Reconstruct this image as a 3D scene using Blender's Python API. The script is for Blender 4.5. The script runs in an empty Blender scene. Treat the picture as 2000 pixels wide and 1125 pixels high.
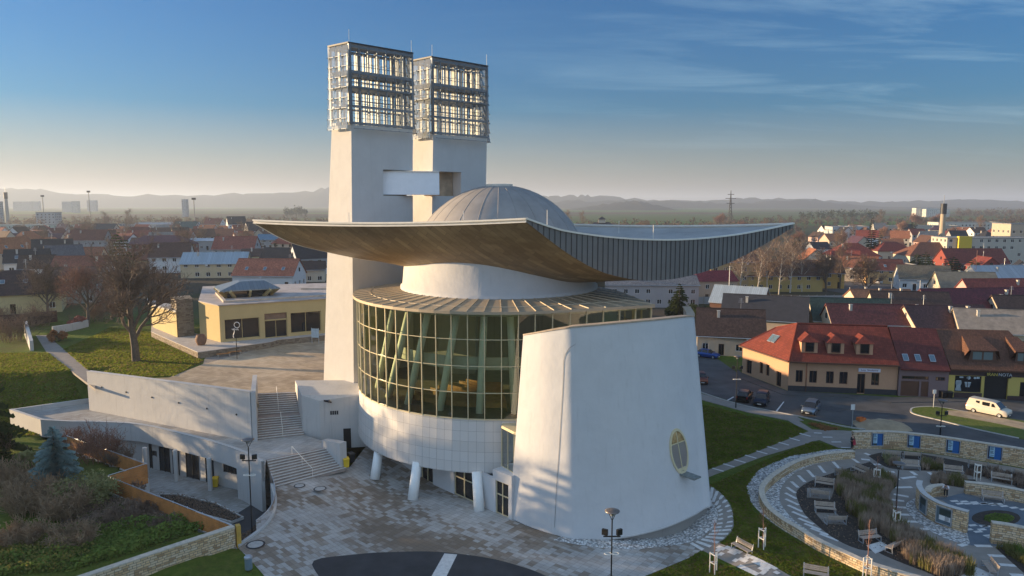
import bpy, bmesh, math, random
from mathutils import Vector, Matrix
from mathutils.geometry import tessellate_polygon
rnd = random.Random(11)
R = math.radians
S = bpy.context.scene
COL = S.collection

# ------------------------------------------------------------------ camera
F, HZ, CAMH = 1400.0, 397.0, 28.0
PITCH = math.atan((562.5 - HZ) / F)
CA, SA = math.cos(PITCH), math.sin(PITCH)
cam = bpy.data.cameras.new('Camera')
cam.sensor_width = 36.0
cam.lens = 36.0 * F / 2000.0
cam.clip_start, cam.clip_end = 0.5, 60000
camo = bpy.data.objects.new('Camera', cam)
camo.location = (0, 0, CAMH)
camo.rotation_euler = (R(90) - PITCH, 0, 0)
COL.objects.link(camo)
S.camera = camo

# ------------------------------------------------------------------ sky, sun, exposure
SUN_AZ, SUN_EL = 12.5, 8.0          # degrees: azimuth behind the picture plane on the left, elevation
S.view_settings.view_transform = 'Standard'
S.view_settings.look = 'None'
S.view_settings.gamma = 1.0
S.view_settings.use_curve_mapping = False
S.view_settings.exposure = 1.28
W = bpy.data.worlds.new('World')
S.world = W
W.use_nodes = True
wn, wl = W.node_tree.nodes, W.node_tree.links
wn.clear()
sky = wn.new('ShaderNodeTexSky')
sky.sky_type = 'NISHITA'
sky.sun_disc = False
sky.sun_elevation = R(SUN_EL)
sky.sun_rotation = R(-90 + SUN_AZ)     # clockwise from +Y
sky.altitude = 200
sky.air_density = 1.3
sky.dust_density = 0.8
sky.ozone_density = 6.0
bg = wn.new('ShaderNodeBackground')
bg.inputs['Strength'].default_value = 0.063
wo = wn.new('ShaderNodeOutputWorld')
# thin cirrus streaks, a property of the sky by direction
tc = wn.new('ShaderNodeTexCoord')
sep = wn.new('ShaderNodeSeparateXYZ')
wl.new(tc.outputs['Generated'], sep.inputs[0])
def wmath(op, a, b=None, clamp=False):
    n = wn.new('ShaderNodeMath'); n.operation = op; n.use_clamp = clamp
    for i, v in enumerate((a, b)):
        if v is None: continue
        if isinstance(v, (int, float)): n.inputs[i].default_value = v
        else: wl.new(v, n.inputs[i])
    return n.outputs[0]
zc = wmath('MAXIMUM', sep.outputs['Z'], 0.02)
px_ = wmath('DIVIDE', sep.outputs['X'], wmath('ADD', zc, 0.12))
py_ = wmath('DIVIDE', sep.outputs['Y'], wmath('ADD', zc, 0.12))
comb = wn.new('ShaderNodeCombineXYZ')
wl.new(wmath('MULTIPLY', px_, 0.55), comb.inputs[0])
wl.new(wmath('MULTIPLY', py_, 1.9), comb.inputs[1])
nz = wn.new('ShaderNodeTexNoise')
nz.inputs['Scale'].default_value = 1.25
nz.inputs['Detail'].default_value = 9
nz.inputs['Roughness'].default_value = 0.62
nz.inputs['Distortion'].default_value = 0.5
wl.new(comb.outputs[0], nz.inputs['Vector'])
cr = wn.new('ShaderNodeValToRGB')
cr.color_ramp.elements[0].position = 0.50
cr.color_ramp.elements[1].position = 0.80
wl.new(nz.outputs['Fac'], cr.inputs[0])
side = wmath('MULTIPLY', wmath('ADD', wmath('MULTIPLY', sep.outputs['X'], 1.5), 0.18), 1.0, True)
fade = wmath('MULTIPLY', wmath('MULTIPLY', wmath('SUBTRACT', sep.outputs['Z'], 0.03), 9.0, True), 0.7)
cf = wmath('MULTIPLY', wmath('MULTIPLY', cr.outputs[0], side, True), fade)
mixc = wn.new('ShaderNodeMix'); mixc.data_type = 'RGBA'
wl.new(cf, mixc.inputs['Factor'])
wl.new(sky.outputs[0], mixc.inputs['A'])
mixc.inputs['B'].default_value = (5.2, 4.9, 4.8, 1)
tint = wn.new('ShaderNodeMix'); tint.data_type = 'RGBA'; tint.blend_type = 'MULTIPLY'
tint.inputs['Factor'].default_value = 1.0
tint.inputs['B'].default_value = (0.60, 0.97, 1.18, 1)      # cooler, slightly magenta winter air
# added fill light: unseen sky overhead and behind the viewer brightened for shaded faces
fill_sky = wmath('MULTIPLY', wmath('MULTIPLY', wmath('SUBTRACT', 0.50, sep.outputs['Y']), 1.5, True), wmath('MULTIPLY', wmath('ADD', sep.outputs['Z'], 0.05), 6.0, True))
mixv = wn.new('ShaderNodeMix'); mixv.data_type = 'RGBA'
wl.new(wmath('MULTIPLY', fill_sky, 0.85), mixv.inputs['Factor'])
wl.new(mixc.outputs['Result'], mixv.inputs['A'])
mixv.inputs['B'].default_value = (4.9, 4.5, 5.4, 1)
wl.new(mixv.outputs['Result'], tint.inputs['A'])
glow = wn.new('ShaderNodeMix'); glow.data_type = 'RGBA'       # peach band low over the horizon, stronger towards the sun
wl.new(wmath('MULTIPLY', wmath('SUBTRACT', 1.0, wmath('MULTIPLY', sep.outputs['Z'], 8.0), True), wmath('SUBTRACT', 0.48, wmath('MULTIPLY', sep.outputs['X'], 0.35), True)), glow.inputs['Factor'])
wl.new(tint.outputs['Result'], glow.inputs['A'])
glow.inputs['B'].default_value = (5.2, 3.9, 3.5, 1)
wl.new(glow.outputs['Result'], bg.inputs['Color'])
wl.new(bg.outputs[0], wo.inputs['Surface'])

sd = bpy.data.lights.new('Sun', 'SUN')
sd.energy = 5.0
sd.angle = R(0.5)
sd.color = (1.0, 0.72, 0.42)
so = bpy.data.objects.new('Sun', sd)
sdir = Vector((-math.cos(R(SUN_AZ)) * math.cos(R(SUN_EL)), math.sin(R(SUN_AZ)) * math.cos(R(SUN_EL)), math.sin(R(SUN_EL))))
so.rotation_euler = sdir.to_track_quat('Z', 'Y').to_euler()
so.location = (-100, 20, 80)
COL.objects.link(so)

try:
    S.cycles.use_denoising = True
    S.cycles.denoiser = 'OPENIMAGEDENOISE'
    S.cycles.max_bounces = 6
    S.cycles.diffuse_bounces = 3
    S.cycles.glossy_bounces = 3
    S.cycles.transmission_bounces = 4
    S.cycles.transparent_max_bounces = 24
    S.cycles.volume_bounces = 0
    S.cycles.sample_clamp_indirect = 6
except Exception:
    pass

# ------------------------------------------------------------------ picture -> place
def ray(px, py):
    u = 562.5 - py
    return Vector((px - 1000.0, F * CA + u * SA, -F * SA + u * CA))
def at(px, py, z=0.0):
    r = ray(px, py); k = (z - CAMH) / r.z
    return Vector((r.x * k, r.y * k, z))
def pd(px, py, D):
    r = ray(px, py); k = D / r.y
    return Vector((r.x * k, D, CAMH + r.z * k))

# ------------------------------------------------------------------ mesh builder
class MB:
    def __init__(s):
        s.v, s.f, s.m = [], [], []
    def add(s, vs, fs, mi=0):
        o = len(s.v)
        s.v += [tuple(p) for p in vs]
        s.f += [tuple(i + o for i in f) for f in fs]
        s.m += [mi] * len(fs)
        return s
    def quad(s, a, b, c, d, mi=0): return s.add((a, b, c, d), ((0, 1, 2, 3),), mi)
    def tri(s, a, b, c, mi=0): return s.add((a, b, c), ((0, 1, 2),), mi)
    def box(s, c, d, rz=0, mi=0, M=None):
        x, y, z = d[0] / 2, d[1] / 2, d[2] / 2
        vs = [Vector((i * x, j * y, k * z)) for k in (-1, 1) for j in (-1, 1) for i in (-1, 1)]
        if rz: 
            mr = Matrix.Rotation(rz, 3, 'Z'); vs = [mr @ p for p in vs]
        c = Vector(c); vs = [p + c for p in vs]
        if M is not None: vs = [M @ p for p in vs]
        return s.add(vs, ((0, 2, 3, 1), (4, 5, 7, 6), (0, 1, 5, 4), (2, 6, 7, 3), (0, 4, 6, 2), (1, 3, 7, 5)), mi)
    def prism(s, poly, z0, z1, mi=0, cap=True, bottom=True):
        """poly: 2D points; z0/z1 numbers or per-vertex lists"""
        n = len(poly)
        ar = sum(poly[i][0] * poly[(i + 1) % n][1] - poly[(i + 1) % n][0] * poly[i][1] for i in range(n))
        poly = list(poly)
        zz0 = list(z0) if hasattr(z0, '__len__') else [z0] * n
        zz1 = list(z1) if hasattr(z1, '__len__') else [z1] * n
        if ar < 0:
            poly.reverse(); zz0.reverse(); zz1.reverse()
        vs = [(p[0], p[1], a) for p, a in zip(poly, zz0)] + [(p[0], p[1], a) for p, a in zip(poly, zz1)]
        fs = [(i, (i + 1) % n, n + (i + 1) % n, n + i) for i in range(n)]
        if cap or bottom:
            tr = tessellate_polygon([[Vector((p[0], p[1], 0)) for p in poly]]) if n > 4 else None
            def cap_f(off, up):
                out = []
                if tr is None: 
                    t = tuple(range(off, off + n)); out.append(t if up else t[::-1])
                else:
                    for a, b, c in tr:
                        A, B, C = poly[a], poly[b], poly[c]
                        cr_ = (B[0]-A[0])*(C[1]-A[1]) - (B[1]-A[1])*(C[0]-A[0])
                        t = (a, b, c) if cr_ > 0 else (a, c, b)
                        if not up: t = t[::-1]
                        out.append(tuple(i + off for i in t))
                return out
            if cap: fs += cap_f(n, True)
            if bottom: fs += cap_f(0, False)
        return s.add(vs, fs, mi)
    def tube(s, pts, rad, n=6, mi=0, caps=True):
        pts = [Vector(p) for p in pts]
        m = len(pts)
        rad = list(rad) if hasattr(rad, '__len__') else [rad] * m
        vs = []
        up0 = None
        for i, p in enumerate(pts):
            d = (pts[min(i + 1, m - 1)] - pts[max(i - 1, 0)])
            if d.length < 1e-9: d = Vector((0, 0, 1))
            d.normalize()
            ref = Vector((1, 0, 0)) if abs(d.z) > .9 else Vector((0, 0, 1))
            if up0 is not None:
                a = (up0 - d * up0.dot(d))
                a = a.normalized() if a.length > 1e-6 else d.cross(ref).normalized()
            else: a = d.cross(ref).normalized()
            up0 = a
            b = d.cross(a)
            for k in range(n):
                t = 2 * math.pi * k / n
                vs.append(p + (a * math.cos(t) + b * math.sin(t)) * rad[i])
        fs = []
        for i in range(m - 1):
            for k in range(n):
                fs.append((i * n + k, i * n + (k + 1) % n, (i + 1) * n + (k + 1) % n, (i + 1) * n + k))
        if caps:
            fs.append(tuple(range(n))[::-1]); fs.append(tuple((m - 1) * n + k for k in range(n)))
        return s.add(vs, fs, mi)
    def bar(s, a, b, w, h, mi=0, up=(0, 0, 1)):
        """rectangular bar a->b, w across, h along up"""
        a, b = Vector(a), Vector(b); d = (b - a).normalized(); u = Vector(up)
        if abs(d.dot(u)) > .98: u = Vector((0, 1, 0))
        x = d.cross(u).normalized(); u = x.cross(d).normalized()
        x *= w / 2; u *= h / 2
        vs = [a - x - u, a + x - u, a + x + u, a - x + u, b - x - u, b + x - u, b + x + u, b - x + u]
        return s.add(vs, ((0, 3, 2, 1)[::-1], (4, 5, 6, 7)[::-1], (0, 1, 5, 4)[::-1], (1, 2, 6, 5)[::-1], (2, 3, 7, 6)[::-1], (3, 0, 4, 7)[::-1]), mi)
    def lathe(s, prof, n=16, c=(0, 0, 0), mi=0):
        vs, fs = [], []
        for r, z in prof:
            for k in range(n):
                t = 2 * math.pi * k / n
                vs.append((c[0] + r * math.cos(t), c[1] + r * math.sin(t), c[2] + z))
        for i in range(len(prof) - 1):
            for k in range(n):
                fs.append((i * n + k, i * n + (k + 1) % n, (i + 1) * n + (k + 1) % n, (i + 1) * n + k))
        return s.add(vs, fs, mi)
    def grid(s, rows, mi=0, flip=False):
        nr, nc = len(rows), len(rows[0])
        vs = [p for r in rows for p in r]
        fs = []
        for i in range(nr - 1):
            for j in range(nc - 1):
                t = (i * nc + j, i * nc + j + 1, (i + 1) * nc + j + 1, (i + 1) * nc + j)
                fs.append(t[::-1] if flip else t)
        return s.add(vs, fs, mi)
    def build(s, name, mat, parent=None, smooth=False, fix=False, M=None):
        me = bpy.data.meshes.new(name)
        vs = s.v if M is None else [tuple(M @ Vector(p)) for p in s.v]
        me.from_pydata(vs, [], s.f)
        mats = mat if isinstance(mat, (list, tuple)) else [mat]
        for m_ in mats: me.materials.append(m_)
        if len(mats) > 1: me.polygons.foreach_set('material_index', s.m)
        if fix:
            bm = bmesh.new(); bm.from_mesh(me)
            bmesh.ops.recalc_face_normals(bm, faces=bm.faces); bm.to_mesh(me); bm.free()
        # metres-true UVs on every face: u along the horizontal, v up the slope
        uv = me.uv_layers.new(name='UVMap')
        dat = uv.data
        mv = me.vertices
        for p in me.polygons:
            n = p.normal
            if abs(n.z) > .985: t, b = Vector((1, 0, 0)), Vector((0, 1, 0))
            else:
                t = Vector((-n.y, n.x, 0)).normalized(); b = n.cross(t)
            for li in p.loop_indices:
                co = mv[me.loops[li].vertex_index].co
                dat[li].uv = (co.dot(t), co.dot(b))
        if smooth: me.polygons.foreach_set('use_smooth', [True] * len(me.polygons))
        o = bpy.data.objects.new(name, me)
        COL.objects.link(o)
        if parent: o.parent = parent
        return o

def tag(o, label=None, cat=None, group=None, kind=None):
    if label: o['label'] = label
    if cat: o['category'] = cat
    if group: o['group'] = group
    if kind: o['kind'] = kind
    return o
def empty(name, loc, rz, label, cat, group=None):
    o = bpy.data.objects.new(name, None)
    o.location = loc; o.rotation_euler = (0, 0, rz); o.empty_display_size = .3
    COL.objects.link(o)
    return tag(o, label, cat, group)
KIDS = {}
def kids(o):
    return [c for c in bpy.data.objects if c.parent == o]
def dup(root, loc, rz=0, label=None, group=None, scale=None):
    cache = KIDS.get(root.name)
    if cache is None:
        cache = [(c, kids(c)) for c in kids(root)]; KIDS[root.name] = cache
    r = root.copy(); COL.objects.link(r); r.location = loc; r.rotation_euler = (0, 0, rz)
    if scale is not None: r.scale = scale if hasattr(scale, '__len__') else (scale,) * 3
    if label: r['label'] = label
    if group: r['group'] = group
    for c, gs in cache:
        k = c.copy(); COL.objects.link(k); k.parent = r
        for g in gs:
            h = g.copy(); COL.objects.link(h); h.parent = k
    return r

# ------------------------------------------------------------------ materials
def newmat(name):
    m = bpy.data.materials.new(name); m.use_nodes = True
    nt = m.node_tree; b = nt.nodes['Principled BSDF']
    return m, nt, b
def node(nt, typ, **kw):
    n = nt.nodes.new(typ)
    for k, v in kw.items():
        if k in n.inputs: n.inputs[k].default_value = v
        else: setattr(n, k, v)
    return n
def c4(c): return (c[0], c[1], c[2], 1)
def coords(nt, kind='Object', scale=(1, 1, 1), rot=(0, 0, 0)):
    t = nt.nodes.new('ShaderNodeTexCoord'); mp = nt.nodes.new('ShaderNodeMapping')
    mp.inputs['Scale'].default_value = scale; mp.inputs['Rotation'].default_value = rot
    nt.links.new(t.outputs[kind], mp.inputs[0])
    return mp.outputs[0]
def ramp(nt, fac, stops):
    r = nt.nodes.new('ShaderNodeValToRGB')
    e = r.color_ramp.elements
    while len(e) < len(stops): e.new(.5)
    for i, (p, c) in enumerate(stops):
        e[i].position = p; e[i].color = c4(c)
    nt.links.new(fac, r.inputs[0])
    return r.outputs[0]
def mixrgb(nt, fac, a, b, typ='MIX'):
    n = nt.nodes.new('ShaderNodeMix'); n.data_type = 'RGBA'; n.blend_type = typ
    for key, v in (('Factor', fac), ('A', a), ('B', b)):
        if isinstance(v, (int, float)): n.inputs[key].default_value = v
        elif isinstance(v, (tuple, list)): n.inputs[key].default_value = c4(v)
        else: nt.links.new(v, n.inputs[key])
    return n.outputs['Result']
def nmath(nt, op, a, b=None, clamp=False):
    n = nt.nodes.new('ShaderNodeMath'); n.operation = op; n.use_clamp = clamp
    for i, v in enumerate((a, b)):
        if v is None: continue
        if isinstance(v, (int, float)): n.inputs[i].default_value = v
        else: nt.links.new(v, n.inputs[i])
    return n.outputs[0]
def bump(nt, b, h, strength=.3, dist=.02):
    n = nt.nodes.new('ShaderNodeBump'); n.inputs['Strength'].default_value = strength; n.inputs['Distance'].default_value = dist
    nt.links.new(h, n.inputs['Height']); nt.links.new(n.outputs[0], b.inputs['Normal'])
def noise(nt, vec, scale, detail=5, rough=.55, out='Fac', dist=0):
    n = node(nt, 'ShaderNodeTexNoise', Scale=scale, Detail=detail, Roughness=rough, Distortion=dist)
    nt.links.new(vec, n.inputs['Vector']); return n.outputs[out]

def plain(name, c, rough=.6, metal=0, var=.18, scale=1.5, bmp=0, spec=.5, bscale=None):
    """one colour with soft mottling"""
    m, nt, b = newmat(name)
    b.inputs['Roughness'].default_value = rough; b.inputs['Metallic'].default_value = metal
    b.inputs['Specular IOR Level'].default_value = spec
    v = coords(nt)
    f = noise(nt, v, scale, 6, .6)
    lo = tuple(x * (1 - var) for x in c); hi = tuple(min(1, x * (1 + var)) for x in c)
    nt.links.new(ramp(nt, f, ((.3, lo), (.7, hi))), b.inputs['Base Color'])
    if bmp: bump(nt, b, noise(nt, v, bscale or scale * 12, 4), bmp, .02)
    return m
def plaster(name, c, dirt=(.35, .33, .30), amt=.35, streak=True, rough=.85):
    """rendered wall: soft mottling, faint runs below edges"""
    m, nt, b = newmat(name)
    b.inputs['Roughness'].default_value = rough; b.inputs['Specular IOR Level'].default_value = .2
    v = coords(nt)
    f = noise(nt, v, .5, 6, .65)
    col = ramp(nt, f, ((.25, tuple(x * .9 for x in c)), (.75, c)))
    if streak:
        vs = coords(nt, scale=(2.2, 2.2, .12))
        g = noise(nt, vs, 1.6, 5, .6)
        k = nmath(nt, 'MULTIPLY', nmath(nt, 'SUBTRACT', g, .56, True), 3.0 * amt, True)
        col = mixrgb(nt, k, col, dirt)
    nt.links.new(col, b.inputs['Base Color'])
    bump(nt, b, nmath(nt, 'ADD', nmath(nt, 'MULTIPLY', noise(nt, v, 14, 4), .12), nmath(nt, 'MULTIPLY', noise(nt, v, .9, 3), 1.6)), .5, .05)
    return m
def tiles(name, c, row=.34, colw=.26, var=.3, moss=None, rough=.75):
    """roof tiles in courses, on the metres-true UVs"""
    m, nt, b = newmat(name)
    b.inputs['Roughness'].default_value = rough; b.inputs['Specular IOR Level'].default_value = .3
    v = coords(nt, 'UV')
    br = node(nt, 'ShaderNodeTexBrick', Scale=1.0)
    br.inputs['Brick Width'].default_value = colw; br.inputs['Row Height'].default_value = row
    br.inputs['Mortar Size'].default_value = .02; br.inputs['Mortar Smooth'].default_value = .6; br.inputs['Bias'].default_value = 0
    br.inputs['Color1'].default_value = c4(tuple(x * (1 - var) for x in c)); br.inputs['Color2'].default_value = c4(tuple(min(1, x * (1 + var)) for x in c))
    br.inputs['Mortar'].default_value = c4(tuple(x * .35 for x in c))
    nt.links.new(v, br.inputs['Vector'])
    big = noise(nt, coords(nt), .6, 5, .65)
    col = mixrgb(nt, nmath(nt, 'MULTIPLY', nmath(nt, 'SUBTRACT', big, .45, True), 2.4, True), br.outputs['Color'], moss or tuple(x * .55 for x in c))
    nt.links.new(col, b.inputs['Base Color'])
    wv = node(nt, 'ShaderNodeTexWave', Scale=1.0); wv.bands_direction = 'Y'; wv.wave_profile = 'SAW'
    mp = coords(nt, 'UV', (1, math.pi * 2 / row / 20 * 1.0, 1))
    nt.links.new(mp, wv.inputs['Vector'])
    bump(nt, b, br.outputs['Fac'], -.6, .05)
    return m
def seamed(name, c, w=.55, rough=.45, metal=.5, var=.12):
    m, nt, b = newmat(name)
    b.inputs['Roughness'].default_value = rough; b.inputs['Metallic'].default_value = metal
    v = coords(nt, 'UV')
    br = node(nt, 'ShaderNodeTexBrick', Scale=1.0)
    br.offset = 0
    br.inputs['Brick Width'].default_value = w; br.inputs['Row Height'].default_value = 40
    br.inputs['Mortar Size'].default_value = .025; br.inputs['Mortar Smooth'].default_value = .3
    br.inputs['Color1'].default_value = c4(tuple(x * (1 - var) for x in c)); br.inputs['Color2'].default_value = c4(tuple(min(1, x * (1 + var)) for x in c))
    br.inputs['Mortar'].default_value = c4(tuple(x * .45 for x in c))
    nt.links.new(v, br.inputs['Vector'])
    f = noise(nt, coords(nt), .8, 6, .65)
    nt.links.new(mixrgb(nt, nmath(nt, 'MULTIPLY', f, .35), br.outputs['Color'], tuple(x * .6 for x in c)), b.inputs['Base Color'])
    bump(nt, b, br.outputs['Fac'], .5, .04)
    return m
def stonework(name, c1, c2, c3, w=.55, h=.17, mortar=.02, mc=(.16, .14, .12)):
    """coursed rubble: stones of mixed length and tone"""
    m, nt, b = newmat(name)
    b.inputs['Roughness'].default_value = .9; b.inputs['Specular IOR Level'].default_value = .2
    v = coords(nt, 'UV')
    wob = noise(nt, v, 2.5, 2, .5, 'Color')
    vv = nt.nodes.new('ShaderNodeVectorMath'); vv.operation = 'MULTIPLY_ADD'
    nt.links.new(wob, vv.inputs[0]); vv.inputs[1].default_value = (.14, .07, 0); nt.links.new(v, vv.inputs[2])
    br = node(nt, 'ShaderNodeTexBrick', Scale=1.0)
    br.squash = .62; br.squash_frequency = 3; br.offset = .37
    br.inputs['Brick Width'].default_value = w; br.inputs['Row Height'].default_value = h
    br.inputs['Mortar Size'].default_value = mortar; br.inputs['Mortar Smooth'].default_value = .5; br.inputs['Bias'].default_value = 0
    br.inputs['Color1'].default_value = (0, 0, 0, 1); br.inputs['Color2'].default_value = (1, 1, 1, 1); br.inputs['Mortar'].default_value = (.5, .5, .5, 1)
    nt.links.new(vv.outputs[0], br.inputs['Vector'])
    col = ramp(nt, br.outputs['Color'], ((0, c2), (.35, c1), (.65, c3), (1, tuple(min(1, x * 1.2) for x in c1))))
    n2 = noise(nt, v, 7, 5, .7)
    col = mixrgb(nt, nmath(nt, 'MULTIPLY', n2, .5), col, tuple(x * .6 for x in c2))
    col = mixrgb(nt, br.outputs['Fac'], col, mc)
    nt.links.new(col, b.inputs['Base Color'])
    hh = nmath(nt, 'SUBTRACT', nmath(nt, 'MULTIPLY', n2, .5), br.outputs['Fac'])
    bump(nt, b, hh, .8, .05)
    return m
def pavers(name, cols, size=(.62, .41), rot=38, patch=.055, gap=.012):
    """slabs of mixed tone that change colour in patches, on object coordinates"""
    m, nt, b = newmat(name)
    b.inputs['Roughness'].default_value = .8; b.inputs['Specular IOR Level'].default_value = .25
    v = coords(nt, 'Object', rot=(0, 0, R(rot)))
    sx, sy = size
    mp = nt.nodes.new('ShaderNodeVectorMath'); mp.operation = 'DIVIDE'; nt.links.new(v, mp.inputs[0]); mp.inputs[1].default_value = (sx, sy, 1)
    fl = nt.nodes.new('ShaderNodeVectorMath'); fl.operation = 'FLOOR'; nt.links.new(mp.outputs[0], fl.inputs[0])
    wnz = nt.nodes.new('ShaderNodeTexWhiteNoise'); wnz.noise_dimensions = '2D'; nt.links.new(fl.outputs[0], wnz.inputs['Vector'])
    big = noise(nt, fl.outputs[0], patch, 3, .6)
    k = nmath(nt, 'ADD', nmath(nt, 'MULTIPLY', wnz.outputs['Value'], .17), nmath(nt, 'MULTIPLY', nmath(nt, 'SUBTRACT', big, .15), 1.0))
    col = ramp(nt, k, cols)
    stain = noise(nt, coords(nt), .18, 6, .7)
    col = mixrgb(nt, nmath(nt, 'MULTIPLY', nmath(nt, 'SUBTRACT', stain, .45, True), 1.6, True), col, (.13, .11, .095))
    fr = nt.nodes.new('ShaderNodeVectorMath'); fr.operation = 'FRACTION'; nt.links.new(mp.outputs[0], fr.inputs[0])
    sp = nt.nodes.new('ShaderNodeSeparateXYZ'); nt.links.new(fr.outputs[0], sp.inputs[0])
    gx = nmath(nt, 'LESS_THAN', sp.outputs[0], gap / sx * 2); gy = nmath(nt, 'LESS_THAN', sp.outputs[1], gap / sy * 2)
    g = nmath(nt, 'MAXIMUM', gx, gy)
    col = mixrgb(nt, nmath(nt, 'MULTIPLY', g, .55), col, (.07, .065, .06))
    nt.links.new(col, b.inputs['Base Color'])
    bump(nt, b, nmath(nt, 'SUBTRACT', noise(nt, v, 9, 4), g), .25, .02)
    return m
def leafy(name, cols, scale=.9, rough=.8, trans=0.4):
    m, nt, b = newmat(name)
    b.inputs['Roughness'].default_value = rough; b.inputs['Specular IOR Level'].default_value = .15
    v = coords(nt)
    f = noise(nt, v, scale, 6, .7)
    n = len(cols)
    rc = ramp(nt, f, [(.28 + .44 * i / (n - 1), c) for i, c in enumerate(cols)])
    nt.links.new(rc, b.inputs['Base Color'])
    if trans:
        tl = nt.nodes.new('ShaderNodeBsdfTranslucent'); nt.links.new(rc, tl.inputs['Color'])
        mx = nt.nodes.new('ShaderNodeMixShader'); mx.inputs[0].default_value = trans
        nt.links.new(b.outputs[0], mx.inputs[1]); nt.links.new(tl.outputs[0], mx.inputs[2]); nt.links.new(mx.outputs[0], nt.nodes['Material Output'].inputs['Surface'])
    return m
def glassmat(name, tint, trans=.75, rough=.03, diff=0, dcol=(.8, .85, .85), fres=1.45):
    """thin window glass: tinted see-through, fresnel reflection, optional frosting"""
    m = bpy.data.materials.new(name); m.use_nodes = True; nt = m.node_tree; nt.nodes.clear()
    out = nt.nodes.new('ShaderNodeOutputMaterial')
    tr = node(nt, 'ShaderNodeBsdfTransparent', Color=c4(tint))
    gl = node(nt, 'ShaderNodeBsdfGlossy', Roughness=rough, Color=(.95, .97, 1, 1))
    fr = node(nt, 'ShaderNodeFresnel', IOR=fres)
    mx = nt.nodes.new('ShaderNodeMixShader')
    f2 = nmath(nt, 'ADD', fr.outputs[0], 1 - trans - .05 if trans < .95 else 0, True)
    nt.links.new(f2, mx.inputs[0]); nt.links.new(tr.outputs[0], mx.inputs[1]); nt.links.new(gl.outputs[0], mx.inputs[2])
    last = mx.outputs[0]
    if diff:
        df = node(nt, 'ShaderNodeBsdfDiffuse', Color=c4(dcol)); tl = node(nt, 'ShaderNodeBsdfTranslucent', Color=c4(dcol))
        m2 = nt.nodes.new('ShaderNodeMixShader'); m2.inputs[0].default_value = .45
        nt.links.new(df.outputs[0], m2.inputs[1]); nt.links.new(tl.outputs[0], m2.inputs[2])
        m3 = nt.nodes.new('ShaderNodeMixShader'); m3.inputs[0].default_value = diff
        nt.links.new(last, m3.inputs[1]); nt.links.new(m2.outputs[0], m3.inputs[2]); last = m3.outputs[0]
    nt.links.new(last, out.inputs['Surface'])
    return m
def darkglass(name, c=(.012, .014, .018), rough=.05):
    m, nt, b = newmat(name)
    b.inputs['Base Color'].default_value = c4(c); b.inputs['Roughness'].default_value = rough
    b.inputs['Specular IOR Level'].default_value = .6
    return m

M = {}
M['white_wall'] = plaster('white_render', (.63, .62, .61), dirt=(.41, .395, .37), amt=.45)
M['tower_wall'] = plaster('tower_render', (.57, .555, .53), dirt=(.35, .32, .28), amt=.30)
M['concrete'] = plaster('pale_concrete', (.55, .53, .50), dirt=(.24, .22, .20), amt=.7)
M['annex_wall'] = plaster('annex_concrete', (.53, .52, .50), dirt=(.25, .235, .215), amt=.6)
M['grey_concrete'] = plaster('raw_concrete', (.33, .31, .28), dirt=(.14, .13, .12), amt=.9)
M['fascia'] = plain('anthracite_sheet', (.20, .19, .185), .5, .35, .10, .5)
M['seam'] = plain('dark_seam', (.075, .073, .073), .5, .2)
M['deck'] = plain('roof_membrane', (.38, .36, .33), .75, 0, .16, .35)
M['trim'] = plain('pale_trim', (.84, .78, .68), .55, 0, .06)
M['zinc'] = plain('dome_sheet', (.30, .275, .25), .62, .12, .14, .5)
M['ring_roof'] = plain('ring_roof_sheet', (.40, .32, .22), .55, .1, .12, .5)
M['mullion'] = plain('champagne_mullion', (.66, .57, .36), .4, .15, .06)
M['glass'] = glassmat('green_glass', (.80, .87, .70), .88)
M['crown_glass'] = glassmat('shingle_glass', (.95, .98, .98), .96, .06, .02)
M['crown_glass_lit'] = glassmat('sunlit_shingle_glass', (.92, .96, .96), .84, .12, .34, (.80, .82, .78))  # lit copy of the crown glass: the sunlit face's brightness is in its colour
M['crown_steel'] = plain('galvanised_frame', (.16, .175, .195), .5, .3, .08)
M['fin'] = plain('white_fin', (.90, .86, .78), .5, 0, .04)
M['dark_steel'] = plain('dark_steel', (.025, .026, .03), .5, .4)
M['black'] = plain('black_paint', (.012, .012, .013), .4, 0, .1)
M['dark_glass'] = darkglass('dark_window_glass')
M['blue_glass'] = darkglass('skylight_glass', (.10, .16, .20), .04)
M['white_frame'] = plain('white_frame', (.75, .74, .71), .5, 0, .05)
M['brown_frame'] = plain('brown_frame', (.10, .045, .025), .5, 0, .15)
M['wood_slat'] = plain('bench_slat', (.42, .34, .27), .65, 0, .18, 6)
M['bench_steel'] = plain('bench_steel', (.52, .54, .56), .35, .6, .05)
M['asphalt'] = plain('asphalt', (.085, .083, .082), .85, 0, .28, .35, .25, .3, 40)
M['dark_asphalt'] = plain('dark_asphalt', (.05, .05, .053), .85, 0, .22, .5, .25, .3, 40)
M['kerb'] = plain('kerb_stone', (.42, .40, .37), .85, 0, .18, 2)
M['white_paint'] = plain('road_paint', (.68, .67, .64), .7, 0, .12, 4)
M['path'] = plain('grey_path', (.28, .245, .21), .85, 0, .14, .8, .15, .3, 20)
M['stripe'] = plain('pale_paver', (.66, .63, .59), .8, 0, .15, 3)
M['pew'] = plain('pew_wood', (.30, .15, .06), .45, 0, .2, 2)
M['floor_in'] = plain('nave_floor', (.23, .20, .16), .4, 0, .15)
M['column'] = plain('pale_column', (.90, .90, .86), .6, 0, .05)
M['yellow_bin'] = plain('yellow_plastic', (.75, .50, .03), .45, 0, .06)
M['paving'] = pavers('plaza_paving', ((.30, (.22, .168, .122)), (.40, (.30, .245, .195)), (.45, (.43, .395, .355)), (.60, (.52, .49, .455)), (.8, (.65, .625, .59))))
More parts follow.
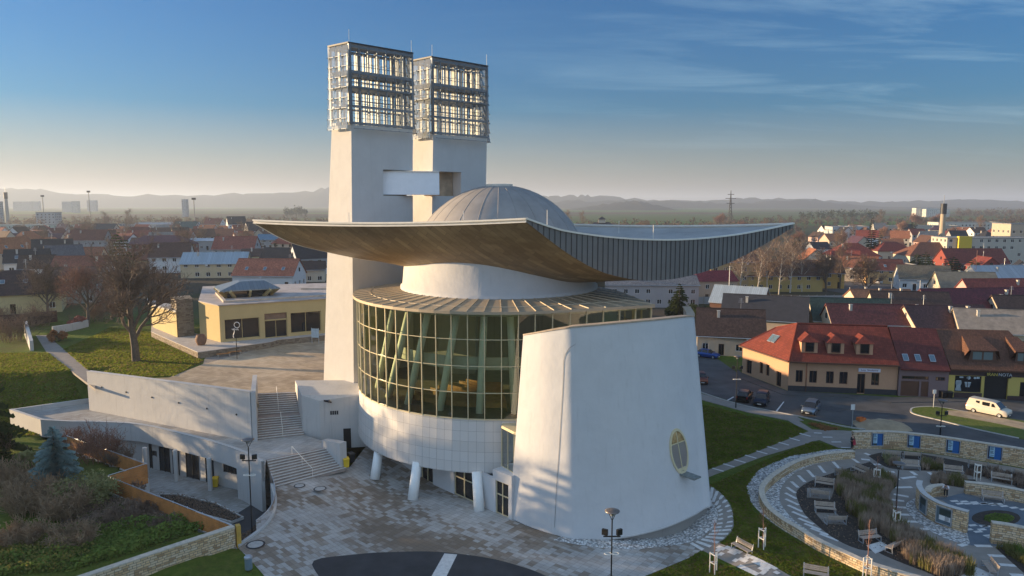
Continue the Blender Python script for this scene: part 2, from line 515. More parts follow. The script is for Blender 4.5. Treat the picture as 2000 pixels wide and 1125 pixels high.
M['upper_paving'] = pavers('upper_paving', ((.3, (.36, .27, .17)), (.5, (.52, .40, .27)), (.62, (.60, .48, .33)), (.8, (.62, .53, .41))), (.9, .6), 25, .04)
M['terrace'] = pavers('terrace_paving', ((.3, (.32, .29, .26)), (.5, (.43, .41, .38)), (.65, (.50, .48, .45)), (.8, (.55, .53, .5))), (.6, .6), 20, .06)
M['court'] = pavers('court_paving', ((.3, (.26, .24, .21)), (.5, (.36, .35, .33)), (.65, (.44, .43, .41)), (.8, (.5, .5, .49))), (.6, .4), 20, .07)
M['steps'] = plain('granite_steps', (.33, .27, .23), .8, 0, .2, 1.2)
M['stone'] = stonework('sandstone_rubble', (.76, .55, .31), (.44, .28, .15), (.86, .72, .52), .5, .19)
M['stone_cap'] = plain('stone_cap', (.56, .48, .38), .9, 0, .2, 3, .2)
M['plinth_stone'] = stonework('dark_rubble', (.28, .23, .17), (.18, .14, .10), (.36, .31, .24), .6, .22)
M['timber'] = plain('orange_timber', (.50, .21, .06), .6, 0, .22, 1.2)
M['poster_blue'] = plain('poster_blue', (.012, .11, .33), .4, 0, .12, .6)
M['poster_pale'] = plain('poster_pale', (.35, .55, .66), .4, 0, .15, .8)
M['poster_ink'] = plain('poster_ink', (.015, .03, .06), .4)
M['bark'] = plain('bark', (.12, .09, .065), .9, 0, .3, 3)
M['twig'] = plain('twig', (.17, .115, .08), .9, 0, .25, .6)
M['twig_red'] = plain('reddish_twig', (.24, .125, .085), .9, 0, .25, .6)
M['birch'] = plain('birch_bark', (.52, .47, .40), .85, 0, .35, 4)
M['birch_twig'] = plain('birch_twig', (.22, .15, .105), .9, 0, .25, .6)
# ================================================================== GROUND
def zA(x, y): return (1340 + x / 2.923, 740 + y / 2.923)
def zB(x, y): return (1640 + x / 3.689, 820 + y / 3.689)
def gpts(pxs, z=0.0): return [at(p[0], p[1], z) for p in pxs]
def xy(ps): return [(p[0], p[1]) for p in ps]
def smooth(path, n=6):
    """Catmull-Rom through 2D/3D points"""
    P = [Vector(p) for p in path]; out = []
    for i in range(len(P) - 1):
        a, b, c, d = P[max(i - 1, 0)], P[i], P[i + 1], P[min(i + 2, len(P) - 1)]
        for k in range(n):
            t = k / n
            out.append(.5 * ((2 * b) + (c - a) * t + (2 * a - 5 * b + 4 * c - d) * t * t + (3 * b - a - 3 * c + d) * t ** 3))
    out.append(P[-1]); return out
def inside(x, y, poly):
    c = False; n = len(poly); j = n - 1
    for i in range(n):
        xi, yi, xj, yj = poly[i][0], poly[i][1], poly[j][0], poly[j][1]
        if (yi > y) != (yj > y) and x < (xj - xi) * (y - yi) / (yj - yi) + xi: c = not c
        j = i
    return c
def segdist(x, y, a, b):
    ax, ay, bx, by = a[0], a[1], b[0], b[1]
    dx, dy = bx - ax, by - ay; L = dx * dx + dy * dy
    t = 0 if L == 0 else max(0, min(1, ((x - ax) * dx + (y - ay) * dy) / L))
    return math.hypot(x - ax - t * dx, y - ay - t * dy)
def polydist(x, y, poly):
    return min(segdist(x, y, poly[i], poly[(i + 1) % len(poly)]) for i in range(len(poly)))
def offs(path, d):
    """2D polyline offset to its left by d"""
    P = [Vector((p[0], p[1])) for p in path]; out = []
    for i, p in enumerate(P):
        t = (P[min(i + 1, len(P) - 1)] - P[max(i - 1, 0)]).normalized()
        out.append((p.x - t.y * d, p.y + t.x * d))
    return out
def wallmesh(mb, path, th, z0, z1, mi=0, capmi=None, caph=.07, capo=.04):
    """a wall of constant thickness along a 2D path; z1 number or list"""
    n = len(path)
    zl = list(z1) if hasattr(z1, '__len__') else [z1] * n
    bl = list(z0) if hasattr(z0, '__len__') else [z0] * n
    A, B = offs(path, th / 2), offs(path, -th / 2)
    vs = []
    for i in range(n):
        vs += [(A[i][0], A[i][1], bl[i]), (A[i][0], A[i][1], zl[i]), (B[i][0], B[i][1], zl[i]), (B[i][0], B[i][1], bl[i])]
    fs = []
    for i in range(n - 1):
        a, b = i * 4, i * 4 + 4
        fs += [(a, a + 1, b + 1, b), (a + 1, a + 2, b + 2, b + 1), (a + 2, a + 3, b + 3, b + 2)]
    fs += [(0, 3, 2, 1), (4 * n - 4, 4 * n - 3, 4 * n - 2, 4 * n - 1)]
    mb.add(vs, fs, mi)
    if capmi is not None:
        wallmesh(mb, path, th + 2 * capo, [z + .002 for z in zl], [z + caph for z in zl], capmi)
def sheet(name, poly, z, mat, th=.4, kind='structure', drape=False):
    if drape:
        bm = bmesh.new(); vs = [bm.verts.new((p[0], p[1], 0)) for p in poly]; bm.faces.new(vs)
        bmesh.ops.triangulate(bm, faces=bm.faces)
        for _ in range(7):
            es = [e for e in bm.edges if e.calc_length() > 1.3]
            if not es: break
            bmesh.ops.subdivide_edges(bm, edges=es, cuts=1); bmesh.ops.triangulate(bm, faces=bm.faces)
        bm.normal_update()
        up_ = sum(f.normal.z * f.calc_area() for f in bm.faces) > 0
        for v_ in bm.verts: v_.co.z = dip(v_.co.x, v_.co.y) + z
        bm.verts.index_update()
        mb = MB(); mb.add([tuple(v_.co) for v_ in bm.verts], [tuple(v_.index for v_ in f.verts) if up_ else tuple(v_.index for v_ in f.verts)[::-1] for f in bm.faces]); bm.free()
        o = mb.build(name, mat); tag(o, kind=kind); return o
    mb = MB(); mb.prism(xy(poly), z - th, z, bottom=False)
    o = mb.build(name, mat); tag(o, kind=kind); return o

# the sunken forecourt and terrace: nothing of the hillside may poke into it
balu = smooth(gpts([(531, 948), (538, 975), (536, 998), (527, 1018), (510, 1036), (487, 1053), (466, 1068)]), 5)
PIT = [(-63.5, 88.6), (-56.1, 93.4), (-54.3, 90.4), (-29.4, 80.4), (-31.4, 85.2), (-26.6, 86.0), (-17, 86.2), (-17, 80.5), (-17.6, 73.3), (-23.5, 68.3)] \
    + xy(balu) + [(-22.9, 56.3), (-39.3, 67.1), (-37.2, 70.4), (-50.9, 79.3), (-56.3, 83.6)]
PLAT = [(-400, 89), (-62, 89.5), (-56.1, 92.6), (-54.3, 89.9), (-29.4, 79.8), (-31.4, 84.8), (-26.6, 85.6), (-17, 85), (-10, 88), (0, 104), (12, 128), (30, 170), (60, 400), (-400, 400)]
def dip(x, y):
    """the plaza falls towards the church doors and rises again to the park lawn"""
    def st(t): t = max(0, min(1, t)); return t * t * (3 - 2 * t)
    return -1.5 * st((x + 22) / 10) * (1 - st((x - 14.5) / 6)) * (1 - st((y - 72) / 9))
def gat(px, py, off=0.0):
    z = 0.0
    for _ in range(12): p = at(px, py, z + off); z = dip(p.x, p.y)
    return at(px, py, z + off)
def hterr(x, y):
    """height of the land"""
    if y > 170:
        base = 5.0 * max(0, min(1, (20 - x) / 60)) * max(0, min(1, (420 - y) / 200))
    else: base = dip(x, y)
    if -130 < x < 70 and 50 < y < 180:
        d = polydist(x, y, PLAT); ins = inside(x, y, PLAT)
        s = d if ins else -d
        w = 1.0 if -56 < x < -12 else (9 if x <= -56 else 14)
        t = max(0, min(1, (s + w * .25) / w)); t = t * t * (3 - 2 * t)
        h = 5 * t
        if x < -24 and not ins: h = max(h, .25)
        if inside(x, y, PIT): return -4.3
        return h if h > .05 else base
    if y <= 180 and x < 0 and y > 89: return 5.0
    return base
def spaced(fine, lo, hi, g=1.16):
    xs = sorted(set(round(v, 3) for v in fine)); s = xs[1] - xs[0]; a = xs[0]
    s = 3.0
    while a > lo: a -= s; s *= g; xs.insert(0, a)
    s = 3.0; a = xs[-1]
    while a < hi: a += s; s *= g; xs.append(a)
    return xs
fx = [-120 + 2.5 * i for i in range(23)] + [-64 + .8 * i for i in range(113)] + [27.5 + 2.5 * i for i in range(26)]
fy = [40 + 2 * i for i in range(7)] + [54 + .8 * i for i in range(54)] + [98 + 2.5 * i for i in range(34)]
XS = spaced(fx, -9000, 9000); YS = spaced(fy, -400, 16000)
m, nt, b = newmat('land')
b.inputs['Roughness'].default_value = .95; b.inputs['Specular IOR Level'].default_value = .1
v = coords(nt)
g1 = noise(nt, v, .09, 6, .65); g2 = noise(nt, v, 1.6, 6, .7); g3 = noise(nt, v, .35, 4, .6)
grass = ramp(nt, g2, ((.25, (.050, .080, .012)), (.5, (.090, .130, .018)), (.72, (.150, .165, .035))))
grass = mixrgb(nt, nmath(nt, 'MULTIPLY', nmath(nt, 'SUBTRACT', g1, .47, True), 3.2, True), grass, (.115, .085, .035))
grass = mixrgb(nt, nmath(nt, 'MULTIPLY', nmath(nt, 'SUBTRACT', g3, .56, True), 2.5, True), grass, (.10, .066, .034))
# farmland: large flat fields beyond the town
vf = coords(nt, scale=(.0011, .0042, 1))
vo = node(nt, 'ShaderNodeTexVoronoi', Scale=1.0, Randomness=.8); nt.links.new(vf, vo.inputs['Vector'])
sp = nt.nodes.new('ShaderNodeSeparateColor'); nt.links.new(vo.outputs['Color'], sp.inputs[0])
field = ramp(nt, sp.outputs[0], ((.15, (.085, .060, .040)), (.4, (.060, .115, .028)), (.6, (.075, .060, .045)), (.85, (.085, .150, .035))))
pos = nt.nodes.new('ShaderNodeSeparateXYZ'); nt.links.new(coords(nt), pos.inputs[0])
far = nmath(nt, 'MULTIPLY', nmath(nt, 'SUBTRACT', pos.outputs[1], 600), .004, True)
town = ramp(nt, noise(nt, v, .03, 5, .6), ((.35, (.055, .060, .028)), (.55, (.075, .062, .045)), (.7, (.05, .045, .04))))
mid = nmath(nt, 'MULTIPLY', nmath(nt, 'SUBTRACT', pos.outputs[1], 135), .03, True)
col = mixrgb(nt, mid, grass, town); col = mixrgb(nt, far, col, field)
nt.links.new(col, b.inputs['Base Color'])
bump(nt, b, noise(nt, v, 5, 6, .75), .9, .12)
M['land'] = m
rows = [[(x, y, hterr(x, y)) for x in XS] for y in YS]
ter = MB().grid(rows).build('ground', M['land'], smooth=True); tag(ter, kind='structure')

# ---------------------------------------------------------------- front plaza, asphalt circle, courtyard
plz = [(675, 916), (536, 953)]
ppl = gpts(plz) + balu[1:] + [gat(*p) for p in ((466, 1072), (520, 1130), (560, 1200), (1140, 1200), (1262, 1125), (1368, 1076), (1398, 1058), (1392, 1000))] + [Vector((18, 71, 0)), Vector((8, 86, 0)), Vector((-8, 90, 0)), Vector((-16.9, 86, 0)), Vector((-16.9, 80.4, 0)), Vector((-17.6, 75, 0))]
sheet('plaza_paving', ppl, .03, M['paving'], drape=True)
circ = smooth([gat(*p) for p in ([(640, 1230), (628, 1140), (613, 1096), (700, 1083), (770, 1079), (840, 1078), (900, 1083), (960, 1092), (1010, 1105), (1062, 1124), (1120, 1160), (1150, 1230)])], 4)
sheet('drop_off_circle', circ, .045, M['dark_asphalt'], drape=True)
sheet('circle_stripe', [gat(*p) for p in ((838, 1135), (868, 1082), (893, 1084), (868, 1135))], .052, M['stripe'], drape=True)
wedge = smooth(gpts([(466, 1072), (500, 1098), (520, 1130), (440, 1160), (470, 1118), (455, 1095)]), 2)
cp = [(-63.5, 88.6), (-52, 90.5), (-29, 80.5), (-24, 74)] + xy(balu) + [(-22.9, 56.3), (-39.3, 67.1), (-37.2, 70.4), (-50.9, 79.3), (-56.3, 83.6)]
sheet('courtyard_paving', cp, -3.1, M['court'], .3)
sheet('courtyard_drive', gpts([(447, 1012), (505, 975), (530, 990), (520, 1022), (470, 1060)], -3.0), -3.07, M['dark_asphalt'], .02)

# stone kerb and glass round the edge of the plaza
# ---------------------------------------------------------------- upper plaza, lawn path, steps
up = [Vector((-52, 91.5, 0)), Vector((-29.2, 80.6, 0)), Vector((-31.3, 85.15, 0)), Vector((-26.6, 85.9, 0)), Vector((-16, 86.2, 0)), Vector((-2, 101, 0)), Vector((-2, 140, 0))] + gpts([(640, 640), (530, 677), (470, 692), (396, 712), (330, 738)], 5)
sheet('upper_plaza', up, 5.05, M['upper_paving'], .5)
sheet('building_apron', gpts([(396, 713), (470, 691), (545, 675), (640, 655), (640, 640), (540, 655), (440, 678), (400, 700)], 5), 5.02, M['path'], .3)
sheet('lawn_path', gpts([(70, 655), (92, 655), (124, 682), (186, 735), (186, 760), (90, 687)], 5), 5.03, M['path'], .3)

# ---------------------------------------------------------------- street and pavements on the right
st = gpts([(1300, 640), (1385, 690), (1440, 728), (1535, 764), (1750, 776), (1850, 776), (2010, 772), (2400, 760), (2500, 1000), (2000, 890), (1900, 868), (1760, 845), (1690, 838), (1560, 812), (1450, 790), (1372, 766), (1300, 740)])
sheet('street', st, .035, M['asphalt'], .3)
sheet('far_street', gpts([(1560, 545), (1640, 548), (1760, 552), (1870, 572), (1900, 592), (1800, 600), (1700, 582), (1600, 565)]), .04, M['asphalt'], .3)
M['patch'] = plain('asphalt_patch', (.055, .055, .058), .9, 0, .2, 2)
for q in ([(1600, 790), (1660, 800), (1640, 806), (1585, 797)], [(1700, 800), (1760, 806), (1752, 812), (1690, 806)], [(1450, 752), (1500, 764), (1488, 770), (1440, 757)], [(1880, 792), (1990, 800), (1985, 805), (1875, 796)]): sheet('street_patch', gpts(q), .040, M['patch'], .01)
for q in ([(1608, 772), (1618, 771), (1622, 774), (1612, 775)], [(1690, 822), (1706, 821), (1712, 825), (1695, 826)], [(1405, 790), (1432, 775), (1434, 776), (1408, 791)], [(1515, 803), (1530, 785), (1532, 785), (1518, 804)]): sheet('road_marking', gpts(q), .042, M['white_paint'], .008)
def kerb(name, pxs, w=.22, h=.13, sm=5):
    pth = smooth(gpts(pxs), sm); mb = MB(); wallmesh(mb, xy(pth), w, -.1, h); o = mb.build(name, M['kerb'], fix=True); tag(o, kind='structure')
kerb('street_kerb', [(1300, 742), (1372, 768), (1450, 792), (1560, 814), (1640, 832), (1690, 840)])
sheet('street_pavement', gpts([(1300, 746), (1372, 770), (1450, 793), (1552, 812), (1570, 822), (1540, 822), (1460, 806), (1372, 782), (1300, 760)]), .06, M['path'], .1)
sheet('house_pavement', gpts([(1440, 722), (1448, 729), (1536, 764), (1750, 777), (1850, 777), (2060, 772), (2060, 779), (1850, 786), (1740, 787), (1640, 776), (1530, 772), (1440, 738)]), .11, M['asphalt'], .2)
isl = smooth(gpts([(1779, 804), (1787, 797), (1830, 796), (1890, 806), (1960, 817), (2060, 838), (2100, 880), (1990, 857), (1900, 838), (1840, 823), (1790, 811), (1779, 804)]), 4)[:-1]
M['island'] = leafy('island_turf', ((.06, .09, .014), (.11, .14, .025), (.17, .14, .05)), 2.5, trans=0)
sheet('grass_island', isl, .12, M['island'], .2)
kerb('island_kerb', [(1890, 806), (1830, 796), (1787, 797), (1779, 804), (1790, 811), (1840, 823), (1900, 838), (1990, 857)])
M['dirt'] = plain('sandy_dirt', (.36, .27, .17), .95, 0, .25, .8, .3)
sheet('island_track', smooth(gpts([(1850, 803), (1900, 806), (1975, 822), (2060, 842), (2060, 862), (1990, 838), (1900, 820), (1850, 811), (1850, 803)]), 3)[:-1], .128, M['dirt'], .02)

# ---------------------------------------------------------------- park with the stone spiral
ringp = smooth(gpts([zA(*p) for p in ((957, 412), (800, 427), (650, 462), (520, 532), (445, 600), (432, 650), (465, 722), (545, 792), (645, 852), (760, 922), (900, 987), (1050, 1052), (1250, 1112), (1500, 1180))], .8), 5)
m, nt, b = newmat('pebbles')
b.inputs['Roughness'].default_value = .85
v = coords(nt); vo = node(nt, 'ShaderNodeTexVoronoi', Scale=5.0); nt.links.new(v, vo.inputs['Vector'])
sp = nt.nodes.new('ShaderNodeSeparateColor'); nt.links.new(vo.outputs['Color'], sp.inputs[0])
pc = ramp(nt, sp.outputs[0], ((.1, (.40, .385, .36)), (.45, (.62, .60, .57)), (.8, (.82, .80, .77)), (1, (.55, .46, .38))))
pc = mixrgb(nt, nmath(nt, 'MULTIPLY', nmath(nt, 'SUBTRACT', vo.outputs['Distance'], .34), 2.4, True), pc, (.20, .19, .18))
nt.links.new(pc, b.inputs['Base Color']); bump(nt, b, vo.outputs['Distance'], -.8, .06)
M['pebbles'] = m
park = [at(*zA(*p)) for p in ((960, 405), (1000, 395), (1200, 408), (1400, 428), (1600, 458), (1929, 515), (2300, 570), (2600, 1300), (1500, 1300))] + [Vector((p[0], p[1], 0)) for p in ringp[::-1]]
sheet('park_paving', park, .03, M['path'], .3)
pebo = smooth([gat(*zA(*p)) for p in ((957, 404), (760, 406), (560, 452), (430, 512), (350, 600), (360, 682), (420, 762), (520, 842), (650, 922), (800, 1002), (950, 1072), (1060, 1125), (1250, 1200))], 5)
sheet('outer_pebbles', pebo + [Vector((p[0], p[1], 0)) for p in ringp[::-1]][6:], .022, M['pebbles'], drape=True)
pebi = smooth(gpts([zA(*p) for p in ((985, 440), (800, 470), (650, 522), (565, 590), (533, 660), (552, 732), (620, 810), (700, 868))]), 5)
sheet('inner_pebbles', pebi + [Vector((p[0], p[1], 0)) for p in ringp[2:42]][::-1], .036, M['pebbles'], .05)
# path from the church to the street
sheet('striped_path', [gat(*zA(*p)) for p in ((100, 532), (400, 418), (700, 300), (620, 262), (560, 225), (590, 205), (720, 290), (900, 296), (960, 300), (960, 400), (870, 395), (760, 350), (440, 445), (110, 572))], .03, M['path'], drape=True)
sb = MB()
def stripe(a, b, w):
    a, b = Vector(a), Vector(b); d = (b - a).normalized(); n = Vector((-d.y, d.x, 0)) * w / 2
    q = [a - n, b - n, b + n, a + n]; sb.add([(p.x, p.y, dip(p.x, p.y) + .034) for p in q], [(0, 1, 2, 3)])
def stripes(pairs, w=.28):
    for a, b in pairs: stripe(gat(*zA(*a)), gat(*zA(*b)), w)
stripes([((60, 565), (110, 585))] + [((150 + 62 * i, 512 - 25 * i), (215 + 62 * i, 530 - 25 * i)) for i in range(9)] + [((730, 310), (775, 312)), ((780, 334), (835, 335)), ((830, 362), (885, 362)), ((885, 394), (940, 394))])
sb.build('path_stripes', M['stripe'], M=Matrix.Translation((0, 0, .012))).__setitem__('kind', 'structure')
# radial stripes of the ring path and the others
sb = MB()
inn = smooth(gpts([zA(*p) for p in ((1045, 470), (850, 530), (720, 580), (640, 640), (648, 705), (690, 780), (760, 850), (850, 912), (980, 980))]), 6)
out2 = smooth(gpts([zA(*p) for p in ((985, 440), (800, 472), (665, 522), (580, 590), (548, 655), (566, 725), (630, 800), (700, 852), (800, 915))]), 6)
for i in range(2, len(inn) - 4, 3):
    a, c_ = out2[i], inn[i]; stripe(a.lerp(c_, .18), a.lerp(c_, .86), .34)
for a, c_ in (((1000, 460), (1050, 465)), ((1020, 425), (1055, 440)), ((1050, 490), (1110, 490)), ((1115, 530), (1190, 533)), ((1170, 572), (1220, 575)), ((1230, 570), (1310, 560)),
              ((1285, 530), (1315, 552)), ((1385, 535), (1415, 555)), ((1190, 622), (1290, 620)), ((1185, 660), (1270, 675)), ((1165, 690), (1245, 700)), ((1180, 732), (1260, 738)), ((1200, 775), (1275, 778)),
              ((1235, 815), (1325, 818)), ((1340, 860), (1390, 858)), ((1560, 955), (1600, 945)), ((1650, 955), (1745, 957)), ((1725, 1010), (1820, 1015)), ((1790, 1062), (1895, 1070)), ((1850, 1120), (1929, 1125))):
    stripe(at(*zA(*a)), at(*zA(*c_)), .42)
sb.build('ring_stripes', M['stripe'], M=Matrix.Translation((0, 0, .006))).__setitem__('kind', 'structure')
# blue-grey inner court of the spiral with loose pale slabs
m = plain('spiral_court', (.115, .14, .165), .7, 0, .15, 1)
sheet('spiral_court', smooth(gpts([zB(*p) for p in ((660, 560), (760, 560), (900, 530), (1000, 560), (1200, 590), (1400, 620), (1400, 900), (1090, 910), (920, 900), (900, 830), (800, 620), (660, 560))]), 3)[:-1], .036, m, .01)
sb = MB()
for r_, (x0, y0, x1, y1, n) in enumerate(((800, 590, 1300, 650, 8), (840, 608, 1120, 612, 6), (930, 765, 1060, 850, 3), (900, 795, 1040, 840, 3), (1010, 770, 1030, 772, 2))):
    for k in range(n):
        x = x0 + (x1 - x0) * k / max(n - 1, 1); y = y0 + (y1 - y0) * (k / max(n - 1, 1)) ** 1.5
        a = at(*zB(x, y)); stripe(a, a + Vector((.75, .12, 0)), .34)
sb.build('court_slabs', M['stripe'], M=Matrix.Translation((0, 0, .010))).__setitem__('kind', 'structure')
M['soil'] = plain('bed_soil', (.045, .034, .026), .95, 0, .45, 2.5, .6)
def bed(name, pxs, z=.045): return sheet(name, smooth(gpts(pxs + pxs[:1]), 3)[:-1], z, M['soil'], .05)
BED1 = [zA(*p) for p in ((1050, 475), (860, 532), (700, 590), (632, 645), (642, 705), (676, 772), (730, 822), (850, 915), (985, 975), (1080, 985), (1130, 1010), (1250, 1060), (1420, 1125), (1500, 1180), (1750, 1180), (1640, 1060), (1500, 985), (1300, 905), (1190, 815), (1155, 700), (1165, 640), (1205, 608), (1140, 545))]
BED2 = [zA(*p) for p in ((1040, 440), (1130, 420), (1250, 418), (1450, 450), (1700, 500), (1929, 560), (1929, 640), (1860, 605), (1700, 560), (1450, 530), (1230, 520), (1130, 500))]
BED3 = [zA(1770 + 140 * math.cos(t * math.pi / 6), 797 + 45 * math.sin(t * math.pi / 6)) for t in range(12)]
BED4 = [zA(*p) for p in ((1765, 965), (1860, 965), (1929, 985), (2050, 1040), (2050, 1190), (1940, 1120))]
BED5 = [zA(*p) for p in ((1395, 575), (1440, 560), (1560, 575), (1660, 580), (1610, 625), (1500, 610), (1400, 600))]
for nme, bd, zz in (('grass_bed', BED1, .045), ('back_bed', BED2, .047), ('round_bed', BED3, .049), ('side_bed', BED4, .046), ('spiral_bed', BED5, .048)): bed(nme, bd, zz)
# paved bays between facing benches
bays = [((690, 625), (850, 625), (825, 690), (690, 680)), ((735, 765), (860, 770), (915, 835), (790, 830)), ((1030, 955), (1110, 930), (1170, 965), (1080, 1000)), ((1490, 1090), (1640, 1070), (1760, 1125), (1600, 1150)), ((1225, 455), (1340, 465), (1335, 520), (1225, 515))]
for i, q in enumerate(bays): sheet('bench_bay', gpts([zA(*p) for p in q]), .053 + .001 * i, M['stripe'] if i in (2, 3) else M['path'], .02)
# gravel skirt and striped path round the foot of the shield wall
gr = smooth([gat(*p) for p in ((1080, 1056), (1150, 1068), (1230, 1074), (1310, 1066), (1376, 1046), (1404, 1012), (1403, 982))], 4)
sheet('shell_gravel', gr + [Vector((19, 72, 0)), Vector((9, 65, 0))], .05, M['pebbles'], drape=True)
cur = smooth([gat(*p) for p in ((1388, 950), (1412, 968), (1428, 992), (1433, 1020), (1428, 1040), (1405, 1062), (1370, 1078))], 5)
cui = smooth([gat(*p) for p in ((1386, 975), (1396, 990), (1402, 1005), (1398, 1025), (1385, 1042), (1368, 1054), (1345, 1062))], 5)
sheet('curved_path', cur + cui[::-1], .06, M['path'], drape=True)
sb = MB()
for i in range(1, len(cur) - 1, 2): stripe(cur[i].lerp(cui[i], .06), cur[i].lerp(cui[i], .94), .30)
u0, u1, l0, l1 = gat(1405, 1063), gat(1542, 1125), gat(1367, 1073), gat(1473, 1125)
for k in range(16):
    for j in range(5):
        if rnd.random() < .42:
            t = (k + .5) / 16; s_ = (j + .5) / 5; a = u0.lerp(u1, t).lerp(l0.lerp(l1, t), s_); d = (u1 - u0).normalized(); stripe(a - d * .22, a + d * .22, .40)
sb.build('curved_path_stripes', M['stripe'], M=Matrix.Translation((0, 0, .045))).__setitem__('kind', 'structure')
sheet('garden_path', [gat(*p) for p in ((1364, 1072), (1405, 1062), (1542, 1125), (1620, 1160), (1540, 1160), (1473, 1125))], .055, M['path'], drape=True)
# ================================================================== THE CHURCH
church = empty('church', (-1.5, 84.2, 0), 0, 'white round church with glass drum, dome and wide sagging saucer roof on the plaza', 'church')
ML = Matrix.Translation((1.5, -84.2, 0))          # world coordinates -> the church's own
def cpart(mb, name, mat, parent=None, smooth=False, fix=False):
    return mb.build(name, mat, parent or church, smooth, fix, M=ML)
CX, CY = -1.5, 84.2
Z_RIM, Z_SILL, Z_HEAD, Z_RING = 1.75, 7.1, 17.6, 17.75
def pol(r, a): return Vector((CX + r * math.cos(a), CY + r * math.sin(a)))
def ringpts(r):
    """plan of the drum: facets of a circle, then a straight glazed run to a corner on the right"""
    out = []
    a0, a1 = R(130), R(283)
    n = 27
    for i in range(n + 1): out.append(pol(r, a0 + (a1 - a0) * i / n))
    k = r / 16.5
    for t in range(1, 8):
        p0, p1 = out[n], Vector((14.2, 72.4)) + (pol(r, R(315)) - pol(16.5, R(315)))
        out.append(p0.lerp(p1, t / 7))
    for i in range(1, 5): out.append(Vector((14.2 + (r - 16.5) * .7, 72.4)).lerp(Vector((12.5, 84)), i / 4))
    return out
OUT = ringpts(16.5)
# --- glazed drum
gl, mu = MB(), MB()
rows_z = [Z_SILL + (Z_HEAD - Z_SILL) * i / 4 for i in range(5)]
for i in range(len(OUT) - 1):
    a, c_ = OUT[i], OUT[i + 1]
    for k in range(4):
        gl.quad((a.x, a.y, rows_z[k]), (c_.x, c_.y, rows_z[k]), (c_.x, c_.y, rows_z[k + 1]), (a.x, a.y, rows_z[k + 1]))
    d3 = Vector((a.x - CX, a.y - CY, 0)).normalized()
    mu.bar((a.x, a.y, Z_SILL - .06), (a.x, a.y, Z_HEAD + .1), .075, .20, up=d3)
    for k in range(5):
        ex = .0 if 0 < k < 4 else .06
        mu.bar(Vector((a.x, a.y, rows_z[k])), Vector((c_.x, c_.y, rows_z[k])), .14, .06 + ex)
gw = cpart(gl, 'glass_wall', M['glass'])
cpart(mu, 'mullions', M['mullion'], gw, fix=True)
# --- pale panel band under the glass
m, nt, b = newmat('panel_band')
b.inputs['Roughness'].default_value = .45; b.inputs['Specular IOR Level'].default_value = .4
br = node(nt, 'ShaderNodeTexBrick', Scale=1.0); br.offset = 0
br.inputs['Brick Width'].default_value = .82; br.inputs['Row Height'].default_value = 1.02
br.inputs['Mortar Size'].default_value = .012; br.inputs['Mortar Smooth'].default_value = .1
br.inputs['Color1'].default_value = (.60, .57, .53, 1); br.inputs['Color2'].default_value = (.66, .63, .59, 1); br.inputs['Mortar'].default_value = (.30, .28, .26, 1)
nt.links.new(coords(nt, 'UV'), br.inputs['Vector']); nt.links.new(br.outputs['Color'], b.inputs['Base Color'])
M['panels'] = m
pb = MB(); OB = ringpts(16.75)
for i in range(len(OUT) - 1):
    a, c_ = OUT[i], OUT[i + 1]; a2, c2 = OB[i], OB[i + 1]
    pb.quad((a2.x, a2.y, Z_RIM), (c2.x, c2.y, Z_RIM), (c_.x, c_.y, Z_SILL), (a.x, a.y, Z_SILL))
band = cpart(pb, 'panel_band', M['panels'])
sf = MB(); sf.prism([(p.x, p.y) for p in ringpts(16.6)], Z_RIM + .1, Z_RIM + .4); cpart(sf, 'drum_underside', M['concrete'])
# --- ring roof from the glass head up to the neck
rr, rs = MB(), MB()
OR = ringpts(16.95)
NR, NZ = 11.6, 18.25
nk = [pol(NR, math.atan2(p.y - CY, p.x - CX)) for p in OR]
for i in range(len(OR) - 1):
    a, c_, e, f_ = OR[i], OR[i + 1], nk[i + 1], nk[i]
    rr.quad((a.x, a.y, Z_RING), (c_.x, c_.y, Z_RING), (e.x, e.y, NZ), (f_.x, f_.y, NZ))
    rr.quad((a.x, a.y, Z_RING - .28), (c_.x, c_.y, Z_RING - .28), (c_.x, c_.y, Z_RING), (a.x, a.y, Z_RING))
    rr.quad((OUT[i].x, OUT[i].y, Z_RING - .28), (OUT[i + 1].x, OUT[i + 1].y, Z_RING - .28), (c_.x, c_.y, Z_RING - .28), (a.x, a.y, Z_RING - .28))
    rs.bar((a.x, a.y, Z_RING + .03), (f_.x, f_.y, NZ + .03), .06, .09)
    m1, m2 = a.lerp(f_, .36), c_.lerp(e, .36); zz = Z_RING + (NZ - Z_RING) * .36
    rs.bar((m1.x, m1.y, zz + .02), (m2.x, m2.y, zz + .02), .06, .06)
ro = cpart(rr, 'ring_roof', M['ring_roof'], fix=False)
cpart(rs, 'standing_ribs', plain('rib_sheet', (.52, .43, .30), .5), ro, fix=True)
# --- neck, dome
nb = MB(); nb.lathe([(NR - .05, NZ - .3), (NR - .05, NZ + .35), (NR - .25, NZ + .36), (NR - .75, 23.6)], 72, (CX, CY, 0))
cpart(nb, 'neck_wall', M['white_wall'], smooth=True)
db = MB()
prof = [(10.6 * math.sin(t), 19.5 + 10.6 * math.cos(t)) for t in [R(70 - i * 5) for i in range(13)]]
db.lathe(prof, 56, (CX, CY, 0))
dome = cpart(db, 'dome', M['zinc'], smooth=True)
cap = MB(); cap.lathe([(1.55, 29.9), (1.6, 30.2), (0, 30.25)], 24, (CX, CY, 0)); cpart(cap, 'dome_cap', M['trim'], dome)
rb = MB()
for k in range(24):
    t = 2 * math.pi * k / 24
    rb.tube([(CX + r * math.cos(t), CY + r * math.sin(t), z + .0) for r, z in prof], .03, 4)
cpart(rb, 'dome_ribs', M['zinc'], dome)
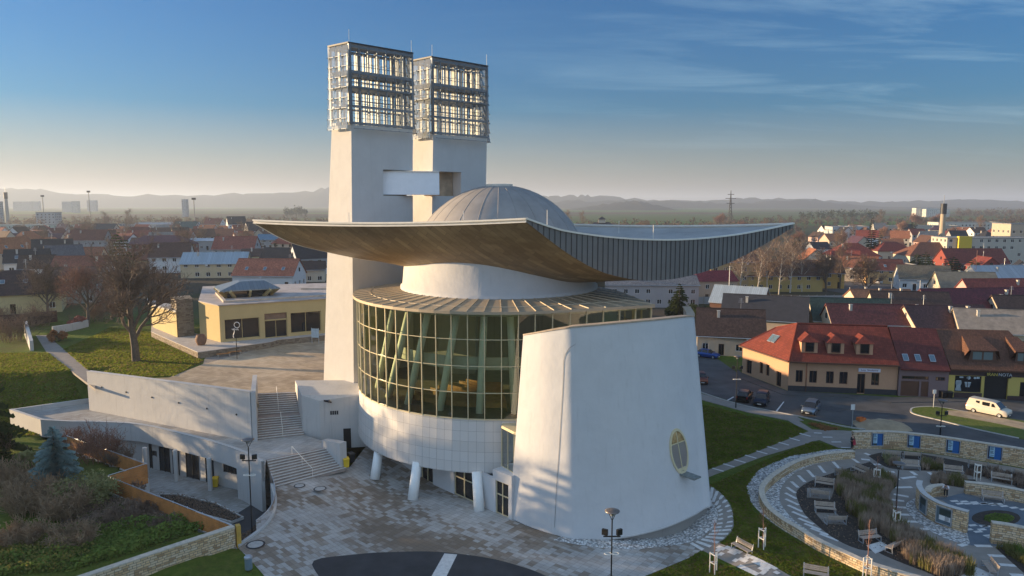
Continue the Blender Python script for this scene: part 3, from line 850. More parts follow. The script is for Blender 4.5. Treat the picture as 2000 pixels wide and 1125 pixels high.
# --- the saucer roof: bottom hangs between two sagging gable edges B (right front) and C (left back)
Fp, Lp, Rp = pd(1028, 427, 66), pd(495, 430, 78), pd(1550, 436, 84)
Kp = Vector((3.5, 96, 25.4))
def tab(t, pts):
    for (t0, v0), (t1, v1) in zip(pts, pts[1:]):
        if t <= t1:
            u = (t - t0) / (t1 - t0); return v0 + (v1 - v0) * u
    return pts[-1][1]
def smtab(t, pts):
    return (tab(max(t - .04, 0), pts) + 2 * tab(t, pts) + tab(min(t + .04, 1), pts)) / 4 if .05 < t < .95 else tab(t, pts)
SAG_B = ((0, .30), (.1, 2.7), (.18, 4.3), (.25, 5.3), (.37, 6.15), (.5, 6.1), (.62, 5.4), (.75, 4.15), (.87, 2.45), (1, .45))
SAG_C = ((0, .30), (.1, 2.5), (.2, 3.4), (.35, 4.6), (.5, 5.0), (.75, 3.7), (1, .45))
TOP_B = ((0, 0), (.1, 1.05), (.25, 1.65), (.37, 1.9), (.5, 1.95), (.62, 1.75), (.75, 1.35), (.87, .75), (1, 0))
def edge(A, B_, t, sag): p = A.lerp(B_, t); return Vector((p.x, p.y, p.z - smtab(t, sag)))
NU, NV = 48, 24
def bow(s): return .35 * 4 * s * (1 - s)           # the long eaves dip a little at mid-length
def surf(s, t, sb_, sc_):
    # s: 0 at edge B .. 1 at edge C ; t along the sag
    pB, pC = edge(Fp, Rp, t, sb_), edge(Lp, Kp, t, sc_)
    p = pB.lerp(pC, s); p.z -= bow(s) + (0 if sb_ is TOP_B else 15 * (s * (1 - s)) ** 2 * math.sin(math.pi * t)); return p
def fine(t): return t
low = [[surf(i / NV, j / NU, SAG_B, SAG_C) for j in range(NU + 1)] for i in range(NV + 1)]
top = [[surf(i / NV, j / NU, TOP_B, TOP_B) for j in range(NU + 1)] for i in range(NV + 1)]
roof_base = Fp
# soffit
m, nt, b = newmat('soffit_panels')
b.inputs['Roughness'].default_value = .5
v = coords(nt, 'Object', rot=(0, 0, R(-30)))
br = node(nt, 'ShaderNodeTexBrick', Scale=1.0); br.offset = .37
br.inputs['Brick Width'].default_value = 2.1; br.inputs['Row Height'].default_value = .55
br.inputs['Mortar Size'].default_value = .012; br.inputs['Mortar Smooth'].default_value = .2
br.inputs['Color1'].default_value = (.25, .17, .09, 1); br.inputs['Color2'].default_value = (.44, .31, .165, 1); br.inputs['Mortar'].default_value = (.05, .035, .02, 1)
nt.links.new(v, br.inputs['Vector'])
n3 = noise(nt, coords(nt, scale=(.5, 1.4, 1), rot=(0, 0, R(-30))), .35, 6, .7)
nt.links.new(mixrgb(nt, nmath(nt, 'MULTIPLY', nmath(nt, 'SUBTRACT', n3, .38, True), 3.2, True), br.outputs['Color'], (.19, .12, .055)), b.inputs['Base Color'])
bump(nt, b, br.outputs['Fac'], -.4, .03)
M['soffit'] = m
sr = MB().grid(low); saucer = cpart(sr, 'saucer_soffit', M['soffit'], smooth=True)
# deck inside a low upstand
tp = MB()
deck_rows = [[p + Vector((0, 0, -.22)) for p in r] for r in top]
tp.grid(deck_rows, flip=True); cpart(tp, 'roof_deck', M['deck'], smooth=True, fix=False)
# fascias, with raised standing seams
def fascia(name, rl, rt, outn):
    mb = MB(); n = len(rl)
    for j in range(n - 1):
        mb.quad(rl[j], rl[j + 1], rt[j + 1], rt[j])
    L = (rl[-1] - rl[0]).length; cnt = int(L / .62)
    for k in range(1, cnt):
        t = k / cnt * (n - 1); j = int(t); u = t - j
        a, c_ = rl[j].lerp(rl[j + 1], u) + outn * .03, rt[j].lerp(rt[j + 1], u) + outn * .03
        if (c_ - a).length > .12: mb.bar(a, c_, .05, .08, 1, up=outn)
    cpart(mb, name, [M['fascia'], M['seam']])
bd = (Rp - Fp); nB = Vector((bd.y, -bd.x, 0)).normalized()
fascia('front_fascia', low[0], top[0], nB)
fascia('back_fascia', low[-1], top[-1], -nB)
for nm, j in (('eave_edge', 0), ('eave_edge', NU)):
    mb = MB()
    for i in range(NV): mb.quad(low[i][j], low[i + 1][j], top[i + 1][j], top[i][j])
    cpart(mb, nm, M['trim'])
et = MB()
for r_ in (top[0], top[-1]):
    for j in range(NU): et.bar(r_[j], r_[j + 1], .34, .16)
for j in (0, NU):
    for i in range(NV): et.bar(top[i][j], top[i + 1][j], .34, .16)
for i in range(NV): et.bar(low[i][0], low[i + 1][0], .22, .10)
for j in range(NU): et.bar(low[-1][j], low[-1][j + 1], .16, .10)
cpart(et, 'roof_edge_trim', M['trim'], fix=True)
for (i, j) in ((0, 20), (0, 3), (12, 40), (24, 30), (6, 2), (16, 2)):
    p = top[i][j]; lr = MB(); lr.tube([p, p + Vector((0, 0, 1.5))], .03, 5); cpart(lr, 'lightning_rod', M['trim'])
# --- the nave seen through the glass: floor, gallery, leaning columns, pews
fl = MB(); fl.prism([(p.x, p.y) for p in ringpts(16.2)], Z_SILL - .25, Z_SILL - .02); cpart(fl, 'nave_floor', M['floor_in'])
ce = MB(); ce.prism([(p.x, p.y) for p in ringpts(16.0)], Z_HEAD - .45, Z_HEAD - .2); cpart(ce, 'drum_ceiling', M['concrete'])
core = MB(); core.prism([(-14, 92), (12, 92), (12, 97), (-14, 97)], 0, 18); core.prism([(-9, 86.5), (-4.5, 86.5), (-4.5, 92), (-9, 92)], 7, 17.3); cpart(core, 'rear_wall', M['grey_concrete'])
rw = MB()
rp = [pol(16.5, R(a)) for a in range(130, 29, -6)]
for a, c_ in zip(rp, rp[1:]): rw.quad((a.x, a.y, Z_RIM), (c_.x, c_.y, Z_RIM), (c_.x, c_.y, Z_HEAD), (a.x, a.y, Z_HEAD))
cpart(rw, 'rear_drum_wall', M['concrete'])
ga = MB()
gp = [pol(12.6, R(a)) for a in range(205, 291, 5)]
wallmesh(ga, [(p.x, p.y) for p in gp], .12, 11.1, 12.4)
gi = [pol(6.5, R(a)) for a in range(205, 291, 5)]
ga.grid([[(p.x, p.y, 11.1) for p in gp], [(p.x, p.y, 11.1) for p in gi]])
cpart(ga, 'gallery', M['concrete'], fix=True)
def lean_col(p0, p1, r0, r1, name='leaning_column', mat='column'):
    mb = MB(); mb.tube([p0, Vector(p0).lerp(Vector(p1), .5), p1], [r0, (r0 + r1) / 2, r1], 20); return cpart(mb, name, M[mat], smooth=True)
for a0, a1 in ((196, 200), (214, 221), (229, 235), (246, 251), (263, 264), (277, 276)):
    p, q = pol(14.4, R(a0)), pol(12.4, R(a1)); lean_col((p.x, p.y, Z_SILL - .05), (q.x, q.y, Z_HEAD - .3), .38, .36)
for (px, py), (qx, qy) in (((732, 935), (741, 880)), ((806, 975), (815, 905)), ((936, 997), (931, 915))):
    g = gat(px, py); h_ = pd(qx, qy, g.y + .9); lean_col(g - Vector((0, 0, .05)), Vector((h_.x, h_.y, Z_RIM + .3)), .52, .48, 'outer_column')
pw0 = None
for k in range(9):
    r_ = 13.6 - k * 1.05
    mb = MB(); arc = [pol(r_, R(a)) for a in range(226, 275, 4)]
    arcb = [pol(r_ + .22, R(a)) for a in range(226, 275, 4)]
    wallmesh(mb, [(p.x, p.y) for p in arc], .42, Z_SILL + .40, Z_SILL + .46)
    wallmesh(mb, [(p.x, p.y) for p in arcb], .05, Z_SILL + .46, Z_SILL + .95)
    for p in (arc[0], arc[len(arc) // 2], arc[-1]): mb.box((p.x, p.y, Z_SILL + .19), (.08, .4, .42))
    o = mb.build('church_pew', M['pew'], fix=True)
    tag(o, 'curved brown pew inside the glass drum, ' + ('the one nearest the glass' if k == 0 else 'number %d counting inward from the glass' % (k + 1)), 'pew', 'pews inside the church')
# --- ground floor under the drum: white piers and dark glazed doors
gA, gB = gat(823, 933), gat(995, 1014); GZ = -1.5; gA.z = gB.z = 0
gd = (gB - gA).normalized(); gL = (gB - gA).length
def gs(px, py): p = gat(px, py); p.z = 0; return (p - gA).dot(gd)
doors = [(gs(822, 933), gs(849, 945)), (gs(888, 965), gs(923, 983)), (gs(967, 1002), gs(993, 1013))]
def gp_(s_, z, off=0): n = Vector((gd.y, -gd.x, 0)); return gA + gd * s_ + n * off + Vector((0, 0, z))
gm = MB(); s0 = -9.0
segs = [s0] + [q for d_ in doors for q in d_] + [gL + .3]
for i in range(0, len(segs), 2):
    a, c_ = segs[i], segs[i + 1]
    if c_ - a < .05: continue
    q = [gp_(a, 0, 0), gp_(c_, 0, 0), gp_(c_, 0, -.4), gp_(a, 0, -.4)]
    gm = MB(); gm.prism([(p.x, p.y) for p in q], GZ - .3, 1.86); cpart(gm, 'wall_pier', M['white_wall'])
for a, c_ in doors:
    dm = MB(); q = [gp_(a, 0, -.18), gp_(c_, 0, -.18), gp_(c_, 0, -.24), gp_(a, 0, -.24)]
    dm.prism([(p.x, p.y) for p in q], GZ - .1, 1.8)
    dd = cpart(dm, 'door', M['dark_glass'])
    fm = MB()
    for u in (a + .05, (a + c_) / 2, c_ - .05): fm.bar(gp_(u, GZ, -.14), gp_(u, 1.8, -.14), .09, .1, up=(gd.y, -gd.x, 0))
    for z in (GZ + .06, .45, 1.76): fm.bar(gp_(a, z, -.14), gp_(c_, z, -.14), .08, .1)
    cpart(fm, 'door_frame', M['mullion'], dd, fix=True)
hm = MB(); ua = gs(962, 1000); q = [gp_(ua, 0, .02), gp_(gL + .3, 0, .02), gp_(gL + .3, 0, -2.5), gp_(ua, 0, -2.5)]
hm.prism([(p.x, p.y) for p in q], 1.82, 2.75); cpart(hm, 'door_head_wall', M['white_wall'])
# --- glazed bay between the drum and the shield wall
bA, bB, bC = pd(979, 832, 65.2), pd(1018, 846, 62.6), None
bz = [pd(980, 832, 67.0), pd(981, 905, 66.2), pd(1004, 852, 65.2), pd(1022, 862, 64.2)]
zt = bz[0].z - .1; zb = 2.75
bp = [(-.9, 68.2), (bz[0].x, 66.9), (bz[2].x, 65.0), (bz[3].x + .6, 64.0), (3.2, 68)]
bb = MB()
for a, c_ in zip(bp[:3], bp[1:4]): bb.quad((*a, zb), (*c_, zb), (*c_, zt), (*a, zt))
bay = cpart(bb, 'glass_bay', glassmat('bay_glass', (.55, .68, .62), .7))
bm_ = MB()
for a in bp[:4]: bm_.bar((*a, zb - .05), (*a, zt + .05), .12, .12)
mid = ((bp[1][0] + bp[2][0]) / 2, (bp[1][1] + bp[2][1]) / 2); bm_.bar((*mid, zb), (*mid, zt), .10, .10)
for z in (zb, zt):
    for a, c_ in zip(bp[:3], bp[1:4]): bm_.bar((*a, z), (*c_, z), .12, .12)
bm_.prism(bp, zt + .06, zt + .16); bm_.prism(bp, zb - .2, zb - .06)
cpart(bm_, 'bay_frame', M['mullion'], bay, fix=True)
bw = MB(); bw.prism([(.3, 67.2), (1.6, 66.2), (2.4, 67.5)], zb - .05, zt); cpart(bw, 'bay_inner_wall', M['column'], bay)
# --- the white shield wall
sh_b = [gat(995, 1012), gat(1020, 1030), gat(1050, 1043), gat(1085, 1050.5), gat(1120, 1053), gat(1160, 1053.5), gat(1205, 1050.5, .25), at(1255, 1041.5, -.8), at(1300, 1029, -.4), at(1345, 1010, -.05), at(1372, 994, .15), at(1388, 978, .25)]
sh_t = [pd(1022, 655, 65.0), pd(1036, 652.5, 64.0), pd(1056, 648.5, 63.0), pd(1086, 643.5, 62.3), pd(1118, 640, 62.1), pd(1160, 636.5, 62.2), pd(1205, 632.5, 62.4), pd(1250, 628.5, 63.0), pd(1288, 625, 64.0), pd(1325, 621, 65.8), pd(1343, 619, 67.6), pd(1356, 617, 69.6)]
sh_b.append(Vector((18.9, 72.5, 0))); sh_t.append(Vector((18.9, 75.5, 17)))
for L_ in (sh_b, sh_t):          # the sunlit end is nearly a flat facet
    a, c_ = L_[0].copy(), L_[4].copy()
    for k in (1, 2, 3): q = a + (c_ - a) * ((L_[k] - a).dot(c_ - a) / (c_ - a).length_squared); L_[k] = L_[k].lerp(q, .6)
sb_, st_ = smooth(sh_b, 5), smooth(sh_t, 5)
NS = len(sb_)
HR = 16
srow = [[sb_[i].lerp(st_[i], k / HR) for i in range(NS)] for k in range(HR + 1)]
inb = offs(sb_, .65); inn_t = offs(st_, .65)
irow = [[Vector((inb[i][0], inb[i][1], sb_[i].z)).lerp(Vector((inn_t[i][0], inn_t[i][1], st_[i].z)), k / HR) for i in range(NS)] for k in range(HR + 1)]
sm = MB(); sm.grid(srow); sm.grid(irow, flip=True)
for i in range(NS - 1):
    sm.quad(srow[0][i + 1], srow[0][i], irow[0][i], irow[0][i + 1])
for k in range(HR):
    sm.quad(srow[k][0], srow[k + 1][0], irow[k + 1][0], irow[k][0]); sm.quad(srow[k][-1], irow[k][-1], irow[k + 1][-1], srow[k + 1][-1])
shield = cpart(sm, 'shield_wall', M['white_wall'], smooth=True)
for p in shield.data.polygons: pass
cpm = MB()
o1 = offs(st_, -.06); o2 = offs(st_, .75)
for i in range(NS - 1):
    z0, z1 = st_[i].z, st_[i + 1].z
    a, c_, e, f_ = o1[i], o1[i + 1], o2[i + 1], o2[i]
    cpm.add([(*a, z0), (*c_, z1), (*e, z1), (*f_, z0), (*a, z0 + .12), (*c_, z1 + .12), (*e, z1 + .12), (*f_, z0 + .12)], ((4, 5, 6, 7), (0, 1, 5, 4), (2, 3, 7, 6)))
cpart(cpm, 'wall_coping', plain('coping_sheet', (.42, .33, .24), .6, 0, .15, 2), shield)
pl = MB()
pp = offs(sb_, .55)[10:]
wallmesh(pl, pp, .5, -1.8, [sb_[i + 10].z + .03 for i in range(len(pp))])
cpart(pl, 'wall_plinth', M['grey_concrete'], shield, fix=True)
lip = MB()
for i in range(NS - 1): lip.bar(sb_[i] + Vector((0, 0, -.02)), sb_[i + 1] + Vector((0, 0, -.02)), .16, .10)
cpart(lip, 'wall_drip_edge', M['concrete'], shield, fix=True)
from mathutils.bvhtree import BVHTree
skin_ = BVHTree.FromPolygons([p for r_ in srow for p in r_], [(k * NS + i, k * NS + i + 1, (k + 1) * NS + i + 1, (k + 1) * NS + i) for k in range(HR) for i in range(NS - 1)])
cab = MB(); pts = []
for k, (px, py) in enumerate(((1124, 672), (1112, 680), (1104, 692), (1101, 705), (1099, 760), (1093, 860), (1087, 950), (1083, 1030))):
    hit = skin_.ray_cast(Vector((0, 0, CAMH)), ray(px, py).normalized())
    if hit[0] is not None: pts.append(hit[0] - ray(px, py).normalized() * .03)
cab.tube(pts, .013, 5); cpart(cab, 'lightning_cable', M['seam'], shield)
# oval window with a hopper flap, set on the wall by its own tangent frame
wc = pd(1326, 881, 62.8)
best = min(((p - wc).length, r_i, i) for r_i, r_ in enumerate(srow) for i, p in enumerate(r_))
_, wk, wi = best
tx = (srow[wk][wi + 1] - srow[wk][wi - 1]).normalized(); tz = (srow[wk + 1][wi] - srow[wk - 1][wi]).normalized(); tn = tx.cross(tz).normalized()
tz = tn.cross(tx)
r0 = ray(1326, 881); den = r0.dot(tn); kk = (srow[wk][wi] - Vector((0, 0, CAMH))).dot(tn) / den
wc = Vector((0, 0, CAMH)) + r0 * kk
def wpt(u, w, d): return wc + tx * u + tz * w + tn * d
ELA, ELB = 1.02, 1.95
def ell(t, f=1, d=0): return wpt(ELA * f * math.cos(t) + .10 * math.sin(t) * 0, ELB * f * math.sin(t), d)
N_ = 40
fm = MB()
ring = [[ell(2 * math.pi * i / N_, 1.06, -.1) for i in range(N_ + 1)], [ell(2 * math.pi * i / N_, 1.06, .10) for i in range(N_ + 1)], [ell(2 * math.pi * i / N_, .93, .10) for i in range(N_ + 1)], [ell(2 * math.pi * i / N_, .93, .02) for i in range(N_ + 1)]]
fm.grid(ring)
pm = MB(); pm.add([ell(2 * math.pi * i / N_, .94, .03) for i in range(N_)], [tuple(range(N_))])
gp = MB(); gp.add([wpt(ELA * .93 * math.cos(t), ELB * .93 * math.sin(t), .04) for t in [math.asin(.42) + (math.pi - 2 * math.asin(.42)) * i / 16 for i in range(17)]], [tuple(range(17))]); cpart(gp, 'oval_reflection_sheet', plain('gold_reflection_paint', (.50, .34, .17), .12, .3, .5, 3), shield)  # golden reflection in the upper glass, painted as a coloured sheet
ow = cpart(pm, 'oval_window', glassmat('oval_glass', (.35, .33, .38), .55, .05, .6, (.62, .54, .52)), shield)
bb2 = MB()
bb2.bar(wpt(0, -ELB * .9, .06), wpt(0, ELB * .9, .06), .07, .05, up=tn); bb2.bar(wpt(-ELA * .88, .75, .06), wpt(ELA * .88, .75, .06), .05, .08, up=tz)
bb2.bar(wpt(-ELA * .45, -1.62, .06), wpt(ELA * .45, -1.62, .06), .05, .26, up=tz)
v0 = len(fm.v); fm.add(bb2.v, bb2.f)
cpart(fm, 'oval_frame', M['mullion'], shield, fix=True)
fp = MB(); a = wpt(-.42, -1.98, .03); c_ = wpt(.50, -1.98, .03)
o_ = Vector((.35, -.94, 0)) * .95; dn = Vector((0, 0, -.14)); th = Vector((0, 0, -.13))
q = [a, c_ , c_ + o_ + Vector((.75, 0, 0)) + dn, a + o_ + Vector((.75, 0, 0)) + dn]
fp.add(q + [p + th for p in q], ((0, 1, 2, 3)[::-1], (4, 5, 6, 7), (0, 1, 5, 4), (1, 2, 6, 5), (2, 3, 7, 6), (3, 0, 4, 7)))
cpart(fp, 'window_flap', plain('weathered_zinc', (.20, .22, .21), .6, .3, .3, 3), shield, fix=True)

# ================================================================== TWIN TOWERS
def tower(name, label, sgn, corner, right, left, base_c, base_r, base_l, z_b, z_cb, z_ct, notch):
    """corner/right/left: plan at crown level; base_*: plan at the foot. notch: (z0, z1, u0, u1, depth) cut in the shaded front"""
    def onray(c_, d, L_):          # where the line c_ + t d meets the sight line through L_
        r_ = Vector(L_); c_ = Vector(c_); cr_ = d.x * r_.y - d.y * r_.x
        return c_ + d * ((c_.y * r_.x - c_.x * r_.y) / cr_)
    base_l = onray(base_c, Vector(left) - Vector(corner), base_l); base_r = Vector(base_c) + (Vector(right) - Vector(corner)) * 1.02
    T = empty(name, (base_c[0], base_c[1], z_b), 0, label, 'tower')
    MT = Matrix.Translation((-base_c[0], -base_c[1], -z_b))
    def P4(z):
        k = (z - z_b) / (z_cb - z_b)
        c_ = Vector(base_c).lerp(Vector(corner), k); r_ = Vector(base_r).lerp(Vector(right), k); l_ = Vector(base_l).lerp(Vector(left), k)
        return [l_, c_, r_, l_ + (r_ - c_)]
    def slab(mb, z0, z1, P0=None, P1=None):
        a, c_ = P0 or P4(z0), P1 or P4(z1)
        vs = [(p[0], p[1], z0) for p in a] + [(p[0], p[1], z1) for p in c_]; n = len(a)
        mb.add(vs, [(i, (i + 1) % n, n + (i + 1) % n, n + i) for i in range(n)] + [tuple(range(n))[::-1], tuple(range(n, 2 * n))])
    mb = MB()
    n0, n1, u0, u1, dep = notch
    slab(mb, 0, n0, P4(z_b), P4(n0)); slab(mb, n1, z_cb)
    def cut(z):
        l_, c_, r_, b_ = P4(z)
        inw = (l_ - c_).normalized() * dep
        a, e = c_.lerp(r_, u0), c_.lerp(r_, u1)
        pts = [l_]
        if u0 > 0: pts += [c_, a, a + inw]
        else: pts += [c_ + inw]
        if u1 < 1: pts += [e + inw, e, r_]
        else: pts += [r_ + inw]
        return pts + [b_]
    slab(mb, n0, n1, cut(n0), cut(n1))
    sh = mb.build('shaft', M['tower_wall'], T, M=MT)
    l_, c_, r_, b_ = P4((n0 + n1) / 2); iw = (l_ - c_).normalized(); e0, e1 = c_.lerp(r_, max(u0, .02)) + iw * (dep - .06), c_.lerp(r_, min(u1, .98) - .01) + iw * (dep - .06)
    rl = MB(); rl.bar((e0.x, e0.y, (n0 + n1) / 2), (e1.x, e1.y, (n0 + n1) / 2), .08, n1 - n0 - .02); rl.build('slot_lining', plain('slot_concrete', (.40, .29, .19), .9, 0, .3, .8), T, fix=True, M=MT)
    # crown: steel frame, inner floors, fins at the back and tilted glass shingles
    pc = [Vector(p) for p in P4(z_cb)]
    H = z_ct - z_cb
    def along(i, u): return pc[i].lerp(pc[(i + 1) % 4], u)
    cen = sum(pc, Vector((0, 0))) / 4
    fr = MB()
    cols = (3, 7, 3, 7)
    for i in range(4):
        for j in range(cols[i]):
            p = along(i, j / cols[i]); big = j == 0
            w = .30 if big else .15
            fr.bar((p.x, p.y, z_cb), (p.x, p.y, z_ct), w, w, up=(*(pc[(i + 1) % 4] - pc[i]), 0))
    lv = [.0, .27, .31, .50, .56, .70]
    for hz_, hh in ((.02, .30), (.235, .24), (.30, .12), (.47, .24), (.535, .12), (.66, .34), (.975, .28)):
        for i in range(4):
            if hh > .6 and i == 2: continue
            a, c_ = pc[i], pc[(i + 1) % 4]; z = z_cb + H * hz_
            fr.bar((a.x, a.y, z), (c_.x, c_.y, z), .18, hh)
    sl = [(cen + (p - cen) * .97) for p in pc]
    fr.prism([(p.x, p.y) for p in sl], z_cb + H * .655, z_cb + H * .675)
    fr.prism([(p.x, p.y) for p in sl], z_cb + H * .475, z_cb + H * .49)
    frame = fr.build('crown_frame', M['crown_steel'], T, fix=True, M=MT)
    fn = MB()
    for i, n_, ins in ((3, 7, .12), (2, 3, .2), (3, 3, .6)):
        for j in range(n_):
            p = along(i, (j + .5) / n_); q = cen.lerp(p, 1 - ins)
            fn.box((q.x, q.y, z_cb + H / 2), (.10, .30, H * .97), rz=R(50))
    fn.build('inner_fins', M['fin'], T, M=MT)
    rt = MB(); ov = [(cen + (p - cen) * 1.05) for p in pc]; rt.prism([(p.x, p.y) for p in ov], z_ct + .02, z_ct + .2); rt.build('crown_roof', M['dark_steel'], T, M=MT)
    for i in range(4):
        g = MB()
        a, c_ = pc[i], pc[(i + 1) % 4]; d = (c_ - a).normalized(); nn = Vector((d.y, -d.x))
        if nn.dot(cen - a) > 0: nn = -nn
        for r_ in range(8):
            z0, z1 = z_cb - .5 + (H + .4) * r_ / 8, z_cb - .5 + (H + .4) * (r_ + 1) / 8 + .10
            fl_ = .10 + .26 + .34 * (1 - r_ / 7)           # the skirt flares towards the foot
            fl1 = .10 + .34 * (1 - (r_ + 1) / 7 if r_ < 7 else 0) * 1.0
            for j in range(cols[i]):
                p, q = a.lerp(c_, j / cols[i]), a.lerp(c_, (j + 1) / cols[i])
                g_ = d * .03
                A_, B_ = p + g_ + nn * fl_, q - g_ + nn * fl_; C_, D_ = q - g_ + nn * fl1, p + g_ + nn * fl1
                g.quad((A_.x, A_.y, z0), (B_.x, B_.y, z0), (C_.x, C_.y, z1), (D_.x, D_.y, z1))
                g.bar((A_.x, A_.y, z0), (B_.x, B_.y, z0), .05, .05, 1); g.box((A_.x, A_.y, z0 + .02), (.14, .14, .07), 0, 1)
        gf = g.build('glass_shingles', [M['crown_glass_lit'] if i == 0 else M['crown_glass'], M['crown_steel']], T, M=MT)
        if i == 0:
            e_ = MB()
            for j in range(cols[i] + 1):
                p = a.lerp(c_, j / cols[i]); e_.bar((p.x + nn.x * .62, p.y + nn.y * .62, z_cb - .5), (p.x + nn.x * .13, p.y + nn.y * .13, z_ct), .06, .06)
            e_.build('cover_strips', M['fin'], gf, fix=True, M=MT)
    for i in (1, 2): p = pc[i]; rd = MB(); rd.tube([(p.x, p.y, z_ct), (p.x, p.y, z_ct + 1.6)], .03, 5); rd.build('lightning_rod', M['trim'], T, M=MT)
    return T
def v2(p): return (p.x, p.y)
D1, D1r, D1l = 85.4, 91.2, 87.6
zcb = pd(686, 243, D1).z; zct = pd(686, 85, D1).z
c_t, r_t, l_t = pd(686, 243, D1), pd(806, 252, D1r), pd(648, 245, D1l)
c_b, l_b = pd(690, 770, D1), pd(628, 767, 87.4); r_b = pd(808, 560, D1r)
nz0, nz1 = pd(748, 382, 88.3).z, pd(748, 331, 88.3).z
tower('bell_tower', 'white tower nearer the stairs with a glass shingled crown and a cross slot', 1, v2(c_t), v2(r_t), v2(l_t), v2(c_b), v2(r_b), v2(l_b), 4.6, zcb, zct, (nz0, nz1, .50, 1.0, 1.1))
D2, D2r, D2l = 92.8, 98.8, 95.4
zcb2 = pd(846, 262, D2).z; zct2 = pd(848, 113, D2).z
c_t, r_t, l_t = pd(846, 262, D2), pd(951, 268, D2r), pd(807, 262, D2l)
c_b, r_b = pd(836, 560, D2), pd(951, 560, D2r); l_b = pd(793, 560, D2l)
tower('bell_tower', 'white tower right behind the dome with a glass shingled crown', 1, v2(c_t), v2(r_t), v2(l_t), v2(c_b), v2(r_b), v2(l_b), 4.6, zcb2, zct2, (nz0, nz1, 0.0, .52, 1.6))
# the white bar that completes the cross between the two towers
a0, a1 = pd(748, 357, 89.2), pd(858, 361, 90.8)
zb0, zb1 = pd(748, 380, 89.2).z, pd(748, 335, 89.2).z
o = empty('cross_bar', (a0.x, a0.y, zb0), 0, 'pale horizontal bar of the cross bridging the slots of the two towers', 'cross')
mb = MB(); d = (a1 - a0); d.z = 0; nrm = Vector((-d.y, d.x, 0)).normalized() * 3.0
q = [a0, a0 + d, a0 + d + nrm, a0 + nrm]
mb.prism([(p.x - a0.x, p.y - a0.y) for p in q], 0, zb1 - zb0)
mb.build('beam', plain('cross_white', (.92, .92, .92), .6, 0, .03), o)
mb = MB(); e = d.normalized()
mb.bar((e * 0 - nrm.normalized() * .02 + Vector((0, 0, zb1 - zb0 + .05))), (d - nrm.normalized() * .02 + Vector((0, 0, zb1 - zb0 + .05))), .3, .08); mb.build('bar_flashing', M['trim'], o, fix=True)
# ================================================================== TERRACED ANNEX, STEPS, COURTYARD
def world_thing(name, label, cat, loc, group=None):
    """an Empty at loc; returns it and the matrix that takes world points to its frame"""
    o = empty(name, loc, 0, label, cat, group)
    return o, Matrix.Translation(-Vector(loc))
LOW = 1.6
par = [at(24, 799, 2.2), at(85, 819, 2.2), at(140, 822, 2.2), at(198, 823, 2.2), at(277, 828, 2.2), at(376, 850, 2.2), at(435, 866, 2.2), at(475, 880, 2.2), at(516, 900, 2.2)]
pars = [par[0]] + smooth(par[1:], 5)
A0, A1 = Vector((-54.2, 89.9, 0)), Vector((-28.9, 77.6, 0))
an, MA = world_thing('terrace_annex', 'low curved white annex with a walkable roof terrace above a sunken courtyard', 'building', (-40, 80, -3.1))
def apart(mb, name, mat, parent=None, smooth=False, fix=False): return mb.build(name, mat, parent or an, smooth, fix, M=MA)
tp = xy(pars) + [(-25.47, 71.68), (-20.23, 75.45), (-20.9, 77.4), (-23.88, 79.79), (-28.89, 78.17), (A0.x, A0.y), (-56.06, 93.33)]
mb = MB(); mb.prism(tp, .45, LOW); apart(mb, 'terrace_floor', M['terrace'])
mb = MB(); wallmesh(mb, offs(xy(pars), -.17), .32, .12, 2.2); 
apart(mb, 'parapet', M['annex_wall'], fix=True)
mb = MB(); wallmesh(mb, offs(xy(pars), -.17), .40, 2.2, 2.26); apart(mb, 'parapet_coping', M['concrete'], fix=True)
mb = MB(); wallmesh(mb, [v2(pars[0]), (-56.06, 93.33), (-54.3, 90.2)], .32, -1.2, 2.2); wallmesh(mb, [v2(pars[0] + Vector((.1, -.05, 0))), v2(pars[0].lerp(pars[1], .35))], .34, -1.5, 2.15)
apart(mb, 'end_wall', M['annex_wall'], fix=True)
zl, zr = pd(178, 725, A0.y).z, pd(494, 765, 77.6).z
mb = MB(); wallmesh(mb, [v2(A0), v2(A0.lerp(A1, .5)), v2(A1)], .55, 1.0, [zl, (zl + zr) / 2, zr]); lw = apart(mb, 'long_wall', M['annex_wall'], fix=True)
mb = MB(); wallmesh(mb, [v2(A0), v2(A0.lerp(A1, .5)), v2(A1)], .62, [zl, (zl + zr) / 2, zr], [zl + .06, (zl + zr) / 2 + .06, zr + .06]); apart(mb, 'wall_coping', M['concrete'], lw, fix=True)
dd = (A1 - A0); nn = Vector((dd.y, -dd.x, 0)).normalized()
for k in range(6):
    p = A0.lerp(A1, .10 + k * .165) + nn * .29; p.z = zl - 1.7 - .1 * k
    mb = MB(); mb.tube([p, p + nn * .06], .11, 8); apart(mb, 'wall_spout', M['dark_steel'], lw)
mb = MB(); wallmesh(mb, [v2(A1 + Vector((.25, -.15, 0))), (-31.15, 85.0)], .5, 1.0, [zr, zr + .1]); apart(mb, 'stair_side_wall', M['annex_wall'], fix=True)
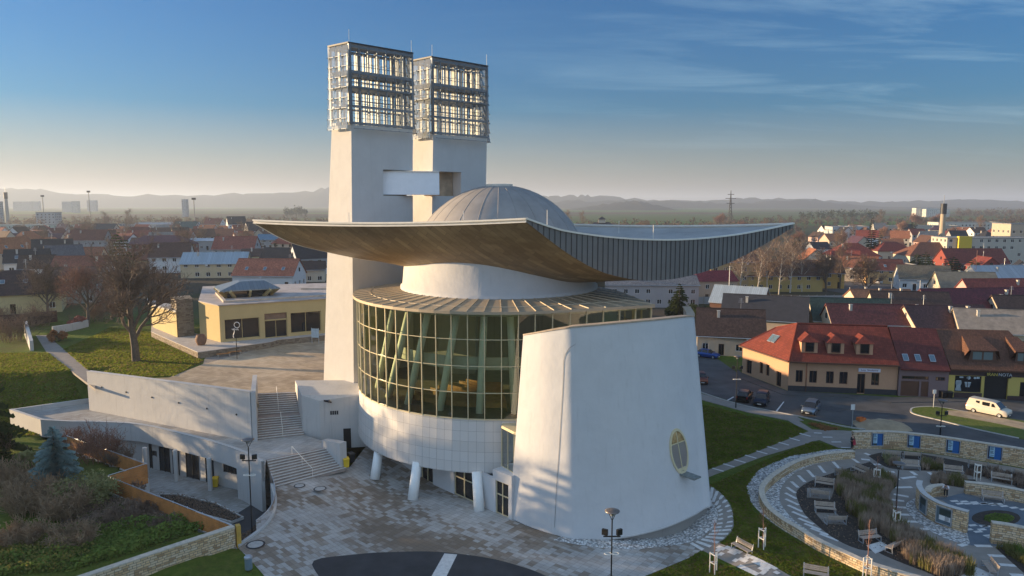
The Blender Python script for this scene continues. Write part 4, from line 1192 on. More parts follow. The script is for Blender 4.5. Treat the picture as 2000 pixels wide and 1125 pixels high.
# courtyard face: back wall with glazed doors, columns, solid pier
w0, w1, w2 = at(471, 957, -3.1), at(293, 912, -3.1), Vector((-56, 86.5, -3.1))
mb = MB(); wallmesh(mb, [v2(w0), v2(w1), v2(w2)], .3, -3.3, .46); bw_ = apart(mb, 'courtyard_wall', M['annex_wall'], fix=True)
wd = (w1 - w0).normalized(); wn_ = Vector((wd.y, -wd.x, 0))
if wn_.y > 0: wn_ = -wn_
def on_wall(px, py): return (at(px, py, -3.1) - w0).dot(wd)
for (xa, ya, xb, yb, h0, h1, kind) in ((380, 926, 407, 931, 0, 2.95, 'door'), (417, 936, 429, 941, 0, 2.95, 'door'), (318, 917, 340, 921, 0, 2.9, 'door'), (350, 921, 362, 924, 0, 2.9, 'door'), (296, 913, 301, 914, 0, 2.95, 'door'), (445, 948, 470, 957, 1.7, 2.6, 'window'), (233, 900, 283, 909, 0, 2.95, 'door'), (304, 914, 311, 916, 1.6, 2.2, 'window'), (180, 890, 215, 896, 0, 2.9, 'door')):
    s0_, s1_ = sorted((on_wall(xa, ya), on_wall(xb, yb)))
    a, c_ = w0 + wd * s0_ + wn_ * .16, w0 + wd * s1_ + wn_ * .16
    mb = MB(); mb.quad(a + Vector((0, 0, h0 + .04)), c_ + Vector((0, 0, h0 + .04)), c_ + Vector((0, 0, h1)), a + Vector((0, 0, h1)))
    d_ = apart(mb, kind, M['dark_glass'])
    fm = MB()
    for p in ((a, c_, (a + c_) / 2) if s1_ - s0_ > .9 else (a, c_)): fm.bar(p + Vector((0, 0, h0)), p + Vector((0, 0, h1)), .07, .09, up=wn_)
    fm.bar(a + Vector((0, 0, h1)), c_ + Vector((0, 0, h1)), .09, .07); apart(fm, kind + '_frame', M['dark_steel'], d_, fix=True)
for px, py in ((199, 902), (286, 934), (345, 939), (411, 957)):
    p = at(px, py, -3.1); mb = MB(); mb.tube([p, p + Vector((0, 0, 3.6))], .25, 18); apart(mb, 'column', M['concrete'], smooth=False)
q0, q1 = pars[-7], pars[-1]
mb = MB(); wallmesh(mb, offs(xy(pars[-7:]), -.20), .40, -3.4, 2.18); apart(mb, 'end_pier', M['annex_wall'], fix=True)

# steps
stp, MS = world_thing('stone_staircase', 'lower flight of wide stone steps rising from the plaza to the terrace', 'stairs', (-20.5, 71, 0), 'outdoor staircases')
a0_, a1_, b0_, b1_ = Vector((-23.53, 68.18, 0)), Vector((-17.66, 73.28, 0)), Vector((-25.47, 71.68, 0)), Vector((-20.23, 75.45, 0))
mb = MB(); n = 10
for k in range(n):
    t = k / n; z = LOW * (k + 1) / n + .02
    p, q = a0_.lerp(b0_, t), a1_.lerp(b1_, t)
    p2, q2 = a0_.lerp(b0_, (k + 1) / n), a1_.lerp(b1_, (k + 1) / n)
    mb.prism([v2(p), v2(q), v2(q2), v2(p2)], -.2, z); mb.bar(Vector((p.x, p.y, z - .02)), Vector((q.x, q.y, z - .02)), .09, .06, 1)
mb.build('flight', [M['steps'], M['stripe']], stp, M=MS)
def handrail(name, pts, parent, MM, posts=True):
    mb = MB(); mb.tube([p + Vector((0, 0, .9)) for p in pts], .03, 6)
    for p in pts: mb.tube([p, p + Vector((0, 0, .9))], .025, 6)
    mb.build(name, M['trim'], parent, M=MM)
m0, m1 = a0_.lerp(a1_, .52), b0_.lerp(b1_, .42)
handrail('handrail', [m0 + Vector((0, 0, .1)), m0.lerp(m1, .5) + Vector((0, 0, .85)), m1 + Vector((0, 0, LOW))], stp, MS)
st2, MS2 = world_thing('stone_staircase', 'upper flight of wide stone steps rising from the terrace to the upper plaza', 'stairs', (-27, 80, LOW), 'outdoor staircases')
a0_, a1_, b0_, b1_ = Vector((-28.7, 77.9, 0)), Vector((-23.88, 79.79, 0)), Vector((-31.1, 85.1, 0)), Vector((-26.61, 85.8, 0))
mb = MB(); ts = [.4 * i / 9 for i in range(9)] + [.56 + .44 * i / 10 for i in range(10)]
for k, t in enumerate(ts):
    t2 = ts[k + 1] if k + 1 < len(ts) else 1.0
    p, q = a0_.lerp(b0_, t), a1_.lerp(b1_, t); p2, q2 = a0_.lerp(b0_, t2), a1_.lerp(b1_, t2)
    z = LOW + (5.05 - LOW) * (k + 1) / len(ts); mb.prism([v2(p), v2(q), v2(q2), v2(p2)], .6, z); mb.bar(Vector((p.x, p.y, z - .02)), Vector((q.x, q.y, z - .02)), .09, .06, 1)
mb.build('flight', [M['steps'], M['stripe']], st2, M=MS2)
for ta, tb, s_ in ((0.02, .38, .55), (.6, .97, .52)):
    za = lambda t: LOW + (5.05 - LOW) * t
    handrail('handrail', [a0_.lerp(b0_, ta).lerp(a1_.lerp(b1_, ta), s_) + Vector((0, 0, za(ta))), a0_.lerp(b0_, tb).lerp(a1_.lerp(b1_, tb), s_) + Vector((0, 0, za(tb)))], st2, MS2)
# concrete block between the steps and the drum
bk, MK = world_thing('entrance_block', 'concrete block beside the steps with a slanted skylight and a dark doorway', 'building', (-21, 80, 0))
cA, cB, cC, cD, cE = pd(577, 766, 86.0), pd(590, 800, 80.2), at(626, 851, LOW), Vector((-16.8, 80.3, 0)), Vector((-16.8, 87, 0))
zA_, zB_, zC_, zD_ = pd(576, 743, 86).z, pd(588, 772, 80.2).z, pd(624, 783, cC.y).z, pd(692, 770, 80.3).z
mb = MB(); mb.prism([v2(cA), v2(cB), v2(cC), v2(cD), v2(cE)], [0, 0, 0, 0, 0], [zA_, zB_, zC_, zD_, zD_]); bl = mb.build('walls', M['concrete'], bk, M=MK)
mb = MB(); u_ = [pd(594, 757, 83.5), pd(598, 765, 80.8), pd(634, 779, 78.6), pd(626, 776, 80.3)]
def btop(p): return Vector((p.x, p.y, zA_ + (zC_ - zA_) * (86 - p.y) / (86 - cC.y)))
q = [Vector((-25.2, 83.6, 0)), Vector((-23.6, 80.6, 0)), Vector((-20.4, 79.0, 0)), Vector((-21.2, 80.2, 0))]
mb.prism([v2(p) for p in q], [btop(p).z - .1 for p in q], [btop(p).z + .06 for p in q]); mb.build('skylight', M['dark_glass'], bk, M=MK)
dv = (cD - cC); dv.z = 0; dl = dv.length; dv.normalize(); dn_ = Vector((dv.y, -dv.x, 0))
def bq(s_, z, o=.02): p = cC + dv * s_ + dn_ * o; return Vector((p.x, p.y, z))
mb = MB(); s_ = (pd(672, 860, 79.2) - cC).dot(dv); mb.quad(bq(s_ - .1, 0), bq(s_ + .75, 0), bq(s_ + .75, 2.3), bq(s_ - .1, 2.3)); mb.build('doorway', M['black'], bk, M=MK)
mb = MB(); s_ = (pd(643, 813, 78.2) - cC).dot(dv)
for k in range(4): mb.quad(bq(s_ + .24 * k, 4.0), bq(s_ + .24 * k + .18, 4.0), bq(s_ + .24 * k + .18, 4.45), bq(s_ + .24 * k, 4.45))
mb.build('vent_grille', M['dark_steel'], bk, M=MK)
lwl, MW = world_thing('stair_wall', 'short white wall ending the lower steps beside the yellow bin', 'wall', (-19, 74.4, 0))
p0, p1 = Vector((-20.5, 76.0, 0)), Vector((-17.9, 73.5, 0))
z0_, z1_ = pd(637, 858, 76.0).z, pd(672, 864, 73.5).z
mb = MB(); wallmesh(mb, [v2(p0), v2(p1)], .8, -.1, [z0_, z1_]); mb.build('body', M['annex_wall'], lwl, fix=True, M=MW)
# curved glass balustrade on a white upstand
bal, MBa = world_thing('glass_balustrade', 'curved glass balustrade along the edge of the plaza above the courtyard drive', 'balustrade', v2(balu[0]) + (0,))
mb = MB(); wallmesh(mb, xy(balu), .28, -3.4, .22); mb.build('upstand', M['annex_wall'], bal, fix=True, M=MBa)
mb = MB()
for a, c_ in zip(balu[:-9], balu[1:-8]): mb.quad(a + Vector((0, 0, .22)), c_ + Vector((0, 0, .22)), c_ + Vector((0, 0, 1.2)), a + Vector((0, 0, 1.2)))
mb.build('glass', glassmat('clear_glass', (.86, .9, .9), .9), bal, M=MBa)
mb = MB(); mb.tube([p + Vector((0, 0, 1.22)) for p in balu[:-8]], .035, 6); mb.build('rail', M['bench_steel'], bal, M=MBa)

# timber fences of the garden
F0, F1, F2, F3 = Vector((-22.95, 56.3, 0)), at(210, 929, 1.7), at(287, 905, 1.7), at(130, 850, 1.7)
def plankfence(label, a, b, zt, zb, mat='timber', posts=True):
    o, MM = world_thing('timber_fence', label, 'fence', ((a.x + b.x) / 2, (a.y + b.y) / 2, zb))
    d = (b - a); d.z = 0; L = d.length; d.normalize(); n = Vector((d.y, -d.x, 0))
    mb = MB(); k = 8
    for i in range(k):
        z = zb + (zt - zb) * i / k; mb.bar(Vector((a.x, a.y, z + (zt - zb) / k / 2)), Vector((b.x, b.y, z + (zt - zb) / k / 2)), .05, (zt - zb) / k - .025)
    mb.build('planks', M[mat], o, fix=True, M=MM)
    if posts:
        cnt = max(2, int(L / 2.1))
        for i in range(cnt + 1):
            p = a.lerp(b, i / cnt) + n * -.08 if n.x < 0 else a.lerp(b, i / cnt) + n * .08
            pm = MB(); pm.box((p.x, p.y, (zb + zt + .15) / 2), (.07, .07, zt - zb + .15)); pm.build('post', M['bench_steel'], o, M=MM)
    mb = MB(); mb.tube([Vector((a.x, a.y, zt + .1)), Vector((b.x, b.y, zt + .1))], .04, 6); mb.build('top_rail', M['bench_steel'], o, M=MM)
    cm = MB(); wallmesh(cm, [v2(a), v2(b)], .24, -4.2, zb - .02); cm.build('footing', M['annex_wall'], o, fix=True, M=MM)
    return o
plankfence('long orange timber fence with steel posts running from the stone wall', F0, F1, 1.55, .12)
plankfence('short orange timber fence facing the plaza, at the corner of the garden', F1, F2, 1.6, -.4, posts=False)
plankfence('shadowed brown timber fence running back to the annex from the orange corner', F2, F3, 1.55, .12)
# stone garden wall
gw_, MG = world_thing('stone_wall', 'coursed sandstone garden wall at the bottom edge beside the lawn', 'wall', (-26.5, 52, 0))
gpth = [v2(F0 + Vector((.1, -.2, 0))), v2(at(300, 1080, 1.65)), v2(at(164, 1126, 1.65)), v2(at(0, 1180, 1.65))]
mb = MB(); wallmesh(mb, gpth, .5, -.5, 1.65); mb.build('masonry', M['stone'], gw_, fix=True, M=MG)
mb = MB(); wallmesh(mb, gpth, .56, 1.652, 1.74); mb.build('coping', M['stone_cap'], gw_, fix=True, M=MG)
mb = MB(); mb.box((F0.x + .42, F0.y - .1, .8), (.35, .5, 1.9), rz=.6); mb.build('end_post', plain('gate_post', (.55, .33, .06), .6), gw_, M=MG)
# planted bed and kerb in the courtyard
pbp = [at(*p, -3.0) for p in ((308, 968), (345, 968), (420, 985), (475, 1013), (452, 1022), (380, 1003))]
tag(sheet('courtyard_bed', pbp, -2.92, M['soil'], .2), kind='structure')
kb = MB(); wallmesh(kb, xy(pbp), .16, -3.1, -2.8); o = kb.build('bed_kerb', M['concrete'], fix=True); tag(o, kind='structure')
# bins, manholes
def wheelie(loc, mat, label, name='wheelie_bin', rz=0, s=1):
    o = empty(name, loc, rz, label, 'bin')
    mb = MB(); mb.add([(-.26 * s, -.28 * s, .08), (.26 * s, -.28 * s, .08), (.26 * s, .28 * s, .08), (-.26 * s, .28 * s, .08), (-.31 * s, -.36 * s, .98), (.31 * s, -.36 * s, .98), (.31 * s, .36 * s, .98), (-.31 * s, .36 * s, .98)], ((3, 2, 1, 0), (0, 1, 5, 4), (1, 2, 6, 5), (2, 3, 7, 6), (3, 0, 4, 7), (4, 5, 6, 7)))
    mb.build('body', mat, o)
    l = MB(); l.add([(-.34 * s, -.41 * s, 1.0), (.34 * s, -.41 * s, 1.0), (.34 * s, .40 * s, 1.0), (-.34 * s, .40 * s, 1.0), (-.30 * s, -.34 * s, 1.07), (.30 * s, -.34 * s, 1.07), (.30 * s, .36 * s, 1.1), (-.30 * s, .36 * s, 1.1)], ((3, 2, 1, 0), (0, 1, 5, 4), (1, 2, 6, 5), (2, 3, 7, 6), (3, 0, 4, 7), (4, 5, 6, 7)))
    l.tube([(-.3 * s, .44 * s, .98), (.3 * s, .44 * s, .98)], .025, 6); l.build('lid', mat, o)
    for sx in (-1, 1): w = MB(); w.tube([(sx * .24 * s, .30 * s, .1), (sx * .31 * s, .30 * s, .1)], .1, 12); w.build('wheel', M['black'], o)
    return o
wheelie(at(676, 913), M['yellow_bin'], 'bright yellow wheelie bin behind the short white stair wall', rz=.4)
wheelie(at(421, 951, -3.1), M['yellow_bin'], 'yellow wheelie bin in the sunken courtyard beside a column', rz=.2)
wheelie(at(686, 903), M['black'], 'black wheelie bin beside the yellow one under the drum', rz=.7)
for (px, py, r_, lb) in ((585, 949, .55, 'manhole ring at the foot of the stone steps, the one nearer the steps'), (625, 955, .62, 'manhole ring in the pale slabs below the stone steps'), (499, 1064, .75, 'round manhole cover near the glass balustrade and stone wall')):
    p = at(px, py); o = empty('manhole_cover', p + Vector((0, 0, .03)), 0, lb, 'manhole', 'manhole covers in the plaza')
    mb = MB(); mb.lathe([(r_ * .82, .001), (r_ * .84, .016), (r_, .016), (r_ * 1.02, 0)], 28); mb.build('rim', M['dark_steel'], o)
    mb = MB(); mb.lathe([(0, .008), (r_ * .82, .008)], 28); mb.build('plate', M['kerb'], o)
o = empty('litter_bin', at(486, 1113), 0, 'grey blue cylindrical litter bin on the lawn edge below the manhole', 'bin')
mb = MB(); mb.lathe([(0, .06), (.26, .06), (.28, .12), (.28, 1.0)], 18); mb.build('body', plain('bin_steel', (.22, .30, .36), .5, .3), o, smooth=True)
mb = MB(); mb.lathe([(.31, .98), (.31, 1.08), (.2, 1.16), (0, 1.18)], 18); mb.build('lid', plain('bin_lid', (.45, .46, .48), .4, .4), o)
# pale gable wall along the lawn path, benches near the pavilion
lg, MLg = world_thing('lawn_wall', 'narrow pale sunlit wall standing beside the lawn path', 'wall', v2(at(58, 690, 4.5)) + (4.2,))
q0, q1 = at(52, 660, 4.6), at(63, 690, 4.6)
mb = MB(); wallmesh(mb, [v2(q1), v2(q1.lerp(q0, .5)), v2(q0)], .5, 3.8, [6.6, 7.1, 7.6]); mb.build('masonry', M['concrete'], lg, fix=True, M=MLg)
# ================================================================== PARK THINGS
rw_, MR = world_thing('stone_ring_wall', 'low curved sandstone wall sweeping round the park between two pebble bands', 'wall', (33, 66, 0))
mb = MB(); wallmesh(mb, xy(ringp), .5, -.2, .8); mb.build('masonry', M['stone'], rw_, fix=True, M=MR)
mb = MB(); wallmesh(mb, xy(ringp), .53, .802, .86); mb.build('coping', M['stone_cap'], rw_, fix=True, M=MR)
bwp = smooth([at(*zA(x, y), 1.95) for x, y in ((952, 302), (1080, 301), (1200, 304), (1350, 318), (1500, 337), (1700, 367), (1929, 402), (2200, 455))], 5)
bwl, MBw = world_thing('stone_wall', 'long tall sandstone wall with four blue posters below the street', 'wall', (45, 75, 0))
mb = MB(); wallmesh(mb, xy(bwp), .5, -.2, 1.95); mb.build('masonry', M['stone'], bwl, fix=True, M=MBw)
mb = MB(); wallmesh(mb, xy(bwp), .56, 1.952, 2.03); mb.build('coping', M['stone_cap'], bwl, fix=True, M=MBw)
def face_on(path, px, py, z, off):
    """point, tangent, normal on the camera side of a wall path where the picture point lands"""
    best = None
    for i in range(len(path) - 1):
        a, c_ = path[i], path[i + 1]
        for k in range(12):
            p = a.lerp(c_, k / 12); q = Vector((p.x, p.y, z))
            f_ = q.y * CA - (z - CAMH) * SA; X = 1000 + F * q.x / f_
            if best is None or abs(X - px) < best[0]: best = (abs(X - px), q, (c_ - a))
    _, q, t = best; t.z = 0; t.normalize(); n = Vector((t.y, -t.x, 0))
    if n.dot(q - Vector((0, 0, 28))) > 0: n = -n
    if t.x < 0: t = -t
    return q + n * off, t, n
def board(px, z, path, w, h, label, off, kind, seed):
    q, t, n = face_on(path, px, 0, z, off)
    o = empty('information_board', q, 0, label, 'board')
    up = Vector((0, 0, 1))
    P = lambda u, v_, d=0: t * u + up * v_ + n * d
    mb = MB()
    for a, c_ in ((P(-w / 2, -h / 2), P(w / 2, -h / 2)), (P(-w / 2, h / 2), P(w / 2, h / 2))): mb.bar(a, c_, .10, .07)
    for a, c_ in ((P(-w / 2, -h / 2 - .03), P(-w / 2, h / 2 + .03)), (P(w / 2, -h / 2 - .03), P(w / 2, h / 2 + .03))): mb.bar(a, c_, .07, .10, up=n)
    mb.build('frame', M['bench_steel'], o, fix=True)
    def rect(name, mat, u0, u1, v0, v1, d, par=o):
        m_ = MB(); m_.quad(P(u0, v0, d), P(u1, v0, d), P(u1, v1, d), P(u0, v1, d)); return m_.build(name, mat, par)
    rr_ = random.Random(seed)
    if kind == 'blue':
        pn = rect('panel', M['poster_blue'], -w / 2, w / 2, -h / 2, h / 2, .012)
        rect('text_column', M['poster_pale'], -w * .36, -w * .02, -h * .30, h * .44, .018, pn)
        rect('side_band', M['poster_ink'], -w / 2 + .03, -w * .38, -h * .48, h * .48, .017, pn)
        rect('side_band', M['poster_ink'], w * .42, w * .49, -h * .48, h * .48, .017, pn)
        rect('photograph', plain('poster_photo%d' % seed, (.05, .07, .045), .5, 0, .6, 4), -w * .34, -w * .04, -h * .47, -h * .32, .018, pn)
        m_ = MB()
        for k in range(9):
            v0 = h * .38 - k * h * .075
            if k in (3, 7): continue
            u1 = -w * (.06 + .10 * rr_.random()); m_.quad(P(-w * .33, v0, .024), P(u1, v0, .024), P(u1, v0 + h * .035, .024), P(-w * .33, v0 + h * .035, .024))
        m_.build('lettering', M['poster_ink'], pn)
    else:
        pn = rect('panel', plain('board_grey%d' % seed, (.10, .15, .18), .35, 0, .15), -w / 2, w / 2, -h / 2, h / 2, .012)
        rect('picture', plain('board_dark%d' % seed, (.025, .045, .04), .4, 0, .3, 2), -w * .30, w * .44, h * .02, h * .40, .018, pn)
        if kind == 'map': rect('sheet', M['white_frame'], -w * .30, w * .44, -h * .28, h * .0, .018, pn)
        m_ = MB()
        for k in range(6):
            v0 = -h * .02 - k * h * .055; m_.quad(P(w * .08, v0 - .02, .024), P(w * (.2 + .2 * rr_.random()), v0 - .02, .024), P(w * .4, v0 + .02, .024), P(w * .08, v0 + .02, .024))
        m_.build('lettering', M['poster_ink'], pn)
for i, (x, w_) in enumerate(((1086, 62), (1298, 68), (1523, 70), (1763, 76))):
    board(zA(x, 0)[0], 1.12, bwp, 1.30, 1.45, ['blue poster on the tall stone wall, the one nearest the standing person', 'blue poster second from the standing person on the tall stone wall', 'blue poster on the tall stone wall above the pair of benches with a tree guard', 'blue poster farthest from the standing person on the tall stone wall'][i], .30, 'blue', i)
sp = smooth([at(*zB(x, y), 1.9) for x, y in ((578, 440), (572, 470), (592, 512), (642, 556), (722, 600), (820, 632), (928, 662))], 6)
swl, MSw = world_thing('spiral_wall', 'curved tall sandstone wall with two framed boards standing on pebbles', 'wall', (38, 62, 0))
mb = MB(); wallmesh(mb, xy(sp), .42, -.1, 1.9); mb.build('masonry', M['stone'], swl, fix=True, M=MSw)
mb = MB(); wallmesh(mb, xy(sp), .50, 1.902, 1.97); mb.build('coping', M['concrete'], swl, fix=True, M=MSw)
board(zB(622, 0)[0], 1.02, sp, 1.15, 1.45, 'dark framed board on the spiral wall nearer the leaning visitor', .25, 'plain', 11)
board(zB(760, 0)[0], 1.00, sp, 1.25, 1.50, 'framed board with a white map sheet on the spiral wall', .25, 'map', 12)
pebs = smooth(gpts([zB(*p) for p in ((560, 560), (485, 600), (490, 660), (560, 740), (700, 830), (850, 885), (940, 898))]), 4)
sheet('spiral_pebbles', pebs + [Vector((p.x, p.y, 0)) for p in sp[::-1]], .05, M['pebbles'], .05)
lp = smooth([at(*zB(x, y), 1.0) for x, y in ((630, 520), (648, 490), (690, 474), (757, 470))], 5)
o, MM = world_thing('stone_wall', 'short low sandstone wall the white shirted visitor leans on', 'wall', v2(lp[8]) + (0,))
mb = MB(); wallmesh(mb, xy(lp), .5, -.1, 1.0); mb.build('masonry', M['stone'], o, fix=True, M=MM)
mb = MB(); wallmesh(mb, xy(lp), .55, 1.002, 1.06); mb.build('coping', M['stone_cap'], o, fix=True, M=MM)
for pts, z, lab in ((((905, 448), (1000, 457), (1150, 477), (1328, 512), (1500, 560)), 1.15, 'low curved sandstone wall behind a single bench in the spiral court'), (((1096, 738), (1200, 752), (1328, 778), (1500, 820)), 1.75, 'thick sandstone wall block beside the round planting bed')):
    q = smooth([at(*zB(x, y), z) for x, y in pts], 5)
    o, MM = world_thing('stone_wall', lab, 'wall', v2(q[0]) + (0,))
    mb = MB(); wallmesh(mb, xy(q), .5, -.1, z); mb.build('masonry', M['stone'], o, fix=True, M=MM)
    mb = MB(); wallmesh(mb, xy(q), .55, z + .002, z + .06); mb.build('coping', M['stone_cap'], o, fix=True, M=MM)

# ---------------------------------------------------------------- benches
def make_bench():
    o = empty('park_bench', (0, 0, 0), 0, 'bench', 'bench')
    for i in range(4):
        mb = MB(); mb.box((0, -.30 + i * .125, .44), (1.8, .105, .04)); mb.build('seat_slat', M['wood_slat'], o)
    for i in range(3):
        mb = MB(); z = .56 + i * .125; mb.box((0, .22 + .035 * i, z), (1.8, .035, .108)); mb.build('backrest_slat', M['wood_slat'], o)
    for s in (-1, 1):
        x = s * .84; mb = MB()
        mb.bar((x, -.36, .0), (x, -.32, .42), .06, .06); mb.bar((x, -.36, .40), (x, .18, .40), .06, .05)
        mb.bar((x, .24, 0), (x, .19, .42), .06, .06); mb.bar((x, .19, .40), (x, .33, .92), .06, .05, up=(0, 1, 0))
        mb.bar((x, -.36, .03), (x, .26, .03), .06, .05); mb.build('leg_frame', M['bench_steel'], o, fix=True)
    return o
B0 = None
def bench(a, b, facing, label, z=.035):
    """a,b: picture points of its two ends on the ground, left to right; facing +1 to the camera side"""
    global B0
    A_, B_ = gat(*a), gat(*b); c_ = (A_ + B_) / 2; d = B_ - A_; z += c_.z
    rz = math.atan2(d.y, d.x) + (0 if facing > 0 else math.pi)
    if B0 is None: B0 = make_bench(); o = B0; o.location = (c_.x, c_.y, z); o.rotation_euler.z = rz; o['label'] = label; o['group'] = 'park benches'
    else: o = dup(B0, (c_.x, c_.y, z), rz, label, 'park benches')
    return o
BN = [(zA, (255, 965), (388, 1015), 1, 'slatted bench on the lawn beside the checkered path and a tree guard'),
      (zA, (680, 1128), (800, 1150), 1, 'bench cut by the bottom edge on the lawn outside the ring wall'),
      (zA, (727, 608), (852, 628), 1, 'bench of the facing pair nearest the ring path bend, looking towards the stone block'),
      (zA, (697, 672), (828, 690), -1, 'dark backed bench turned away, paired with the bench behind it at the ring path'),
      (zA, (727, 757), (858, 768), 1, 'bench behind a paved bay in the middle of the grass bed edge'),
      (zA, (790, 830), (915, 830), -1, 'bench seen from behind at the middle paved bay of the grass bed'),
      (zA, (985, 935), (1105, 922), 1, 'bench tilted inward by the pale slabs in the lower part of the grass bed'),
      (zA, (1145, 1005), (1240, 958), -1, 'bench turned sideways at the pale slabs in the lower grass bed'),
      (zA, (945, 522), (1038, 562), 1, 'slanting pale bench at the top corner of the grass bed'),
      (zA, (850, 548), (948, 584), -1, 'slanting dark backed bench at the top corner of the grass bed'),
      (zA, (1225, 512), (1335, 520), 1, 'bench looking to the lamp post in the back bed, under the first two posters'),
      (zA, (1467, 540), (1585, 553), 1, 'bench in the back bed below the third poster, beside the tree guard'),
      (zA, (1737, 582), (1862, 602), 1, 'bench in the back bed below the fourth poster'),
      (zA, (1122, 450), (1220, 455), -1, 'reddish backed bench close to the tall stone wall below the first poster'),
      (zA, (1228, 455), (1345, 462), -1, 'bench turned away, close to the tall stone wall below the second poster'),
      (zA, (1605, 505), (1725, 522), -1, 'dark bench turned away below the gap between third and fourth posters'),
      (zA, (1872, 556), (1980, 574), -1, 'dark bench turned away at the picture edge below the fourth poster'),
      (zA, (1685, 690), (1815, 706), 1, 'bench in front of the low curved stone wall in the spiral court'),
      (zA, (1500, 1120), (1530, 1062), 1, 'bench end on at the bottom edge, its back to the lawn'),
      (zA, (1715, 1075), (1758, 1132), 1, 'bench end on at the bottom edge, its back to the spiral')]
for fn_, a, b, f_, lab in BN: bench(fn_(*a), fn_(*b), f_, lab)
# ---------------------------------------------------------------- tree guards with saplings
def make_guard(h):
    o = empty('tree_guard', (0, 0, 0), 0, 'guard', 'tree guard')
    ps = [(.32 * math.cos(t), .32 * math.sin(t)) for t in (.5, .5 + 2.094, .5 + 4.188)]
    for x, y in ps: mb = MB(); mb.tube([(x, y, 0), (x, y, h)], .045, 8); mb.build('stake', M['trim'], o)
    for z in (h * .52, h - .08):
        for i in range(3): mb = MB(); mb.bar((*ps[i], z), (*ps[(i + 1) % 3], z), .04, .08); mb.build('rail', M['trim'], o, fix=True)
    return o
def sapling(loc, h, label, seed):
    r_ = random.Random(seed); o = empty('sapling', loc, 0, label, 'tree')
    mb = MB(); mb.tube([(0, 0, 0), (.02, .01, h * .5), (-.02, .02, h)], [.035, .03, .012], 6); mb.build('trunk', plain('sapling_bark%d' % seed, (.30, .15, .10), .8), o)
    tw = MB()
    for k in range(14):
        z = h * (.5 + .5 * k / 14); a = r_.random() * 6.3; L = .5 * (1.15 - k / 14) + .15
        tw.tube([(0, 0, z), (L * .5 * math.cos(a), L * .5 * math.sin(a), z + L * .55), (L * .7 * math.cos(a), L * .7 * math.sin(a), z + L * 1.1)], [.012, .009, .004], 4)
    tw.build('crown', M['twig_red'], o)
G0 = make_guard(1.7)
GD = [(zA(435, 968), 'timber tree guard on the lawn by the checkered path bench', 3.4), (zA(1085, 605), 'tree guard standing in the grass bed below the first poster', 3.0), (zA(1195, 862), 'tree guard in the grass bed by the lamp post', 2.6), (zA(157, 1110), 'tree guard with a tall reddish sapling by the curved striped path', 4.4), (zA(1030, 1140), 'tree guard at the bottom edge behind the ring wall', 4.6), (zA(1660, 580), 'tree guard between the benches below the third and fourth posters', 1.9)]
for i, (p, lab, hh) in enumerate(GD):
    q = gat(*p)
    if i == 0: g = G0; g.location = (q.x, q.y, q.z); g['label'] = lab; g['group'] = 'timber tree guards'
    else: dup(G0, (q.x, q.y, q.z), .7 * i, lab, 'timber tree guards')
    if hh > 2.2: sapling((q.x, q.y, q.z), hh, 'leafless sapling in the ' + lab.replace('timber ', '').replace(' with a tall reddish sapling', ''), i)
# ---------------------------------------------------------------- lamps and signs
def lamp(loc, h, label, floods=True, ring=True, scale=1):
    o = empty('street_lamp', loc, 0, label, 'street lamp')
    mb = MB(); mb.tube([(0, 0, 0), (0, 0, 1.0), (0, 0, 1.05), (0, 0, h - .75)], [.085, .085, .055, .05], 10); mb.build('pole', M['black'], o)
    mb = MB()
    for k in range(3):
        t = k * 2.094 + .4; mb.tube([(0, 0, h - .78), (.36 * math.cos(t), .36 * math.sin(t), h - .14)], .025, 6)
    mb.build('bracket', M['dark_steel'], o)
    mb = MB(); mb.lathe([(0, h - .22), (.30, h - .18), (.52, h - .08), (.54, h - .03), (.40, h + .02), (0, h + .06)], 24); mb.build('lamp_head', plain('lamp_disc', (.20, .17, .15), .35, .5), o, smooth=True)
    mb = MB(); mb.lathe([(0, h - .42), (.12, h - .40), (.16, h - .24), (0, h - .22)], 14); mb.build('reflector', M['bench_steel'], o)
    if floods:
        mb = MB(); mb.bar((-.62, 0, h - 1.95), (.62, 0, h - 1.95), .08, .08); mb.build('crossarm', M['black'], o, fix=True)
        for s in (-1, 1):
            mb = MB(); mb.box((s * .52, -.08, h - 1.58), (.42, .2, .42), rz=s * .5); mb.build('floodlight', M['black'], o)
    if ring:
        mb = MB()
        for k, s in ((0, -1), (1, 1)):
            mb.tube([(s * .26 + .26 * math.cos(2 * math.pi * i / 16), .18 * math.sin(2 * math.pi * i / 16), h - 3.25) for i in range(17)], .035, 5)
        mb.build('band', M['trim'], o)
    return o
lamp(at(1196, 997, 6.15) * Vector((1, 1, 0)) + Vector((0, 0, -1.5)), 7.65, 'black street lamp in front of the white shield wall with two floodlights')
lamp(Vector((-22.9, 60.2, -3.1)), 10.8, 'black street lamp beside the end pier of the curved annex')
lamp(at(1749, 1012), 5.15, 'slim black lamp post rising in the grass bed of the spiral park', False, False)
lamp(at(1437, 797), 7.3, 'black street lamp beside the two dark parked cars')
lamp(at(1836, 852), 4.5, 'short street lamp by the grass island behind the stone wall')
def signpost(px, py, h, label, w=.5, hh=.7):
    p = at(px, py); o = empty('road_sign', p, 0, label, 'sign')
    mb = MB(); mb.tube([(0, 0, 0), (0, 0, h)], .045, 8); mb.build('pole', M['bench_steel'], o)
    mb = MB(); mb.box((-.05, -.06, h - hh / 2), (w, .03, hh)); mb.build('plate', M['white_frame'], o)
    mb = MB(); mb.box((.25, .05, h - hh / 2 - .05), (.35, .03, hh), rz=1.2); mb.build('plate', M['bench_steel'], o)
signpost(1664, 835, 3.0, 'pale road sign on a pole at the kerb near the silver car')
signpost(1823, 797, 2.6, 'small road sign on a thin pole at the tip of the grass island', .4, .55)
